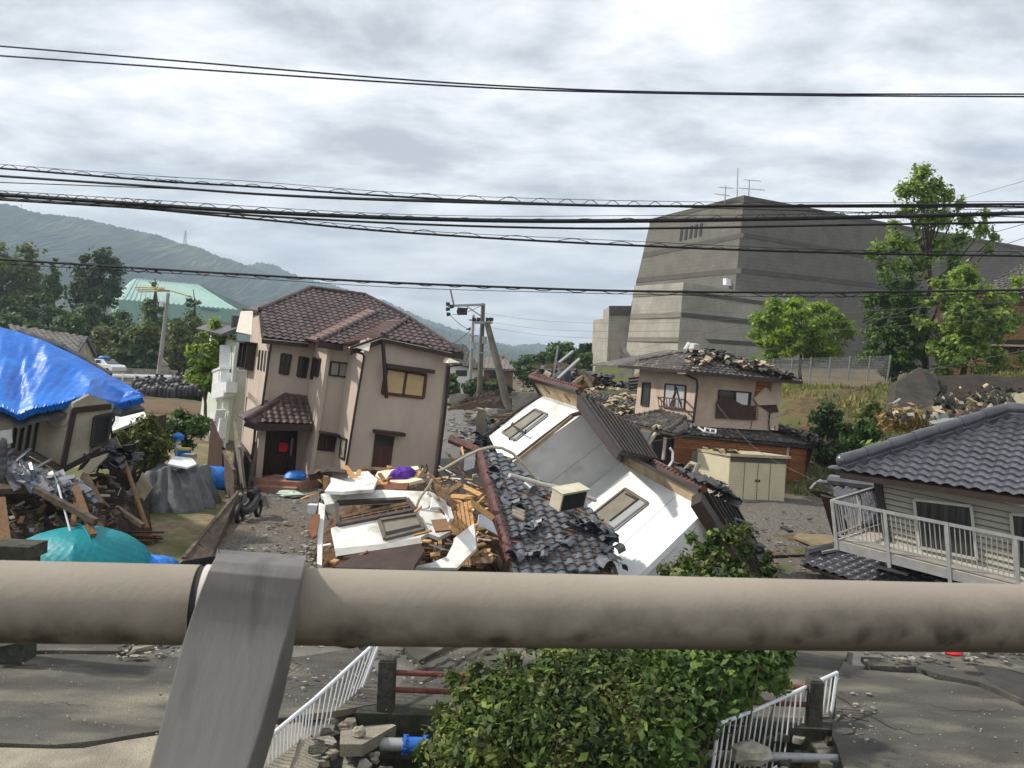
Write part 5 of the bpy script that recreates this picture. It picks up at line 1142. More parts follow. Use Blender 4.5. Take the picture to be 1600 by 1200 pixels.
# ground floor
gf=Pl(f_.p-hd*.4,-hd)
gx=[z8(*p) for p in ((525,690),(1460,780),(1385,1035),(500,960))]
m=MB(); m.prism([gf.hit(*p) for p in gx],-gf.n*.15); build('lower_wall',m,woodbrown,th)
slats(th,gf,[z8(*p) for p in ((528,690),(640,700),(628,960),(505,945))],20)
slats(th,gf,[z8(*p) for p in ((640,700),(940,735),(935,900),(632,880))],14); slats(th,gf,[z8(*p) for p in ((945,735),(1285,770),(1275,1030),(935,1020))],20)
slats(th,gf,[z8(*p) for p in ((1300,770),(1410,780),(1385,1030),(1278,1020))],20)
m=MB(); m.bar(gf.hit(*z8(1292,765),.08),gf.hit(*z8(1283,830),.08),.12,.08,hd); build('wall_post',m,beige,th)
m=MB(); m.prism([gf.hit(*z8(*p),.06) for p in ((645,790),(695,795),(690,960),(630,940))],gf.n*.05); build('grey_door',m,mat('grey_plaster',S(116,108,100),S(138,130,120),sc_=2,rough=.9),th)
m=MB(); m.prism([gf.hit(*z8(*p),-.05) for p in ((380,680),(530,695),(510,940),(400,860))],-gf.n*.1); build('dark_opening',m,black,th)
m=MB(); m.prism([P(*z8(*p),32.6) for p in ((280,650),(375,670),(340,755),(300,715))],(.0,.15,0)); build('bent_sheet',m,galv,th)
m=MB(); m.bar(P(*z8(405,672),32.8),P(*z8(350,750),32.6),.12,.1); m.bar(P(*z8(470,700),32.8),P(*z8(455,850),32.7),.1,.1); build('leaning_board',m,beige,th)
m=MB(); m.path([P(*z8(x,y),32) for x,y in ((500,770),(520,800),(518,860),(490,900))],.05,6); build('white_cable',m,metalw,th)
glp=Pl3(gf.hit(*z8(525,688))-hd*.5,gf.hit(*z8(1480,770))-hd*.5,gf.hit(*z8(525,688))-hd*.5+hd*.94+hu*.34)
m=MB(); pts=[glp.hit(*z8(*p)) for p in ((430,655),(520,672),(640,690),(1290,742),(1580,762),(1400,660),(1200,600),(1170,650),(665,620),(600,555),(560,565))]
pts2=[glp.hit(*z8(*p)) for p in ((430,655),(640,690),(1290,742),(1570,760),(1380,660),(1185,605),(660,600),(600,560),(560,565))]
m.prism(pts2,-glp.n*.08); tiles(m,pts2,hr,.28,.26,amp=.05,step=.035,jit=.08); build('lower_roof',m,grt,th)
shards('jumbled_tiles',[glp.hit(*z8(*p),.1) for p in ((1190,640),(1260,670),(1350,690),(1460,730),(1540,755))],120,.26,grt,th,seed=12,jit=.2,kind='stuff')
gll=Pl3(P(*z8(150,590),34.5),P(*z8(440,655),32.8),P(*z8(590,560),34.2))
m=MB(); pts=[gll.hit(*z8(*p)) for p in ((150,585),(440,520),(600,560),(640,640),(530,680),(440,658))]; m.prism(pts,-gll.n*.08); tiles(m,pts,(pts[5]-pts[0]),.26,.24,amp=.05,step=.035,jit=.05); build('lower_roof',m,grt,th)
m=MB(); ridge(m,gll.hit(*z8(150,578),.04),gll.hit(*z8(440,520),.04),.07,.25)
for k in range(9): m.blob(gll.hit(*z8(165+k*33,572-k*6.5),.2),(.04,.04,.1),5,4)
ridge(m,gll.hit(*z8(600,565),.06),gll.hit(*z8(500,650),.06),.1,.25); build('ridge_tiles',m,grt,th,smooth=True)
m=MB(); m.path([gll.hit(*z8(*p),.12) for p in ((385,640),(410,622),(435,632))],.07,6); build('fallen_cap',m,claym,th)
ft=MB(); q=[glp.hit(*z8(*p),.25) for p in ((735,638),(808,648),(806,672),(733,662))]
for i in range(4): ft.bar(q[i],q[(i+1)%4],.06,.06)
ft.bar(q[0].lerp(q[1],.5),q[3].lerp(q[2],.5),.05,.05); ft.bar(glp.hit(*z8(650,600),.1),glp.hit(*z8(625,660),.1),.08,.08); ft.bar(glp.hit(*z8(690,632),.2),q[3],.05,.05); build('wire_rack',ft,metalw,None,'small white metal rack lying on the lower roof of the beige house','rack')
m=MB(); m.bar(glp.hit(*z8(440,660))-hu*.08,glp.hit(*z8(1570,765))-hu*.08,.08,.14,hu); build('fascia',m,brown,th)
m=MB(); m.bar(l_.hit(*z8(540,262))-hr*.4,l_.hit(*z8(600,275))-hr*.4,.05,.05); build('gutter_arm',m,brown,th)
# aircon/box, flowerpots at the shed side etc
m=MB(); c=G(*z8(1500,990),.5); m.path([P(*z8(x,y),31) for x,y in ((1440,1045),(1470,1010),(1510,985),(1540,1000),(1580,990))],.04,6); build('bent_pipe',m,galv,None,'bent grey pipe sticking up right of the timber slat wall','pipe')
# ================= blue-tarped house on the left =================
zl=zz(0,500,3)
tarpm=mat('blue_tarp_sheet',S(4,92,182),S(12,112,206),sc_=1.2,rough=.42,spec=.5,bump=1.6,bsc=4.5,c3=S(34,130,214),s3=1.1,r3=(.58,.72))
bh=thing('tarped_house','damaged plastered house at far left with bright blue tarp over its roof','house',G(60,850,0)+V((0,2,0)))
top=[(-420,-60),(-150,-5),(0,35),(100,62),(180,88),(250,118),(330,155),(400,192),(470,232),(520,262),(600,305),(668,350)]
bot=[(-500,420),(-200,395),(0,400),(40,420),(80,440),(150,412),(230,398),(300,384),(400,347),(470,370),(560,388),(672,362)]
td=[24,23.6,23.4,23.3,23.1,23,22.9,22.8,22.7,22.6,22.4,22.0]; bd=[19.2,19.6,19.8,19.8,19.8,19.9,20.1,20.3,20.6,21,21.6,21.9]
def lerp_list(l,s): i=min(int(s*(len(l)-1)),len(l)-2); f=s*(len(l)-1)-i; return tuple(l[i][k]+(l[i+1][k]-l[i][k])*f for k in range(2)) if isinstance(l[0],tuple) else l[i]+(l[i+1]-l[i])*f
NS,NT=110,40; m=MB()
for j in range(NT+1):
    for i in range(NS+1):
        s_,t_=i/NS,j/NT; a,b=lerp_list(top,s_),lerp_list(bot,s_); k=t_+.04*math.sin(s_*23)*math.sin(math.pi*t_)
        p=P(*zl(a[0]+(b[0]-a[0])*k,a[1]+(b[1]-a[1])*k),lerp_list(td,s_)+(lerp_list(bd,s_)-lerp_list(td,s_))*t_)
        cr0=math.sin(s_*55+t_*9+2*math.sin(t_*5+s_*8)); wr_=(abs(cr0)**.6*.018+.07*abs(math.sin(s_*10-t_*4+math.sin(s_*17)))**3+.008*math.sin(s_*120+t_*14))*(.25+.75*math.sin(math.pi*min(1,t_*1.1)))
        p+=V((-.1,-.55,.8))*wr_
        if j==NT: p+=V((0,0,-.05*abs(math.sin(i*1.3))))
        m.v.append(tuple(p))
W_=NS+1
for j in range(NT):
    for i in range(NS): a=j*W_+i; m.f.append((a,a+1,a+W_+1,a+W_)); m.m.append(0)
# hem turned under
for i in range(W_): q=V(m.v[NT*W_+i]); m.v.append(tuple(q+V((0,.12,-.14))))
for i in range(NS): a=NT*W_+i; m.f.append((a,a+1,a+1+W_,a+W_)); m.m.append(0)
build('blue_tarp',m,tarpm,bh,smooth=True)
# roof under it and far slope
rt_=[P(*zl(*lerp_list(top,k/11)),lerp_list(td,k/11))-V((0,-.1,.34)) for k in range(12)]; rb_=[P(*zl(*lerp_list(bot,k/11)),lerp_list(bd,k/11))-V((0,-.1,.3)) for k in range(12)]
m=MB()
for k in range(11): m.prism([rt_[k],rt_[k+1],rb_[k+1],rb_[k]],(0,.02,-.08))
for k in range(6): m.prism([rt_[k],rt_[k+1],rt_[k+1]+V((-1.0,2.2,-1.3)),rt_[k]+V((-1.0,2.2,-1.3))],(0,0,-.08))
build('roof',m,slate,bh)
m=MB(); ridge(m,P(*zl(100,52),23.6),P(*zl(300,128),23.2),.09,.25); ridge(m,P(*zl(300,128),23.2),P(*zl(520,258),22.8),.07,.25); build('ridge_tiles',m,slate,bh,smooth=True)
plm=mat('tan_plaster',S(146,138,120),S(166,158,138),sc_=1.3,rough=.9,bump=.3,bsc=60,c3=S(120,112,98),s3=.8)
ca=P(*zl(345,420),20.3); cb2=P(*zl(290,700),20.3)
wL=Pl3(ca,cb2,ca+V((-.85,.52,0))); wR=Pl3(ca,cb2,ca+V((.6,.8,0)))
m=MB(); m.prism([wL.hit(*zl(*p)) for p in ((-300,470),(0,415),(345,390),(290,700),(155,630),(60,640),(0,620),(-300,560))],-wL.n*.12); m.prism([wR.hit(*zl(*p)) for p in ((345,390),(420,350),(535,395),(478,585),(470,610),(400,665),(290,702))],-wR.n*.12)
build('wall',m,plm,bh)
m=MB(); m.bar(wR.hit(*zl(348,420),.03),wR.hit(*zl(292,695),.03),.12,.08,wR.n); m.bar(wR.hit(*zl(340,425),.05),wR.hit(*zl(520,405),.05),.14,.06,wR.n); m.bar(wL.hit(*zl(155,628),.05),wL.hit(*zl(292,705),.05),.14,.06,wL.n); m.bar(wR.hit(*zl(292,705),.05),wR.hit(*zl(472,612),.05),.12,.06,wR.n); m.bar(wL.hit(*zl(0,618),.05),wL.hit(*zl(155,628),.05),.12,.06,wL.n)
build('brown_trim',m,brown,bh)
window(bh,wL,[zl(*p) for p in ((80,488),(182,464),(158,610),(55,642))],MATS['dark_frame'],dg,mull=2,fw=.07)
window(bh,wR,[zl(*p) for p in ((442,455),(522,438),(496,572),(425,592))],MATS['dark_frame'],black,mull=0,fw=.07)
m=MB(); m.path([wL.hit(*zl(*p),.03) for p in ((205,410),(210,460),(235,500),(270,508),(315,490),(335,440))],.006,4); build('drooping_wire',m,black,bh)
m=MB(); m.prism([wR.hit(*zl(*p)) for p in ((415,600),(470,585),(478,612),(420,640))],-wR.n*.1); build('lower_wall',m,plm,bh)
m=MB(); m.prism([P(*zl(-10,420),20.3),P(*zl(60,425),20.1),P(*zl(30,455),20.0),P(*zl(-40,440),20.2)],(0,.2,.05)); build('eave_board',m,woodbrown,bh)
# crushed lower roof of slipped tiles
ct=thing('slipped_tile_roof','fan of long dark grey roof tiles sliding down under the tarped house','roof',G(60,830,0)+V((0,0,1)))
sp=Pl3(P(*zl(0,590),20.2),P(*zl(-40,790),18.6),P(*zl(375,765),18.9)); g=random.Random(4); m=MB()
for i in range(150):
    t_=g.random(); x=-60+430*t_; y0=590+150*t_+g.uniform(-10,40); a=sp.hit(*zl(x,min(y0+g.uniform(0,90),770)),g.uniform(0,.16)); b_=sp.hit(*zl(x+18+g.uniform(0,20),min(y0+g.uniform(40,150),792)),g.uniform(0,.1))
    if (b_-a).length>.1: b_=a+(b_-a).normalized()*g.uniform(.3,.75); m.bar(a,b_,g.uniform(.06,.17),.035,sp.n+V((g.uniform(-.5,.5),g.uniform(-.5,.5),0)))
build('tiles',m,wt,ct,kind='stuff'); m=MB(); m.prism([sp.hit(*zl(*p)) for p in ((-60,590),(60,600),(250,700),(380,752),(372,775),(180,785),(-60,795))],-sp.n*.15); build('roof_boarding',m,MATS['old_roof_board'],ct)
m=MB()
for k in range(5): m.blob(P(*zl(6,590+k*36),18.9),(.13,.12,.2),10,6)
build('ridge_stack',m,slate,ct,smooth=True)
m=MB(); m.prism([P(*zl(*p),19) for p in ((0,520),(30,515),(35,580),(0,575))],(0,.2,0)); build('lime_lump',m,MATS['white_lime_plaster'],ct)
# dark crushed ground floor
drk=mat('dark_debris',S(34,28,24),S(72,58,46),sc_=2.5,rough=1,bump=2.5,bsc=6,c3=S(96,92,84),s3=2,r3=(.62,.74))
mound('crushed_storey',(40,838),0,2.9,2.0,1.1,drk,'dark heap of crushed walls and timber under the tarped house','rubble',5,'stuff',rough_=.6,pw=4)
shards('broken_tiles',[P(*zl(390,640),21),P(*zl(480,640),21.5),P(*zl(560,650),22),P(*zl(580,690),22),P(*zl(420,700),21)],110,.28,slate,None,seed=31,jit=.25,label='broken dark tiles heaped behind the corner of the tarped house',cat='broken tiles',kind='stuff')
def stick(name,a,b,w__,m_,label,cat,group=None,h=None):
    m=MB(); m.bar(a,b,w__,h or w__); return build(name,m,m_,None,label,cat,group)
dwood=mat('grey_brown_timber',S(62,52,44),S(96,82,68),sc_=4,rough=.95,bump=.5)
tb=mat('tan_timber_post',S(100,74,50),S(130,98,68),sc_=4,rough=.85,stretch=(5,5,.6))
stick('timber_post',P(*zl(355,785),18.2),P(*zl(437,1012),17.2),.12,tb,'thick tan timber post leaning right behind the teal tent','post','leaning timbers by the tarped house')
stick('timber_post',P(*zl(362,830),18.6),P(*zl(335,1000),17.6),.1,tb,'tan timber post leaning left behind the teal tent','post','leaning timbers by the tarped house')
stick('timber_post',P(*zl(-8,850),16.5),P(*zl(18,1060),15.6),.22,tb,'tan timber post at the left edge above the stone gate pillar','post','leaning timbers by the tarped house')
stick('timber_beam',P(*zl(170,795),18),P(*zl(450,945),17.3),.12,dwood,'long grey beam sloping down through the crushed storey','beam','leaning timbers by the tarped house')
stick('timber_beam',P(*zl(395,730),19.5),P(*zl(470,870),18.8),.15,dwood,'rough grey beam leaning beside the corner of the tarped house','beam','leaning timbers by the tarped house')
stick('timber_beam',P(*zl(545,880),19.5),P(*zl(670,965),19.1),.1,dwood,'grey beam lying left of the tall leaning bamboo stick','beam','leaning timbers by the tarped house')
stick('timber_beam',P(*zl(480,930),18.6),P(*zl(465,1005),18),.16,woodbrown,'short dark upright timber next to the plank pile','beam','leaning timbers by the tarped house')
pl_=thing('white_pole','thin white pole leaning from the slipped tiles to the teal tent','pole',P(*zl(334,1010),17.4)); m=MB(); m.tube(P(*zl(272,775),18),P(*zl(335,1012),17.3),.022,.022); build('shaft',m,metalw,pl_); m=MB(); m.tube(P(*zl(252,715),18.1),P(*zl(272,775),18),.014,.014); build('tip',m,teal,pl_)
st_=thing('leaning_stick','tall tan bamboo stick leaning left with a mirror head at its top','pole',G(*zl(690,980))); m=MB(); m.tube(P(*zl(560,590),22),P(*zl(690,980),19.9),.055,.06); build('shaft',m,tb,st_)
m=MB(); m.path([P(*zl(x,y),22) for x,y in ((525,545),(520,500),(535,470),(535,440),(525,436))],.025,6); build('bent_tube',m,black,st_); m=MB(); m.prism([P(*zl(x,y),21.9) for x,y in ((500,560),(545,552),(560,585),(540,608),(515,595))],(0,.06,0)); build('mirror',m,mat('mirror_glass',S(140,136,120),S(180,170,140),sc_=8,rough=.1,spec=.8),st_)
g=random.Random(18); m=MB()
for i in range(330):
    x,y=g.uniform(-30,640),g.uniform(600,1000)
    if y<740 and x<440: continue
    if y>700 and x>560: continue
    d=22.6-(y-600)/400*4.6; c=P(*zl(x,y),d); dr_=V((g.uniform(-1,1),g.uniform(-.6,.6),g.uniform(-.6,.6)))*g.uniform(.1,.55); m.mi=g.choice((0,0,0,1,2,3)); m.bar(c,c+dr_,g.uniform(.03,.14),g.uniform(.012,.04),(g.uniform(-.5,.5),g.uniform(-.5,.5),1))
build('crushed_timber',m,[dwood,tb,slate,plm],None,'tangle of splintered boards and tile scraps in the crushed storey','debris',kind='stuff')
m=MB(); m.prism([P(*zl(*p),18.9) for p in ((385,700),(430,650),(500,625),(490,650),(420,720))],(0,.1,0)); build('plaster_shard',m,plm,None,'pale pointed plaster shard in the dark crushed storey','plaster')
g=random.Random(8)
for i in range(9):
    y=990+i*4.2; m=MB(); a=G(*zl(470+g.uniform(-40,60),y),.32-.035*i); b_=G(*zl(720+g.uniform(-20,50),y+12+g.uniform(-8,8)),.32-.035*i); m.bar(a,b_,.09,.035)
    build('pile_plank',m,tb if i%3 else woodbrown,None,'straight tan plank in the flat plank pile beside the teal tent' if i%3 else 'dark plank in the flat plank pile beside the teal tent','plank',group='planks of the flat plank pile')
# teal tent
tm=mat('teal_nylon',S(14,130,140),S(24,150,158),sc_=2,rough=.5,bump=.5,bsc=12,trans=.15)
tn=thing('dome_tent','teal nylon dome tent pitched in front of the crushed storey','tent',G(122,902)); tc_=G(122,900)
def dome(c,rx,ry,h,yaw=0,nr=30,ns_=120,ribs=4,sag=.07):
    m=MB(); 
    for j in range(nr+1):
        t_=j/nr*math.pi/2
        for i in range(ns_):
            q=2*math.pi*i/ns_; rr=math.cos(t_)**.8*(1-sag*abs(math.sin(q*ribs/2))**.6)*(1+.010*math.sin(q*23+j*1.7)+.008*math.sin(q*41-j*.9))
            x,y=rr*rx*math.cos(q),rr*ry*math.sin(q); m.v.append((c.x+x*math.cos(yaw)-y*math.sin(yaw),c.y+x*math.sin(yaw)+y*math.cos(yaw),c.z+h*math.sin(t_)))
    for j in range(nr):
        for i in range(ns_): a=j*ns_+i; b=j*ns_+(i+1)%ns_; m.f.append((a,b,b+ns_,a+ns_)); m.m.append(0)
    return m
build('canopy',dome(tc_,1.5,1.35,1.02,R(20),sag=.13),tm,tn,smooth=True)
m=MB(); q_=[tc_+V((math.cos(a)*math.cos(R(-50))*1.3,math.cos(a)*math.sin(R(-50))*1.15,math.sin(a)*1.09)) for a in [k*math.pi/12 for k in range(13)]]; m.path(q_,.02,6); build('seam',m,tm,tn,smooth=True)
build('rain_flap',dome(G(184,885),.42,.4,.55,0,8,16),tm,tn,smooth=True)
# stone gate pillar
gp=thing('gate_pillar','dark stone gate pillar with a flat cap at the left edge','pillar',G(15,1010)); c=P(12,866,12.6); m=MB(); m.box(c+V((0,.25,.02)),(.66,0,0),(0,.5,0),(0,0,.2)); build('cap',m,darkconc,gp,bevel=.01); m=MB(); m.box(V((c.x,c.y+.25,(c.z-.08)/2)),(.5,0,0),(0,.4,0),(0,0,c.z-.08)); build('shaft',m,darkconc,gp)
# tarps in the yard
gt=mat('grey_tarp',S(86,88,90),S(118,120,122),sc_=3,rough=.6,bump=1.5,bsc=5)
def drape(name,c,rx,ry,h,m_,label,cat,seed=1,par=None,flare=.25,group=None):
    g=np.random.default_rng(seed); m=MB(); n_=64; ph=g.random(8)*6
    for j in range(n_+1):
        for i in range(n_+1):
            u,v=i/n_*2-1,j/n_*2-1; r_=max(abs(u),abs(v)); an=math.atan2(v,u)
            top=1 if r_<.6 else max(0,1-(r_-.6)/.4)
            k=1+flare*(1-top)*(1+.35*math.sin(an*5+ph[0])+.3*math.sin(an*11+ph[6]+top*2))+.03*math.sin(an*17+ph[1]+top*5); rr=min(r_,.6)+max(0,r_-.6)*.35
            s_=rr/max(r_,1e-6)*k; z=h*top**.8*(1+.09*math.sin(u*5+ph[2])*math.sin(v*4+ph[3])+.03*math.sin(u*13+v*9+ph[7]))
            m.v.append((c.x+u*s_*rx/.74,c.y+v*s_*ry/.74,c.z+z+.02))
    for j in range(n_):
        for i in range(n_): a=j*(n_+1)+i; m.f.append((a,a+1,a+n_+2,a+n_+1)); m.m.append(0)
    return build(name,m,m_,par,label,cat,group,smooth=True)
drape('grey_tarp',G(262,797)+V((0,.6,0)),.86,.95,1.16,gt,'grey tarpaulin draped over a pile of goods in the yard','tarp',2)
m=MB(); c=P(283,726,25.2); m.prism([P(*p,d) for p,d in (((262,727),24.6),((292,733),24.4),((307,727),24.9),((300,718),26),((270,715),26))],(0,0,.05)); build('white_sheet',m,metalw,None,'white plastic sheet lying on top of the grey tarpaulin','sheet')
m=MB(); m.prism([P(222,738,24.6),P(238,762,24.4),P(215,797,24.0),P(196,797,24.2)],(0,.06,0)); build('leaning_board',m,mat('pale_ply',S(140,128,108),S(160,146,124),sc_=3),None,'pale board leaning against the left side of the grey tarpaulin','board')
m=MB(); m.blob(G(331,765)+V((0,.3,.35)),(.62,.5,.42),14,9,.1); build('tarp_bundle',m,MATS['blue_tarp'],None,'light blue tarp bundle tied up beside the yard fence','tarp',group='blue tarp bundles on the ground',smooth=True)
m=MB(); m.blob(G(240,893)+V((0,0,.08)),(.5,.4,.28),14,8,.12); build('tarp_bundle',m,MATS['blue_tarp'],None,'bright blue tarp heap right of the teal tent just above the railing','tarp',group='blue tarp bundles on the ground',smooth=True)
pa_=thing('garden_parasol','blue topped white parasol folded down behind the grey tarpaulin','parasol',P(277,714,29)); m=MB(); m.path([P(277,716,29),P(278,700,29),P(278,688,29)],[.07,.13,.1],8); build('folded_canopy',m,metalw,pa_); m=MB(); m.path([P(279,688,29),P(279,681,29),P(279,676,29)],[.17,.19,.06],10); build('top_canopy',m,MATS['blue_tarp'],pa_)
m=MB(); m.box(P(288,711,28.5),(.35,0,0),(0,.3,0),(0,0,.35)); build('blue_crate',m,MATS['blue_tarp'],None,'small blue crate beside the white parasol','crate'); m=MB(); m.box(P(288,702,28.6),(.4,0,0),(0,.3,0),(0,0,.1)); build('yellow_box',m,mat('yellow_plastic',S(206,176,54),S(220,190,70)),None,'flat yellow box on the small blue crate','box')
m=MB(); m.box(P(297,713,27.5),(.4,0,0),(0,.3,0),(0,0,.16)); m.v=[(x+.03*math.sin(z*40),y,z) for x,y,z in m.v]; build('clutter_box',m,palestone,None,'whitish box of clutter right of the small blue crate','box')
# white low shed roof
m=MB(); m.prism([P(*zl(*p),d) for p,d in (((530,395),28),((640,378),29),((692,455),27),((515,525),26))],(0,.05,-.08)); ws=thing('white_roof_shed','low shed with a sheet of white roofing right of the tarped house','shed',G(200,720)); build('roof',m,mat('white_sheet_roof',S(196,196,192),S(212,212,208),sc_=1.5,rough=.6),ws)
m=MB(); m.bar(P(*zl(516,455),27.1),P(*zl(660,425),28.1)+V((0,-.1,.04)),.03,.03); build('roof_seam',m,galv,ws); m=MB(); a=P(*zl(520,525),26.2); b_=P(*zl(690,462),27.2); m.prism([a,b_,V((b_.x,b_.y,.2)),V((a.x,a.y,.2))],(-.2,2,0)); build('wall',m,woodbrown,ws)
# yard fence panels
fm=mat('brown_fence_board',S(74,62,52),S(104,90,76),sc_=3,rough=.9,stretch=(1,1,6),bump=.5); fgrey=mat('grey_concrete_panel',S(112,106,94),S(140,134,120),sc_=3,rough=.9,c3=S(70,66,58),s3=1.5)
def fence(px_t,px_b,label,m_=fm,posts=True,slats_=6,d=None):
    a,b_=px_t; c,e_=px_b; A=G(*c); B=G(*e_); 
    hA=(ray(*a).z*A.y+CH); T0=P(*a,A.y); T1=P(*b_,B.y)
    t=thing('yard_fence',label,'fence',A,'leaning fence panels along the gravel lane'); m=MB(); n_=(T1-T0).cross(A-T0).normalized()
    m.prism([T0,T1,B,A],n_*.04); build('panel',m,m_,t); 
    for k in range(slats_+1):
        m=MB(); t_=k/max(1,slats_); m.bar(T0.lerp(T1,t_)+n_*.05,A.lerp(B,t_)+n_*.05,.05,.05,n_); build('batten',m,m_,t)
    m=MB(); m.bar(T0,T1,.09,.06); build('top_rail',m,m_,t); return t
fence([(372,768),(287,872)],[(372,792),(318,892)],'long brown fence panel leaning over along the gravel lane towards the railing')
fence([(366,655),(374,700)],[(366,752),(382,768)],'tall narrow fence panel left of the pink house porch',fgrey,slats_=2)
fence([(370,684),(392,722)],[(360,730),(386,768)],'short brown fence panel tilted before the porch downpipe',slats_=3)
fence([(330,655),(348,700)],[(322,748),(345,760)],'dark fence panel behind the light blue bundle',woodbrown,slats_=3)
fence([(349,705),(366,735)],[(352,770),(366,790)],'weathered fence panel in the gap between the blue bundle and the lane',slats_=3)
fence([(338,870),(286,878)],[(330,896),(262,896)],'low dark slatted fence piece right of the bright blue tarp heap',black,slats_=9)
# bicycle-like scooter beside the fence
bk=thing('motor_scooter','dark motor scooter parked on the lane beside the fence','scooter',G(388,815)); c=G(388,812)
for dy in (-.55,.6): m=MB(); m.path([c+V((.0+dy*.15,dy+.25*math.cos(a),.26+.25*math.sin(a))) for a in [k*math.pi/8 for k in range(17)]],.06,8); build('wheel',m,black,bk,smooth=True)
m=MB(); m.path([c+V((-.1,-.6,.4)),c+V((-.08,-.3,.3)),c+V((0,.1,.35)),c+V((.06,.4,.65)),c+V((.08,.7,.55))],[.1,.16,.18,.17,.08],10); build('body',m,mat('black_gloss',S(26,26,28),S(36,36,38),rough=.25,coat=.5),bk,smooth=True)
m=MB(); m.path([c+V((-.1,-.5,.4)),c+V((-.07,-.4,.95))],.035,6); m.bar(c+V((-.35,-.4,.97)),c+V((.22,-.36,.97)),.035,.035); build('handlebar',m,black,bk)
m=MB(); m.path([c+V((0,.05,.7)),c+V((.06,.5,.76))],[.12,.13],8); build('seat',m,black,bk); m=MB(); m.blob(c+V((-.09,-.5,.8)),(.06,.04,.06)); build('headlamp',m,galv,bk)
m=MB(); c=G(492,802); m.box(c+V((0,0,.14)),(.42,0,0),(0,.3,0),(0,0,.26)); build('foam_box',m,metalw,None,'white foam box on the lane at the left of the debris heap','box')
tr_=thing('camera_stand','black spindly stand next to the white foam box','stand',G(502,815)); c=G(500,812)
for k in range(3): a=k*2.1; m=MB(); m.tube(c+V((.25*math.cos(a),.25*math.sin(a),0)),c+V((0,0,.75)),.018,.02,6); build('leg',m,black,tr_)
m=MB(); m.path([c+V((0,0,.7)),c+V((0,0,1.05)),c+V((.05,0,1.15))],[.05,.1,.16],8); build('head',m,black,tr_)
# ================= left background =================
shards_=None
th2=thing('tiled_cottage','small cottage with a grey tiled roof beyond the blue tarp','house',P(90,600,60)-V((0,0,1)))
q=[P(62,520,66),P(134,526,64),P(118,548,60),P(30,530,60)]
m=MB(); rp_=Pl3(q[3],q[2],q[1]); pts=[rp_.hit(*p) for p in ((15,508),(60,516),(134,527),(118,552),(60,545),(20,530))]; m.prism(pts,-rp_.n*.1); tiles(m,pts,pts[3]-pts[5],.55,.5,amp=.12,step=.06); build('roof',m,mat('light_grey_tile',S(118,112,106),S(146,140,132),sc_=2,rough=.7),th2)
a=rp_.hit(134,527); b_=rp_.hit(118,552); m=MB(); e_=P(148,556,66); m.prism([a-V((0,.1,.1)),b_-V((0,0,.1)),V((b_.x,b_.y,.5)),V((e_.x,e_.y,.5)),e_],V((-.2,.1,0))); build('gable_wall',m,plm,th2); m=MB(); m.bar(a,e_,.3,.25); m.bar(a,b_,.3,.2); m.prism([a,e_,e_+V((-5,3,0)),a+V((-6,3,0))],(0,0,-.1)); build('barge',m,slate,th2)
m=MB(); m.prism([rp_.hit(20,530)-V((0,0,.1)),b_-V((0,0,.1)),V((b_.x,b_.y,.5)),V((rp_.hit(20,530).x,rp_.hit(20,530).y,.5))],(0,.3,0)); build('wall',m,plm,th2)
# road embankment wall, guardrail, car
m=MB(); m.prism([P(188,575,100),P(276,579,100),P(276,588,100),P(188,586,100)],(0,.4,0)); build('parapet_wall',m,concrete,None,'low grey concrete parapet behind the steel guardrail and the white car','wall')
gr=thing('guardrail','pale steel guardrail along the road behind the black bags','guardrail',P(230,600,84)); m=MB()
for dz in (-.12,0,.12): m.bar(P(170,582,86)+V((0,0,dz-.3)),P(296,588,82)+V((0,0,dz-.1)),.08+.1*(dz==0),.15)
build('beam',m,metalw,gr)
for k in range(7): m=MB(); c=P(172+k*20,583+k,85.5-k*.6); m.tube(c+V((0,0,.1)),c-V((0,0,1.2)),.07); build('post',m,metalw,gr)
m=MB(); m.prism([P(170,588,86),P(296,594,82),P(296,602,82),P(170,596,86)],(0,.6,0)); build('kerb_wall',m,concrete,None,'pale concrete kerb wall under the steel guardrail','wall')
car=thing('station_wagon','white station wagon driving behind the blue tarp roof with luggage on top','car',P(166,583,90)); c=P(166,583,90)
cd=V((.86,-.5,0)).normalized(); cw=V((.5,.86,0)).normalized()
def carsec(pts,w0,w1,name,m_):
    m=MB(); a=[c-cw*w0/2*1+cd*x+V((0,0,z)) for x,z in pts]; b_=[p+cw*w0 for p in a]; m.prism(a,cw*w0); return build(name,m,m_,car,bevel=.06)
wcar=mat('white_car_paint',S(206,208,210),S(214,216,218),rough=.25,coat=.6)
carsec([(-2.2,.3),(2.2,.3),(2.25,.75),(1.9,.95),(1.05,1.02),(-2.1,1.05),(-2.25,.7)],1.7,1.7,'body',wcar)
carsec([(-2.05,1.0),(-1.85,1.48),(.2,1.5),(1.1,1.0)],1.45,1.4,'cabin',wcar)
for (x0,x1) in ((-1.75,-.95),(-.85,.05)): m=MB(); s0=c-cw*.735; m.prism([s0+cd*x0+V((0,0,1.06)),s0+cd*x1+V((0,0,1.06)),s0+cd*(x1-.05)+V((0,0,1.4)),s0+cd*(x0+.05)+V((0,0,1.4))],-cw*.02); build('side_window',m,glass,car)
m=MB(); m.prism([c+cd*1.12-cw*.6+V((0,0,1.04)),c+cd*1.12+cw*.6+V((0,0,1.04)),c+cd*.3+cw*.58+V((0,0,1.46)),c+cd*.3-cw*.58+V((0,0,1.46))],V((.02,0,.03))); build('windscreen',m,glass,car)
for x in (-1.35,1.4): m=MB(); m.tube(c+cd*x-cw*.9+V((0,0,.3)),c+cd*x-cw*.65+V((0,0,.3)),.32,.32,14); build('wheel',m,black,car)
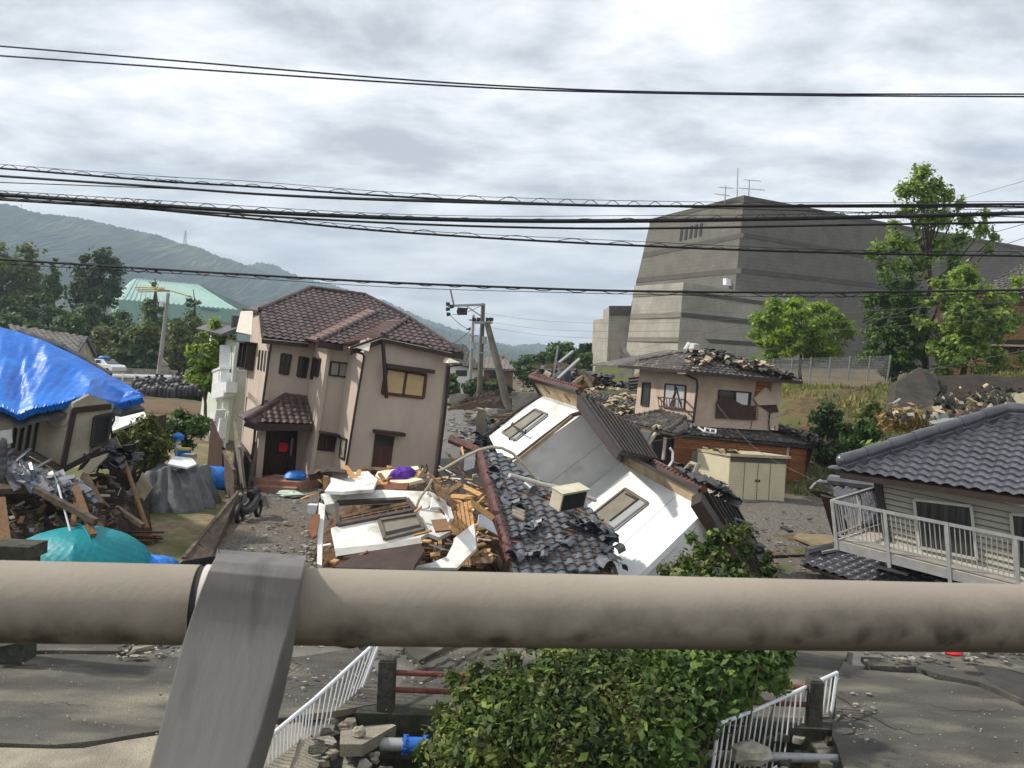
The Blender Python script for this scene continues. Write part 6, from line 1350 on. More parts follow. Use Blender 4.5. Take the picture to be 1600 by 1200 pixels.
m=MB(); m.blob(c+V((-.3,0,1.66)),(.7,.45,.16),10,6,.2); build('blue_luggage',m,MATS['blue_tarp'],None,'blue wrapped load on the roof of the white station wagon','luggage')
# black bulk bags
bagm=mat('black_bulk_bag',S(24,24,26),S(46,46,48),sc_=4,rough=.5,bump=1,bsc=6)
b0=MB(); b0.path([V((0,0,z)) for z in (0,.12,.6,.95,1.08,1.15,1.3)],[.3,.42,.45,.42,.3,.1,.16],10); b0.v=[(x+.04*math.sin(z*9+y*5),y+.03*math.sin(x*11),z) for x,y,z in b0.v]
bag=build('bulk_bag',b0,bagm,None,'black bulk sandbag with knotted top in the long row below the guardrail','sandbag',group='black bulk bags in the long row',smooth=True); first=True; g=random.Random(3)
for row,(ya,yb,d0,n_) in enumerate(((604,603,76,19),(611,609,74,20),(617,612,72,20))):
    for i in range(n_):
        x=214+i*6.2+g.uniform(-1,1)+row*2; y=ya+(yb-ya)*i/n_; o=bag if first else bag.copy()
        if not first: col.objects.link(o)
        first=False; o.location=P(x,y+7,d0-i*.3)+V((0,0,g.uniform(-.1,.1))); o.rotation_euler=(0,0,g.uniform(0,6)); k=g.uniform(.85,1.1); o.scale=(k,k,k*g.uniform(.9,1.1))
mound('rubble_heap',(300,628),0,5,2.4,1.2,drk,'brown timber rubble behind the pale green tree trunk','rubble',15,'stuff',rough_=.35)
mound('soil_bank',(240,640),0,7,4,.9,fargrass,'low bare soil bank in front of the black bags','soil',16,'stuff',rough_=.12)
# pole on the left
def upole(name,x0,y0,x1,y1,d,r,label,m_=concrete,dip=2):
    t=thing(name,label,'utility pole',P(x1,y1,d)); m=MB(); a=P(x1,y1,d); b_=P(x0,y0,d); m.path([a-(b_-a).normalized()*dip,b_],[r*1.15,r*.75],10); build('pole',m,m_,t,smooth=True); return t
pale_pole=mat('pale_concrete_pole',S(132,130,124),S(158,156,150),sc_=1,rough=.85)
lp_=upole('utility_pole',263,458,249,577,95,.24,'leaning pale utility pole with yellow sleeved arms in front of the trees',pale_pole)
ym=mat('yellow_sleeve',S(190,152,44),S(206,168,58))
for (x0,y0,x1,y1) in ((211,449,258,450),(213,453,256,452),(216,456,254,455),(262,453,296,463)): m=MB(); m.tube(P(x0,y0,94.5),P(x1,y1,94.7),.065); build('sleeved_arm',m,ym,lp_)
m=MB(); m.bar(P(247,453,95),P(265,455,95),.3,.25); build('crossarm',m,galv,lp_)
for k in (0,3.5): m=MB(); m.tube(P(250+k,470,94.5),P(250+k,479,94.5),.1); build('insulator',m,metalw,lp_)
upole('utility_pole',14,487,13,512,120,.2,'short pale pole rising from the trees at the far left',pale_pole,4)
# ================= centre street =================
pm=mat('dark_concrete_pole',S(84,80,72),S(108,103,94),sc_=1,rough=.9)
pA=upole('utility_pole',755,474,748,636,80,.27,'tall grey utility pole with crossarms left of its leaning brace',pm)
for (x0,y0,x1,y1,w_) in ((700,478,757,476,.22),(738,503,770,504,.2),(742,505,768,505,.15),(728,478,752,494,.12),(734,549,758,552,.12)): m=MB(); m.bar(P(x0,y0,79.6),P(x1,y1,79.6),w_,w_); build('crossarm',m,galv,pA)
for (x,y) in ((700,475),(700,483),(701,491),(706,479),(741,499),(748,499),(762,499),(768,499)): m=MB(); m.tube(P(x-3,y,79.5),P(x+3,y,79.5),.2,.14,8); build('insulator',m,black,pA)
m=MB()
for k in range(5): m.path([P(717+k*2.8,481,79.5),P(716+k*2.8,487,79.5),P(717+k*2.8,492,79.5)],[.12,.16,.12],8)
m.bar(P(715,482,79.5),P(731,483,79.5),.2,.2); build('transformer_coils',m,black,pA)
m=MB(); m.bar(P(757,526,79.4),P(757,537,79.4),.5,.35,(0,1,0)); build('switch_box',m,galv,pA); m=MB(); m.prism([P(727,515,79),P(736,511,79),P(735,516,79)],(0,.2,0)); build('cable_clamp',m,black,pA)
m=MB(); m.tube(P(704,453,79),P(709,476,79.4),.09,.09,6); build('drop_rod',m,galv,pA)
m=MB(); m.path([P(795,632,78)-V((0,0,.6)),P(778,570,78.6),P(761,505,79.4)],[.4,.36,.28],10); build('brace_pole',m,pm,None,'thick brace pole leaning left against the tall grey utility pole','utility pole')
pB=upole('utility_pole',740,492,733,622,98,.22,'thinner utility pole with white lower half behind the tall grey pole',pale_pole)
for y in (500,524,536): m=MB(); m.bar(P(733,y,97.6),P(748,y+1,97.6),.2,.2); build('crossarm',m,galv,pB)
m=MB(); m.tube(P(739,536,97.5),P(739,546,97.5),.35,.35,10); build('transformer',m,galv,pB)
def wire(name,pts,d,r,label,group=None,m_=None,cat='cable',wrap=None,ext=True):
    if ext:
        (x0,y0),(x1,y1)=pts[0],pts[1]; (xa,ya),(xb,yb)=pts[-2],pts[-1]
        pts=[(x0-2600,y0-(y1-y0)/(x1-x0)*2600)]+pts+[(xb+2600,yb+(yb-ya)/(xb-xa)*2600)]
    # smooth resample (Catmull-Rom)
    q=[]; n_=len(pts)
    for i in range(n_-1):
        p0,p1,p2,p3=pts[max(i-1,0)],pts[i],pts[i+1],pts[min(i+2,n_-1)]
        for k in range(10):
            t_=k/10; q.append(tuple(.5*((2*p1[j])+(-p0[j]+p2[j])*t_+(2*p0[j]-5*p1[j]+4*p2[j]-p3[j])*t_*t_+(-p0[j]+3*p1[j]-3*p2[j]+p3[j])*t_**3) for j in range(2)))
    q.append(pts[-1]) 
    if not ext or True:
        dd=(lambda x:d) if not isinstance(d,tuple) else (lambda x:d[0]+(d[1]-d[0])*(x-pts[0][0])/(pts[-1][0]-pts[0][0]))
        W=[P(x,y,dd(x)) for x,y in q]
    t=build(name,MB().path(W,r,6),m_ or black,None,label,cat,group,smooth=True) if not wrap else None
    if wrap:
        t=thing(name,label,cat,P(800,400,d if not isinstance(d,tuple) else d[0]),group); build('main_cable',MB().path(W,r,8),m_ or black,t,smooth=True)
        amp,per,mess=wrap; mw=[p+V((0,0,amp*1.7*(1 if mess>0 else -1)+.006*math.sin(p.x*1.7))) for p in W]
        if mess: build('messenger_wire',MB().path([p for p in mw],.0028,5),m_ or black,t)
        L_=[0]
        for a,b_ in zip(W,W[1:]): L_.append(L_[-1]+(b_-a).length)
        H_=[]; s_=0; i=0; tot=L_[-1]; g=random.Random(int(per*1e4)); phs=0
        while s_<tot:
            while i<len(L_)-2 and L_[i+1]<s_: i+=1
            p=W[i].lerp(W[i+1],(s_-L_[i])/max(1e-6,L_[i+1]-L_[i]))
            if abs(p.x)<11: phs+=2*math.pi/10*(1+.45*math.sin(s_*1.3)*math.sin(s_*.47+1)); am=amp*(.8+.35*math.sin(s_*.9+per*50)); H_.append(p+V((0,am*math.sin(phs),am*(math.cos(phs)+(.75 if mess>0 else -.75 if mess<0 else 0)))))
            s_+=per/10
        build('spiral_wrap',MB().path(H_,.0034,4),m_ or black,t)
    return t
cg='overhead cable bundles across the sky'
navyw=mat('navy_cable',S(20,24,48),S(28,32,60),rough=.5)
wire('overhead_cable',[(0,72),(300,97),(600,122),(800,135),(1000,143),(1300,147),(1600,147)],8.4,.0085,'uppermost of the two dark blue cables near the top of the picture','dark blue overhead cables near the top',navyw)
wire('overhead_cable',[(0,87),(300,108),(600,128),(800,139),(1000,145),(1300,149.5),(1600,151)],8.2,.0085,'lower of the two dark blue cables near the top of the picture','dark blue overhead cables near the top',navyw)
wire('cable_bundle',[(0,263),(250,283),(400,292),(600,306),(800,316),(1000,322),(1300,323),(1600,323)],8.0,.010,'topmost spiral wrapped black cable bundle, just under the bright cloud',cg,wrap=(.026,.27,1))
wire('cable_bundle',[(0,275),(250,292),(400,303),(560,311),(800,318),(1000,322),(1300,321),(1600,319)],7.7,.012,'plain thick black cable hugging the topmost wrapped bundle',cg)
wire('cable_bundle',[(0,285),(250,294),(420,303),(560,309),(800,316)],7.9,.005,'thin wavy wire below the topmost wrapped bundle',cg)
wire('cable_bundle',[(0,304),(200,318),(400,331),(600,340),(800,345),(1000,345),(1200,342),(1400,338),(1600,333)],7.4,.019,'thickest wrapped black cable bundle crossing just over the big hall roof',cg,wrap=(.024,.235,1))
wire('cable_bundle',[(0,310),(200,323),(400,337),(600,348),(800,355),(1000,357),(1300,352),(1600,347)],7.7,.011,'plain black cable right under the thickest bundle',cg)
wire('cable_bundle',[(0,312),(200,324),(300,333),(450,347),(600,361),(800,374),(1000,384),(1200,392),(1400,397),(1600,400)],7.5,.010,'wrapped black cable drooping lowest over the hall windows',cg,wrap=(.019,.30,1))
wire('cable_bundle',[(0,405),(200,418),(400,430),(600,441),(800,449),(1000,455),(1300,457),(1600,453)],7.0,.0095,'single lowest wrapped cable passing over the pink house roof',cg,wrap=(.019,.27,-1))
thinw=mat('thin_wire_grey',S(60,62,64),S(78,80,82),rough=.6)
sg='thin service wires'
for pts,d,l_ in (([(757,490),(860,502),(1000,505),(1180,497),(1600,470)],(80,40),'uppermost thin wire running right from the tall grey pole'),([(768,504),(860,515),(1000,518),(1180,512),(1600,480)],(80,40),'middle thin wire running right from the tall grey pole'),([(768,512),(860,525),(1000,529),(1180,524),(1600,495)],(80,40),'lower thin wire running right from the tall grey pole'),
    ([(1030,492),(1250,447),(1600,350)],(45,20),'thin wire rising right across the hall to the tall tree'),([(1000,545),(1300,470),(1600,372)],(45,20),'second thin wire rising right across the hall front'),([(1150,560),(1400,490),(1600,420)],(40,20),'third thin wire rising right above the hall fence'),([(960,700),(1200,655),(1400,590),(1600,548)],(30,22),'thin wire passing over the beige house roof corner'),
    ([(1480,318),(1540,300),(1600,283)],(40,30),'faint thin wire in the sky right of the tall tree'),([(1120,632),(1180,700),(1260,745),(1400,810)],(31,20),'thin drop wire slanting down over the cream shed')):
    wire('service_wire',pts,d,.012 if max(d)>50 else .008,l_,sg,thinw,ext=False)
for (a,b,l_) in (((755,476),(707,492),'sagging jumper wire left of the tall grey pole'),((703,492),(735,516),'loop wire hanging down left of the tall grey pole'),((735,516),(700,540),'wire falling left behind the pink house roof')): wire('jumper_wire',[a,((a[0]+b[0])/2,(a[1]+b[1])/2+3),b],79.3,.03,l_,sg,thinw,ext=False)
# ================= far centre debris =================
def cottage(name,label,q_roof,yb,d,rm,wm,pu=.5,depth_=5):
    """q_roof: 4 px corners (upper left, upper right, lower right, lower left)"""
    t=thing(name,label,'house',G(q_roof[3][0],yb)); D=[d+depth_,d+depth_,d,d]; q=[P(*p,dd) for p,dd in zip(q_roof,D)]; pl=Pl3(q[3],q[2],q[0]); pts=[pl.hit(*p) for p in q_roof]
    m=MB(); m.prism(pts,(0,0,-.12)); tiles(m,pts,pts[2]-pts[3],pu,pu,amp=.08,step=.05,jit=.1); m.prism([pts[0],pts[1],pts[1]+V((0,4,-2)),pts[0]+V((0,4,-2))],(0,0,-.1)); build('roof',m,rm,t)
    a,b_=pts[3]+V((.3,.6,-.05)),pts[2]+V((-.3,.6,-.05)); m=MB(); m.prism([a,b_,V((b_.x,b_.y,0)),V((a.x,a.y,0))],(0,4,0)); build('wall',m,wm,t)
    fp_=Pl(a,(0,-1,0)); mx_=(q_roof[3][0]*.6+q_roof[2][0]*.4); my=(q_roof[3][1]+yb)/2
    w_=(q_roof[2][0]-q_roof[3][0])*.16
    window(t,fp_,((mx_-w_,my-w_*.5),(mx_+w_,my-w_*.5),(mx_+w_,my+w_*.5),(mx_-w_,my+w_*.5)),brown,glass,mull=1); return t
cottage('far_house','white walled house with dark tiled roof behind the right eave of the pink house',[(702,536),(728,540),(752,578),(700,566)],600,100,grt,whitewall)
cottage('far_house','crushed wooden house with low grey roof between the utility poles',[(758,558),(790,562),(806,578),(752,576)],596,98,MATS['light_grey_tile'],oldwood)
m=MB(); m.prism([P(*p,180) for p in ((764,553),(792,555),(793,568),(764,567))],(0,6,0)); bt=thing('tan_building','small tan flat roofed building on the horizon between the poles','building',P(778,567,180)); build('wall',m,mat('tan_render',S(176,150,128),S(190,166,144)),bt); m=MB()
for k in range(3): x=769+k*8; m.prism([P(*p,179.8) for p in ((x,557),(x+3,557),(x+3,562),(x,562))],(0,.3,0))
build('windows',m,glass,bt,kind='stuff')
strew('far_rubble',[(700,612,840,640),(725,625,830,665),(800,600,860,640)],240,.15,.5,[palestone,slate,MATS['weathered_wood'],soil],'heaps of far rubble around the utility pole bases',21)
mound('rubble_heap',(790,640),0,4.5,3.5,1.5,drk,'large rubble heap right of the tall utility pole','rubble',23,'stuff',rough_=.5)
mound('rubble_heap',(738,640),0,2.2,1.4,.9,MATS['dark_debris'],'low clay and tile heap at the foot of the tall utility pole','rubble',24,'stuff',rough_=.4)
m=MB(); m.prism([P(800,612,60),P(838,614,60),P(840,642,60),P(800,640,60)],(0,.3,0)); build('plaster_wall_piece',m,concrete,None,'tilted grey plaster wall piece left of the white house eave','wall')
for i,(a,b_,w_) in enumerate((((748,652),(838,650),.3),((760,660),(830,655),.25),((700,640),(745,628),.3),((778,655),(779,690),.25),((725,640),(760,628),.2))):
    m=MB(); m.bar(P(*a,52),P(*b_,52),w_,.16); build('broken_beam',m,MATS['weathered_wood'] if i!=3 else concrete,None,['long flat broken beam left of the fallen white house','lower flat broken beam left of the fallen white house','beam end near the foot of the tall utility pole','upright pale post standing in the rubble left of the white house','short tilted beam before the tall utility pole'][i],'beam')
m=MB(); m.prism([P(748,640,40),P(755,641,40),P(760,688,40),P(747,692,40),P(742,655,40)],(.1,.35,0)); build('broken_concrete_wall',m,palec,None,'upright broken piece of pale concrete wall on the street','wall')
m=MB(); m.prism([P(702,617,85),P(718,615,85),P(732,617,85),P(732,629,85),P(702,630,85)],(0,.3,0)); build('block_wall',m,concrete,None,'low grey block wall in front of the far hedge','wall')
dbd=mat('dark_blue_debris',S(46,54,58),S(78,86,88),sc_=2)
shards('fallen_roof_tiles',[P(760,668,42),P(775,680,40),P(765,700,38),P(752,712,36)],120,.35,dbd,None,seed=41,jit=.5,label='dark bluish fallen tiles beside the upright concrete piece in the street',cat='broken tiles',kind='stuff')
# collapsed roofs between the white house and the hall
cr1=thing('collapsed_roof','wide grey tiled roof collapsed flat between the white house and the beige house','roof',P(960,660,42)-V((0,0,1)))
cp=Pl3(P(905,612,47),P(1010,700,37),P(1010,600,48)); m=MB(); zf=zz(820,530,7.058)
pts=[cp.hit(*zf(*p)) for p in ((640,560),(960,540),(1240,560),(1240,880),(1030,890),(860,760),(700,640))]; m.prism(pts,-cp.n*.15); tiles(m,pts,V((1,.35,0)),.32,.3,amp=.06,step=.04,jit=.12); build('roof_tiles',m,grt,cr1)
shards('displaced_tiles',[cp.hit(*zf(*p)) for p in ((700,600),(850,570),(960,560),(1060,590))],50,.35,claym,cr1,seed=51,jit=.14,kind='stuff')
shards('displaced_tiles',[cp.hit(*zf(*p)) for p in ((890,740),(1000,700),(1090,640),(1200,680))],60,.35,claym,cr1,seed=52,jit=.16,kind='stuff')
shards('displaced_tiles',[cp.hit(*zf(*p)) for p in ((980,840),(1060,800),(1180,800))],70,.3,claym,cr1,seed=53,jit=.2,kind='stuff')
mossr=mat('mossy_roof',S(56,58,44),S(86,86,72),sc_=2,rough=.95,c3=S(84,84,34),s3=1.2,r3=(.45,.6),bump=1,bsc=6)
mound('debris_hill',(930,655),0,7,7,2.9,mossr,'greenish grey hill of collapsed roofs behind the toppled white house','rubble',61,'stuff',d=56,rough_=.3) if False else None
m=MB(); g=random.Random(5)
dh=thing('mossy_roofs','mossy crushed roofs heaped in front of the concrete hall','roof',P(950,600,55)-V((0,0,2)))
for px,dd,nm in ((((830,572),(880,566),(930,590),(905,640),(850,625)),(52,50,48),'broken_slope'),(((930,572),(985,572),(1000,610),(960,625),(925,600)),(56,54,50),'mossy_slope'),(((895,600),(945,585),(985,625),(930,640),(900,625)),(52,52,47),'grey_slope'),(((850,620),(925,605),(1000,612),(1000,700),(905,700),(860,660)),(47,47,42),'rear_slope')):
    pl=Pl3(P(*px[0],dd[0]),P(*px[1],dd[1]),P(*px[-2],dd[2])); m=MB(); m.prism([pl.hit(*p) for p in px],-pl.n*.3); build(nm,m,mossr if nm!='broken_slope' else MATS['old_roof_board'],dh)
shards('broken_tiles',[P(845,582,50),P(880,585,49),P(925,592,49),P(950,602,49),P(990,607,49)],110,.42,slate,dh,seed=71,jit=.3,kind='stuff')
shards('clay_bits',[P(850,588,49),P(900,588,49),P(960,620,48)],30,.4,claym,dh,seed=72,jit=.3,kind='stuff')
for a,b_,w_ in (((850,603),(875,580),.18),((858,600),(882,583),.14),((870,590),(905,562),.1),((864,592),(872,540),.06)):
    m=MB(); m.bar(P(*a,47.5),P(*b_,47.5),w_,.12); build('roof_board',m,claym if w_>.2 else galv,dh)
gb=thing('orange_gable','small gable end with orange plaster poking out of the crushed roofs','gable',P(908,606,46)); 
m=MB(); m.prism([P(*zf(*p),45) for p in ((560,480),(640,420),(690,470),(700,515),(580,540))],(0,.5,0)); build('gable_wall',m,mat('salmon_plaster',S(176,124,94),S(196,146,112)),gb)
m=MB(); m.bar(P(*zf(520,500),44.9),P(*zf(645,410),44.9),.3,.2); m.bar(P(*zf(645,410),44.9),P(*zf(735,520),44.9),.3,.2); build('gable_roof',m,claym,gb); m=MB(); m.prism([P(*zf(*p),44.8) for p in ((625,445),(645,440),(650,500),(630,505))],(0,.1,0)); build('gable_slot',m,brown,gb)
m=MB(); m.bar(P(*zf(360,440),40),P(*zf(600,220),44),.14,.1); build('leaning_metal_strip',m,galv,None,'straight pale metal strip rising right from the toppled roof ridge','metal strip'); m=MB(); m.bar(P(*zf(375,262),44),P(*zf(530,135),46),.14,.1); build('leaning_metal_strip',m,galv,None,'short pale metal strips pointing up at the small trees','metal strip'); m=MB(); m.prism([P(*zf(*p),43) for p in ((430,385),(490,345),(505,480),(440,480))],(0,.4,0)); m.bar(P(*zf(493,345),42.8),P(*zf(503,490),42.8),.12,.12); build('grey_wall_piece',m,slate,None,'grey upright wall piece beside the orange gable','wall')
for k in range(6): 
    m=MB(); m.bar(P(982,592+k*5,46),P(1000,590+k*5,46),.2,.12); build('louvre_slat',m,brown,dh)
# ================= vegetation =================
GR='trees in the wooded park on the left'
tree('broadleaf_tree','big olive green spreading tree at the far left edge',-70,78,364,500,560,150,k=44,n=9000,leaf=.55,lm='olive',seed=1,group=GR,hollow=.5)
tree('conical_tree','small pointed conifer between the olive tree and the tall rounded tree',72,97,396,470,540,150,k=30,n=3500,leaf=.35,lm='conifer',shape='cone',clump=.8,seed=2,group=GR)
tree('broadleaf_tree','tall rounded dark tree with feathery outline left of the turquoise hall',112,190,378,500,560,150,k=40,n=8000,leaf=.5,lm='dark',seed=3,group=GR,hollow=.45,limbs=14)
tree('redwood_tree','tall conical redwood tree in front of the turquoise hall',214,266,417,560,580,140,k=70,n=9000,leaf=.35,lm='conifer',shape='cone',clump=1.2,seed=4,group=GR)
tree('redwood_tree','shorter conical redwood tree at the right end of the turquoise hall',280,320,437,560,580,140,k=60,n=8000,leaf=.35,lm='conifer',shape='cone',clump=.9,seed=5,group=GR)
for i,(x0,x1,yt,yb,d,lm,lb) in enumerate(((-60,60,438,560,135,'dark','dark bushy tree under the olive tree at the far left'),(20,120,452,560,132,'dark','dark low spreading tree under the small pointed conifer'),(90,190,468,560,130,'dark','wide dark pine like tree below the tall rounded tree'),(150,225,470,570,128,'mid','dark tree left of the leaning pale pole'),(86,132,488,530,120,'mid','small pale green pointed bush above the tiled cottage roof'),
   (140,215,512,580,112,'olive','brownish green bush row above the white station wagon'),(205,262,488,585,108,'olive','yellow green tree just left of the leaning pale pole'),(255,318,488,590,106,'olive','yellow green tree just right of the leaning pale pole'),(180,240,520,590,104,'dark','dark bush behind the concrete parapet'),(300,345,505,580,120,'mid','green tree top behind the pale green tree'),(-40,40,480,570,118,'mid','dense green bush behind the blue tarp roof'),(320,372,515,560,110,'olive','bush rising behind the cream house roof'),(40,100,500,545,112,'dark','dark bush right behind the tiled cottage'))):
    tree('park_tree',lb,x0,x1,yt,yb,yb+8,d,k=22,n=4200,leaf=.42,lm=lm,seed=20+i,group=GR,hollow=.2,limbs=4)
tree('young_tree','light green airy tree between the black bags and the cream house',290,352,515,612,662,42,k=30,n=5200,leaf=.17,lm='spring',seed=41,limbs=10,extra=[(335,505,0,10),(345,525,0,12)])
tree('garden_bush','dark rounded bush between the tarped house and the grey tarpaulin',188,268,655,738,765,26,k=26,n=6500,leaf=.09,lm='olive',seed=42,cat='bush',extra=[(190,680,0,8),(235,655,0,10)])
tree('garden_bush','fresh green leafy shrub behind the grey tarpaulin',255,328,638,706,715,33,k=20,n=5000,leaf=.13,lm='mid',seed=43,cat='bush')
HG='hedge trees in the distance behind the poles'
for i,(x0,x1,yt,yb,d,lm,lb) in enumerate(((690,722,583,622,90,'mid','green clipped shrub right beside the pink house wall'),(715,775,590,625,92,'dark','dark hedge behind the utility poles'),(760,800,592,625,90,'dark','dark hedge piece at the foot of the brace pole'))):
    tree('hedge',lb,x0,x1,yt,yb,yb+3,d,k=20,n=3000,leaf=.3,lm=lm,seed=60+i,group=HG,limbs=2,cat='hedge',hollow=.1)
for i,(x0,x1,yt,yb,d,lm,lb) in enumerate(((790,845,552,590,120,'dark','dark green tree at the left of the middle tree line'),(828,862,550,585,118,'mid','rounded tree second in the middle tree line'),(850,905,534,580,112,'mid','tallest rounded green tree in the middle tree line'),(900,935,536,560,118,'dark','dark tree just left of the curved concrete wall'),(895,935,552,590,100,'mid','low pale green tree under the curved concrete wall'),(815,870,570,600,100,'dark','low dark trees before the middle tree line'))):
    tree('far_tree',lb,x0,x1,yt,yb,yb+10,d,k=22,n=4200,leaf=.36,lm=lm,seed=70+i,group='middle tree line left of the hall',limbs=3,hollow=.2)
tree('maple_tree','bright yellow green spreading tree in front of the dark hall wall',1168,1335,462,572,592,58,k=120,n=24000,leaf=.16,lm='bright',seed=80,limbs=14,hollow=.3,clump=.5,extra=[(1185,500,0,16),(1210,478,-1,16),(1300,545,0,20),(1205,555,0,18),(1325,520,0,14),(1180,570,0,14)])
tree('tall_tree','tall slender tree with open uneven crown rising above the hall roofline',1395,1500,258,470,596,53,k=3,n=15000,leaf=.15,lm='spring',seed=81,limbs=26,clump=.35,
   extra=[(1440,270,0,15),(1432,292,0,18),(1460,290,0,14),(1412,300,0,13),(1450,315,0,19),(1478,305,0,13),(1418,330,0,14),(1440,345,0,14),(1470,340,0,18),(1500,320,0,10),(1510,345,0,14),(1540,335,0,9),(1535,360,0,14),(1555,370,0,8),(1500,375,0,15),(1470,385,0,18),(1400,375,0,15),(1375,390,0,13),(1360,398,0,9),(1420,385,0,15),(1440,410,0,14),(1405,415,0,13),(1380,415,0,10),(1490,408,0,14),(1395,350,0,9),(1545,390,0,8)])
tree('feathery_tree','dark feathery tree left of the tall slender tree above the torn slope',1350,1455,400,606,612,52,k=110,n=30000,leaf=.13,lm='mid',seed=82,limbs=12,hollow=.1,clump=.45,extra=[(1365,520,0,14),(1360,470,0,14),(1350,560,0,14)])
tree('leafy_tree','pale green leafy tree right of the tall slender tree before the orange house',1428,1580,402,606,612,50,k=120,n=24000,leaf=.16,lm='spring',seed=83,limbs=18,hollow=.3,clump=.45,extra=[(1480,600,0,16),(1440,590,0,14),(1520,600,0,12),(1585,500,0,16),(1575,465,0,16),(1560,560,0,18),(1590,440,0,12),(1540,590,0,16),(1600,560,0,14)])
for i,(x0,x1,yt,yb,d,n_,lm,lb) in enumerate(((1262,1318,630,700,40,5500,'dark','dark rounded bush on the bare slope above the beige house lower roof'),(1300,1372,650,715,37,6500,'mid','pair of low green bushes merging at the foot of the slope'),(1345,1395,630,672,42,3500,'olive','brownish bush in the middle of the slope'),(1340,1400,690,725,34,3500,'spring','bright green weeds peeking over the blue grey ridge'),(1275,1330,690,730,35,3500,'dark','dark leafy bush next to the crushed lower eave'))):
    tree('slope_bush',lb,x0,x1,yt,yb,yb+4,d,k=22,n=n_,leaf=.14,lm=lm,seed=90+i,group='bushes on the torn slope',limbs=3,cat='bush',hollow=.15)
# grass tufts on the slope
g=random.Random(77); m=MB(); grm=leafmat('slope_grass',S(84,96,40),S(140,140,76))
for i in range(14000):
    x,y=g.uniform(9,34),g.uniform(33,52); 
    if math.sin(x*.9+1)*math.sin(y*.7)+g.uniform(-.7,.7)<.1: continue
    z=H(x,y); s_=g.uniform(.1,.38); a=g.uniform(0,6.3); dx_,dy_=math.cos(a)*.04,math.sin(a)*.04; lx_,ly_=g.uniform(-.1,.1),g.uniform(-.1,.1)
    m.add([(x-dx_*2,y-dy_*2,z-.02),(x+dx_*2,y+dy_*2,z-.02),(x+lx_,y+ly_,z+s_)],[(0,1,2)])
build('slope_grass',m,grm,None,'patchy grass growing on the torn brown slope','grass',kind='stuff')
# mesh fence on top of the slope
mf=thing('mesh_fence','grey wire mesh fence with thin posts along the top of the slope','fence',P(1280,590,48)); fp0,fp1=P(1180,562,50),P(1392,556,47); fb0,fb1=P(1180,588,50),P(1386,588,47)
meshm=mat('grey_mesh',S(120,122,118),S(140,142,138),rough=.6)
for k in range(8):
    t_=k/7; m=MB(); m.bar(fp0.lerp(fp1,t_)+V((0,0,.05)),fb0.lerp(fb1,t_)-V((0,0,.3)),.07,.07); build('post',m,meshm,mf)
m=MB()
for k in range(13): t_=k/12; m.bar(fp0.lerp(fb0,t_),fp1.lerp(fb1,t_),.018,.018)
for k in range(90): t_=k/89; m.bar(fp0.lerp(fp1,t_),fb0.lerp(fb1,t_),.01,.01)
build('mesh_wire',m,meshm,mf,kind='stuff')
# orange slatted house far right
oh=thing('orange_house','orange timber slatted house with dark tiled roof half hidden by trees at far right','house',P(1560,590,60))
owl=Pl(P(1560,520,60),V((-.25,-1,0))); orw=mat('orange_board',S(132,98,72),S(164,124,92),sc_=3,rough=.75,stretch=(.6,.6,7),randc=.25)
m=MB(); m.prism([owl.hit(*p) for p in ((1488,462),(1680,452),(1680,600),(1488,600))],-owl.n*5); build('wall',m,woodbrown,oh)
slats(oh,owl,[(1488,462),(1680,456),(1680,530),(1488,532)],16,mt=orw); slats(oh,owl,[(1488,532),(1520,532),(1520,586),(1488,586)],10,mt=orw); slats(oh,owl,[(1520,552),(1680,556),(1680,578),(1520,572)],6,mt=orw)
window(oh,owl,((1526,508),(1560,508),(1560,536),(1526,536)),brown,glass,mull=1); window(oh,owl,((1575,506),(1606,508),(1606,536),(1575,536)),brown,black,mull=0)
m=MB(); m.prism([owl.hit(*p,.7) for p in ((1535,537),(1680,541),(1680,544),(1535,540))],-owl.n*.7); build('sill_ledge',m,claym,oh)
m=MB(); pts=[P(1480,470,58),P(1700,462,55),P(1700,395,63),P(1560,385,66),P(1540,410,65)]; pl=Pl3(pts[0],pts[1],pts[3]); pts=[pl.hit(*p) for p in ((1530,462),(1700,458),(1700,405),(1605,410),(1565,430))]; m.prism(pts,-pl.n*.15); tiles(m,pts,pts[1]-pts[0],.4,.36,amp=.07,step=.05,jit=.1); build('roof',m,grt,oh)
m=MB(); m.prism([P(1500,592,54),P(1640,580,52),P(1640,592,51),P(1530,602,51)],(0,0,-.15)); build('fallen_sheet',m,claym,None,'pale sheet lying in front of the orange slatted house','sheet')
# torn rock slabs on the slope at right
rockm=mat('torn_asphalt_face',S(42,40,35),S(68,64,56),sc_=1.2,rough=1,bump=2,bsc=4,c3=S(64,50,38),s3=.8)
zk=zz(1380,560,7.273)
def chunk(px,d,label,m_=rockm,th=.5,cat='slab',g_='slabs torn loose on the slope'):
    q=[P(*zk(*p),dd) for p,dd in zip(px,d)]; m=MB(); m.prism(q,V((.1,.9,-.15)).normalized()*th); b_=build('slope_slab',m,m_,None,label,cat,g_); return b_
chunk(((120,560),(150,280),(300,180),(420,100),(600,190),(650,360),(590,440),(580,520),(480,560),(260,650),(200,640)),(33,36,37,37.5,37.5,36,35,34,33.5,32.6,32.6),'large steep dark slab of torn asphalt at the left of the slope',th=1)
chunk(((620,200),(1000,180),(1650,220),(1700,340),(1300,330),(1000,420),(900,560),(680,520),(650,360)),(39,39,39,37,36,35.5,35,35,36),'long dark hollow under the roots of the trees on the slope',mat('dark_earth',S(30,25,20),S(54,44,34),sc_=1.5,rough=1,bump=2,bsc=4),th=1)
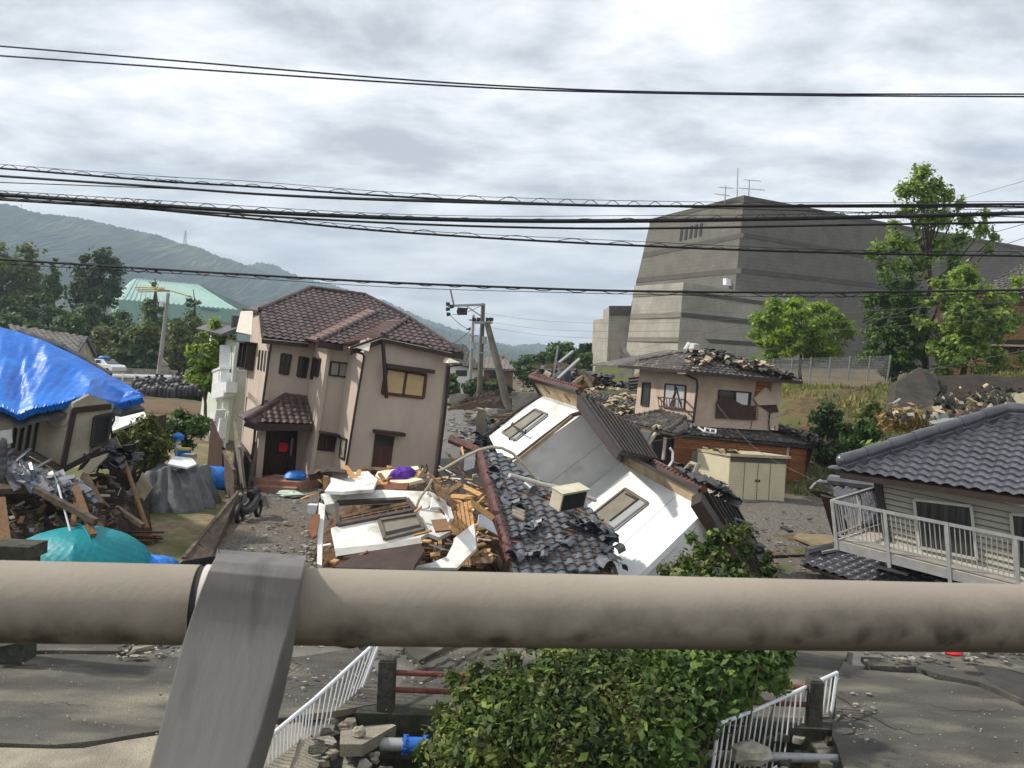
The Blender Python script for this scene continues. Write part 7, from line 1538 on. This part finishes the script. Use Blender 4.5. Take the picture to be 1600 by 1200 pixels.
chunk(((960,450),(1050,410),(1100,430),(1290,350),(1420,400),(1290,430),(1150,470),(1050,500)),(34,34,34,34,34,33.6,33.6,33.6),'pale jagged slab lying across the dark slope',mat('pale_slab',S(126,120,98),S(150,144,120),sc_=2,rough=.95,bump=1),th=.25)
chunk(((1490,480),(1540,400),(1660,370),(1680,500),(1520,530)),(32,32,32,31,31.5),'pale jagged slab at the right edge above the ridge',MATS['pale_slab'],th=.25)
chunk(((900,600),(1080,470),(1400,430),(1700,340),(1700,600),(1300,620),(1000,640)),(32,34,34,34,30,30.5,31),'brown rubble slope behind the blue grey ridge',soil,th=.5)
chunk(((340,860),(500,720),(640,690),(900,650),(1100,650),(1200,680),(900,760),(560,900)),(31,32,32,31.5,31,30,29.5,29),'shiny clear plastic sheet behind the blue grey ridge',mat('clear_plastic',S(120,122,116),S(170,172,168),sc_=2,rough=.2,spec=.8),th=.1)
chunk(((605,585),(760,665),(640,685)),(31,31,31),'small light blue triangular sheet on the rubble slope',mat('light_blue_sheet',S(134,176,186),S(154,194,202)),th=.05)
chunk(((780,640),(920,605),(970,600),(840,640)),(30.6,30.6,30.6,30.6),'thin pale board on the rubble slope right of the light blue sheet',claym,th=.08)
chunk(((115,500),(190,450),(200,465),(120,515)),(32.4,32.4,32.4,32.4),'short white board on the large steep slab',metalw,th=.08)
m=MB(); m.bar(P(*zk(340,580),31.5),P(*zk(640,665),31),.06,.06); build('thin_pole',m,galv,None,'thin pale pole pointing at the light blue triangular sheet','pole')
g=random.Random(9); m=MB()
for i in range(260):
    x,y=g.uniform(20,1650),g.uniform(330,700); 
    if y<700-.25*x+100 and x<600 and y<600: continue
    c=P(*zk(x,y),34-(y-300)/400*4); s_=g.uniform(.05,.25); m.mi=g.choice((0,0,0,0,0,0,1,2)); q=[c+V((g.uniform(-1,1)*s_,g.uniform(-.6,.6)*s_,g.uniform(-.6,.6)*s_)) for _ in range(4)]; m.prism(q,V((0,.1,.1)))
build('slope_rubble',m,[rockm,claym,palestone],None,'angular rubble strewn down the torn slope','rubble',kind='stuff')
leafmesh('dry_grass',[(tuple(P(*zk(60+k*45,690+12*math.sin(k)),31)),.45) for k in range(9)],2600,.06,leafmat('dry_grass_blade',S(140,118,66),S(176,156,100)),None,aspect=6,label='dry yellow grass clumps at the foot of the torn slope',cat='grass',kind='stuff')
# ================= bridge parapet, channel =================
A0,A1=G(592,1108,0),G(1276,1132,0)
par=thing('bridge_parapet','old mossy concrete bridge edge with square posts and two rusty rails','parapet',A0)
dv=(A1-A0).normalized(); pv_=V((-dv.y,dv.x,0))
m=MB(); c=(A0+A1)/2; m.box(c+V((0,0,-.3)),dv*((A1-A0).length+.6),pv_*.35,(0,0,.62)); m.box(c+V((0,0,-1.3))+pv_*.1,dv*((A1-A0).length+1),pv_*.25,(0,0,1.5)); build('kerb_beam',m,darkconc,par)
for (x,yt,yb) in ((604,1024,1100),(741,1032,1102),(880,1034,1104),(1018,1040,1110),(1150,1048,1115),(1265,1055,1122)):
    b_=G(x,yb+4,0); b_=A0+dv*(b_-A0).dot(dv); h_=(yb-yt)/F*b_.y; m=MB(); w_=.235 if x<1200 else .2; m.box(b_+V((0,0,h_/2)),dv*w_,pv_*w_,(0,0,h_+.04)); m.box(b_+V((0,0,h_+.03)),dv*w_*.85,pv_*w_*.85,(0,0,.03)); build('post',m,darkconc,par,bevel=.012)
rust=mat('rusty_red_rail',S(92,50,42),S(124,74,62),sc_=8,rough=.85,bump=.5)
for h_ in (.28,.52): m=MB(); m.tube(A0+V((0,0,h_)),A1+V((0,0,h_)),.038,.038,10); build('rail',m,rust,par,smooth=True)
# water pipe
wpz=P(610,1163,10.9); wpd=P(1125,1180,10.9)-wpz
wt_=thing('water_pipe','grey water pipe with a bright blue flanged coupling crossing the channel','pipe',wpz)
m=MB(); m.tube(wpz-wpd*.03,wpz+wpd*.06,.085,.085,14); build('thick_pipe',m,galv,wt_,smooth=True); m=MB(); m.tube(wpz+wpd*.06,wpz+wpd*1.6,.06,.06,12); build('thin_pipe',m,galv,wt_,smooth=True)
bl=mat('blue_painted_iron',S(22,84,168),S(34,104,190),sc_=5,rough=.4); m=MB(); m.tube(wpz+wpd*.045,wpz+wpd*.105,.10,.10,16); build('coupling',m,bl,wt_,smooth=True)
for t_ in (.045,.105):
    m=MB(); m.tube(wpz+wpd*(t_-.004),wpz+wpd*(t_+.004),.125,.125,16); build('flange',m,bl,wt_)
    for k in range(6): a=k*1.047; m=MB(); c=wpz+wpd*t_+V((0,math.cos(a)*.11,math.sin(a)*.11)); m.tube(c-wpd*.008,c+wpd*.008,.018,.018,6); build('bolt',m,bl,wt_)
m=MB(); m.prism([P(532,1138,10.9),P(612,1131,11.4),P(619,1133,11.3),P(566,1163,10.3),P(531,1163,10.2)],(0,.02,-.16)); build('concrete_ledge',m,palec,None,'broken concrete ledge beside the blue pipe coupling','slab')
m=MB(); m.blob(P(561,1143,10.6),(.09,.08,.07),8,6,.2); build('stone',m,palestone,None,'pale loose stone resting on the broken concrete ledge','stone')
strew('bank_rubble',[(480,1130,560,1200),(430,1140,520,1215),(540,1160,600,1220),(1180,1150,1300,1220)],70,.03,.11,[palec,concrete,darkconc,darkconc],'broken concrete lumps on the channel bank under the white fences',33,z=-.15,flat=.8)
m=MB(); m.blob(P(1172,1176,10.6),(.26,.2,.14),10,6,.2); build('boulder',m,palestone,None,'pale yellowish boulder behind the bars of the right white fence','stone')
m=MB(); m.prism([P(400,1140,10.6),P(470,1128,11.2),P(505,1180,10.5),P(480,1230,9.6),P(380,1240,9.2)],(0,0,-.2)); build('tilted_slab',m,palec,None,'tilted pale concrete slab seen through the left white fence','slab')
def wfence(name,label,tl,tr,bl_,br_,k,posts):
    t=thing(name,label,'fence',bl_[0]); 
    def at(l,s): i=min(int(s*(len(l)-1)),len(l)-2); return l[i].lerp(l[i+1],s*(len(l)-1)-i)
    top=tl; bot=bl_; m=MB(); m.path(top,.028,10); build('top_rail',m,metalw,t,smooth=True); m=MB(); m.path(bot,.02,8); build('bottom_rail',m,metalw,t,smooth=True)
    for i in range(k+1):
        s_=i/k; m=MB(); r_=.026 if i in posts else .011; m.tube(at(top,s_),at(bot,s_),r_,r_,8); build('post' if i in posts else 'bar',m,metalw,t,smooth=True)
    return t
wfence('pipe_fence','white tubular fence with thin bars leaning down at the left of the bridge',[P(597,995,12.4),P(492,1092,10.9),P(420,1152,9.9),P(330,1232,8.9)],None,[P(556,1100,12.4),P(478,1204,10.9),P(420,1280,9.9),P(330,1380,8.9)],None,36,(0,))
wfence('pipe_fence','white tubular fence with thin bars and bent top rail at the right of the bridge',[P(1308,1051,12.3),P(1250,1078,11.7),P(1188,1106,11.0),P(1123,1131,10.3)],None,[P(1294,1152,12.3),P(1240,1184,11.7),P(1170,1222,11.0),P(1106,1258,10.3)],None,22,(0,22))
# shrubs in front
SG='shrubs growing out of the channel'
def shrub(name,label,cl,n,leaf,lm,seed,base,stems=14,aspect=2.1):
    t=thing(name,label,'shrub',base,SG); g=random.Random(seed); m=MB()
    C=[(tuple(P(x,y,d)),r/F*d) for x,y,d,r in cl]
    for i in range(stems):
        c,r=g.choice(C); c=V(c)+V((g.uniform(-r,r),g.uniform(-r,r),g.uniform(0,r))); mid=base.lerp(c,.55)+V((g.uniform(-.2,.2),g.uniform(-.2,.2),.15)); m.path([base+V((g.uniform(-.3,.3),g.uniform(-.2,.2),0)),mid,c],[.03,.018,.006],5)
    build('stems',m,mat('twig',S(86,72,56),S(120,104,84),sc_=8,rough=.9),t)
    leafmesh('foliage',C,n,leaf,LM[lm],t,seed=seed,aspect=aspect,flat=.5)
    leafmesh('young_leaves',C,n//20,leaf*1.4,LM['spring'],t,seed=seed+1,aspect=1.8,flat=.6)
    m=MB()
    for i in range(stems*5):
        c,r=g.choice(C); dv_=V((g.gauss(0,1),g.gauss(0,1),g.gauss(.3,1))).normalized(); c=V(c)+dv_*r*.5; e_=c+dv_*r*g.uniform(.4,1.0)+V((g.uniform(-.1,.1),g.uniform(-.1,.1),g.uniform(-.05,.15))); m.path([c,c.lerp(e_,.6)+V((0,0,.02)),e_],[.007,.005,.003],4)
    build('twigs',m,MATS['twig'],t,kind='stuff'); return t
bb_=V((1.2,10.9,-2.2))
shrub('channel_shrub','large glossy green shrub filling the channel in front of the bridge posts',[(720,1180,10.2,50),(760,1120,10.6,52),(800,1080,10.8,45),(770,1170,10,55),(840,1110,10.4,60),(850,1170,10,60),(880,1050,10.9,45),(920,1090,10.5,60),(930,1020,11,34),(900,1150,10,60),(960,1060,10.8,50),(980,1170,9.8,60),(700,1140,10.5,28),(730,1085,10.8,26),(770,1062,10.9,22),(860,1030,11,22),(990,1020,11.2,30),(1010,1110,10.2,55),(690,1110,10.6,12),(705,1060,10.9,12),(745,1045,11,14),(800,1030,11,14),(830,1005,11.2,12),(660,1175,10.3,14)],44000,.05,'shrub',101,bb_,40)
shrub('channel_shrub','darker large leaved shrub at the right side of the channel under the railing',[(1040,1040,11,50),(1090,1060,10.8,50),(1140,1030,11,46),(1190,1035,11.2,36),(1215,1062,11.4,18),(1070,1110,10.4,50),(1115,1095,10.8,34),(1030,1170,9.9,50),(1150,1080,11,28),(1222,1020,11.3,18),(1050,1000,11.3,36),(1120,995,11.3,36),(1180,1000,11.3,24)],26000,.062,'mid',102,V((2.6,11,-2.2)),18)
shrub('garden_shrub','green shrub poking up in front of the lower corner of the white fallen house',[(1140,838,14.6,16),(1165,830,14.8,11),(1115,842,14.6,13),(1095,862,14.6,14),(1070,880,14.5,15),(1125,868,14.4,15),(1165,858,14.6,13),(1198,890,14.6,15),(1080,840,14.8,9),(1040,892,14.4,12),(1148,885,14.6,15),(1105,890,14.4,17),(1160,905,14.2,18),(1070,915,14,24),(1120,930,14,34),(1190,930,14.2,30),(1050,935,14,25),(1200,868,14.6,7)],9500,.062,'shrub',103,G(1130,1000,0),14)
# dead twigs in the shrub
g=random.Random(15); m=MB()
for i in range(26): a=P(900+g.uniform(-30,40),1150+g.uniform(-20,20),9.8); b_=P(890+g.uniform(-60,40),1200+g.uniform(0,30),9.6); m.path([a,a.lerp(b_,.5)+V((g.uniform(-.04,.04),0,.02)),b_],[.008,.006,.004],4)
build('dead_twigs',m,MATS['twig'],None,'hanging bundle of dry brown twigs in the middle of the large shrub','twigs')
m=MB(); m.blob(P(1490,1020,14),(.16,.1,.05),10,6,.15); build('red_object',m,MATS['red_paper'],None,'small bright red plastic piece on the road just under the railing at right','litter',smooth=True)
m=MB(); m.prism([P(612,992,13.4),P(664,994,13.4),P(664,1001,13.1),P(612,998,13.1)],(0,0,.03)); build('corrugated_card',m,mat('tan_card',S(170,146,116),S(190,168,138)),None,'tan corrugated sheet on the road just under the railing','sheet')
m=MB(); m.bar(P(-20,1010,12.6),P(30,1000,12.6),.1,.06); build('curb_piece',m,concrete,None,'short pale concrete bar at the left edge under the railing','bar')
m=MB(); m.prism([G(208,1010,.1),G(250,997,.28),G(240,1008,.16),G(205,1016,.08)],(0,0,-.05)); build('raised_flake',m,palec,None,'upturned asphalt flake at the crack on the left road','flake')
strew('crack_rubble',[(180,1008,280,1028)],60,.015,.05,[palestone,asphalt],'crumbs at the upturned flake on the left road',44,z=.06)
# cracks in the near road
def crack(px,w0,seed,z=.06):
    g=random.Random(seed); pts=[G(x,y,z) for x,y in px]; q=[]
    for a,b in zip(pts,pts[1:]):
        k=max(2,int((b-a).length/.09))
        for j in range(k): q.append(a.lerp(b,j/k)+V((g.gauss(0,.012),g.gauss(0,.03),0)))
    q.append(pts[-1]); m=MB()
    for i,(a,b) in enumerate(zip(q,q[1:])):
        d=(b-a).normalized(); n=V((-d.y,d.x,0)); w1=w0*(.35+.9*abs(math.sin(i*.37+seed)))*min(1,(i+1)/5,(len(q)-i)/5); w2=w0*(.35+.9*abs(math.sin((i+1)*.37+seed)))*min(1,(i+2)/5,(len(q)-i-1)/5)
        m.prism([a-n*w1,b-n*w2,b+n*w2,a+n*w1],(0,0,.003))
    build('road_crack',m,MATS['dark_earth'],kind='structure')
for i,(px,w_,z_) in enumerate((([(-200,1042),(0,1041),(60,1042),(100,1041),(150,1040)],.006,.04),([(1306,1088),(1322,1094),(1334,1105)],.018,.06),([(1304,1113),(1320,1116),(1340,1122),(1358,1127)],.03,.05),([(1318,1108),(1316,1118),(1308,1128)],.02,.055),([(1346,1114),(1365,1122),(1400,1140),(1445,1148)],.008,.055),([(1316,1146),(1332,1141),(1334,1132)],.02,.055),
   ([(1330,1040),(1400,1046),(1440,1050)],.012,.065),([(1560,1040),(1600,1054),(1700,1070)],.014,.07),([(700,1060),(740,1030),(790,1005)],.01,.03),([(640,1075),(700,1046),(735,1022),(770,1000)],.014,.03),([(620,1052),(660,1050),(700,1030),(720,1036)],.02,.03),([(455,1030),(470,1040),(450,1052),(440,1060)],.01,.05),([(440,1080),(480,1070),(520,1072)],.008,.05),([(60,1100),(90,1098),(140,1104)],.004,.045),([(1450,1100),(1500,1112),(1580,1110)],.004,.05))): crack(px,w_,i,z_)
strew('road_grit',[(0,1000,300,1160),(430,1000,620,1110),(1310,1040,1600,1200),(620,1000,760,1100)],420,.004,.014,[concrete,palestone,asphalt],'fine grit scattered over the near road',55,z=.055)
# ================= foreground railing =================
pipem=mat('weathered_cream_shaded_below',S(134,126,113),S(152,143,129),sc_=1.6,rough=.75,bump=.06,bsc=90,c3=S(150,140,124),s3=4.5,r3=(.5,.8),det=8)
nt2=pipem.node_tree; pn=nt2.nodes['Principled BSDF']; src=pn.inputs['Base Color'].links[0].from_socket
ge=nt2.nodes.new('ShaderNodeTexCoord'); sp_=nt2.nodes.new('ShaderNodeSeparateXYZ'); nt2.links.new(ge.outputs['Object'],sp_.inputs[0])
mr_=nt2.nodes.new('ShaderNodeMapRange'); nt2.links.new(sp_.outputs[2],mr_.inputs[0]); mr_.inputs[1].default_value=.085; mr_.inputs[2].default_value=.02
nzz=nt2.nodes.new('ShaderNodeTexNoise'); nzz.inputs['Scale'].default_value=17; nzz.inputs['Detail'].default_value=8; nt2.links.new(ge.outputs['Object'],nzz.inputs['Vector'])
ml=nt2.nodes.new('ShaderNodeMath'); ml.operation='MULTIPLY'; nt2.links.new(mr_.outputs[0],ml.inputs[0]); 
mr2=nt2.nodes.new('ShaderNodeMapRange'); nt2.links.new(nzz.outputs[0],mr2.inputs[0]); mr2.inputs[1].default_value=.3; mr2.inputs[2].default_value=.68; nt2.links.new(mr2.outputs[0],ml.inputs[1]); mr3=nt2.nodes.new('ShaderNodeMapRange'); nt2.links.new(sp_.outputs[2],mr3.inputs[0]); mr3.inputs[1].default_value=.045; mr3.inputs[2].default_value=-.005; mr3.inputs[4].default_value=.85; mx3=nt2.nodes.new('ShaderNodeMath'); mx3.operation='MAXIMUM'; nt2.links.new(mr3.outputs[0],mx3.inputs[0]); nt2.links.new(ml.outputs[0],mx3.inputs[1])  # mottled grime, plus shade painted into the colour of the underside
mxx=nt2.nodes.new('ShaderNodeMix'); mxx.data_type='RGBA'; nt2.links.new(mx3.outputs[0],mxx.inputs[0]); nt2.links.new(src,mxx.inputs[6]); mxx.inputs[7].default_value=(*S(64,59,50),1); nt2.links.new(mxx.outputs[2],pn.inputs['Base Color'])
a,b_=P(0,939.5,1.22),P(1600,966,1.455); dr_=b_-a
hr_=thing('bridge_handrail','thick weathered cream steel pipe handrail crossing the whole foreground','railing',a-V((0,0,.5)))
def ptube(t0,t1,r,nm,m_,hang=True):
    m=MB(); k=max(2,int(abs(t1-t0)*30)); m.path([a+dr_*(t0+(t1-t0)*i/k) for i in range(k+1)],r,48); me=build(nm,m,m_,hr_,smooth=True); me.data.transform(Matrix.Translation(V((0,0,-.44)))); me.location.z+=.44; return me
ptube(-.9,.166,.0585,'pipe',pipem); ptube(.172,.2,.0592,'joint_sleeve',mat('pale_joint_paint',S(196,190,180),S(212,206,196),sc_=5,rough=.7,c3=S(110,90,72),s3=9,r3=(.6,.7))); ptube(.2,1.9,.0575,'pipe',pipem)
m=MB(); m.path([a+dr_*t_ for t_ in (.164,.173)],.0565,48); build('joint_gap',m,black,hr_)
# strap post
stm=mat('weathered_grey_steel',S(92,90,87),S(112,109,105),sc_=2.2,rough=.62,spec=.4,bump=.08,bsc=60,c3=S(72,67,64),s3=18,r3=(.5,.75),stretch=(1,.22,.22))
secs=[((330,905),(462,915),1.36),((333,884),(470,893),1.345),((337,870),(476,880),1.30),((341,864.5),(478,874),1.25),((340,865),(478,876),1.20),((334,874),(476,886),1.165),((325,892),(471,905),1.15),((312,925),(462,940),1.145),((298,965),(452,978),1.14),((285,1005),(441,1015),1.125),((268,1070),(426,1072),1.10),((250,1135),(409,1135),1.075),((232,1200),(388,1200),1.05),((200,1320),(352,1330),1.0),((150,1500),(300,1500),.95)]
m=MB(); Lp=[P(*s_[0],s_[2]) for s_ in secs]; Rp=[P(*s_[1],s_[2]) for s_ in secs]; th_=.012; bk_=[]
for i in range(len(secs)):
    t_=(Lp[min(i+1,len(secs)-1)]-Lp[max(i-1,0)]).normalized(); wv=(Rp[i]-Lp[i]).normalized(); nn=wv.cross(t_).normalized()
    if nn.dot(V((0,1,-.4)))<0: nn=-nn
    bk_.append(nn*(th_ if i<7 else .012+.055*min(1,(i-6)/3)))
n_=len(secs)
m.v=[tuple(p) for p in Lp+Rp]+[tuple(Lp[i]+bk_[i]) for i in range(n_)]+[tuple(Rp[i]+bk_[i]) for i in range(n_)]
for i in range(n_-1): m.f+=[(i,i+1,n_+i+1,n_+i),(2*n_+i,3*n_+i,3*n_+i+1,2*n_+i+1),(i,2*n_+i,2*n_+i+1,i+1),(n_+i,n_+i+1,3*n_+i+1,3*n_+i)]; m.m+=[0]*4
build('strap_post',m,stm,hr_,smooth=True,bevel=.002)
# ================= haze =================
m=MB(); m.box((0,1450,178),(7400,0,0),(0,3300,0),(0,0,366)); hz=build('haze',m,[],kind='stuff',label='thin bluish haze filling the air over the whole valley',cat='haze')
hm=bpy.data.materials.new('haze'); hm.use_nodes=True; hn=hm.node_tree.nodes; hn.clear(); ho=hn.new('ShaderNodeOutputMaterial'); hv=hn.new('ShaderNodeVolumePrincipled'); hv.inputs['Color'].default_value=(.68,.84,1,1); hv.inputs['Density'].default_value=.00034; hm.node_tree.links.new(hv.outputs[0],ho.inputs['Volume']); hz.data.materials.append(hm)
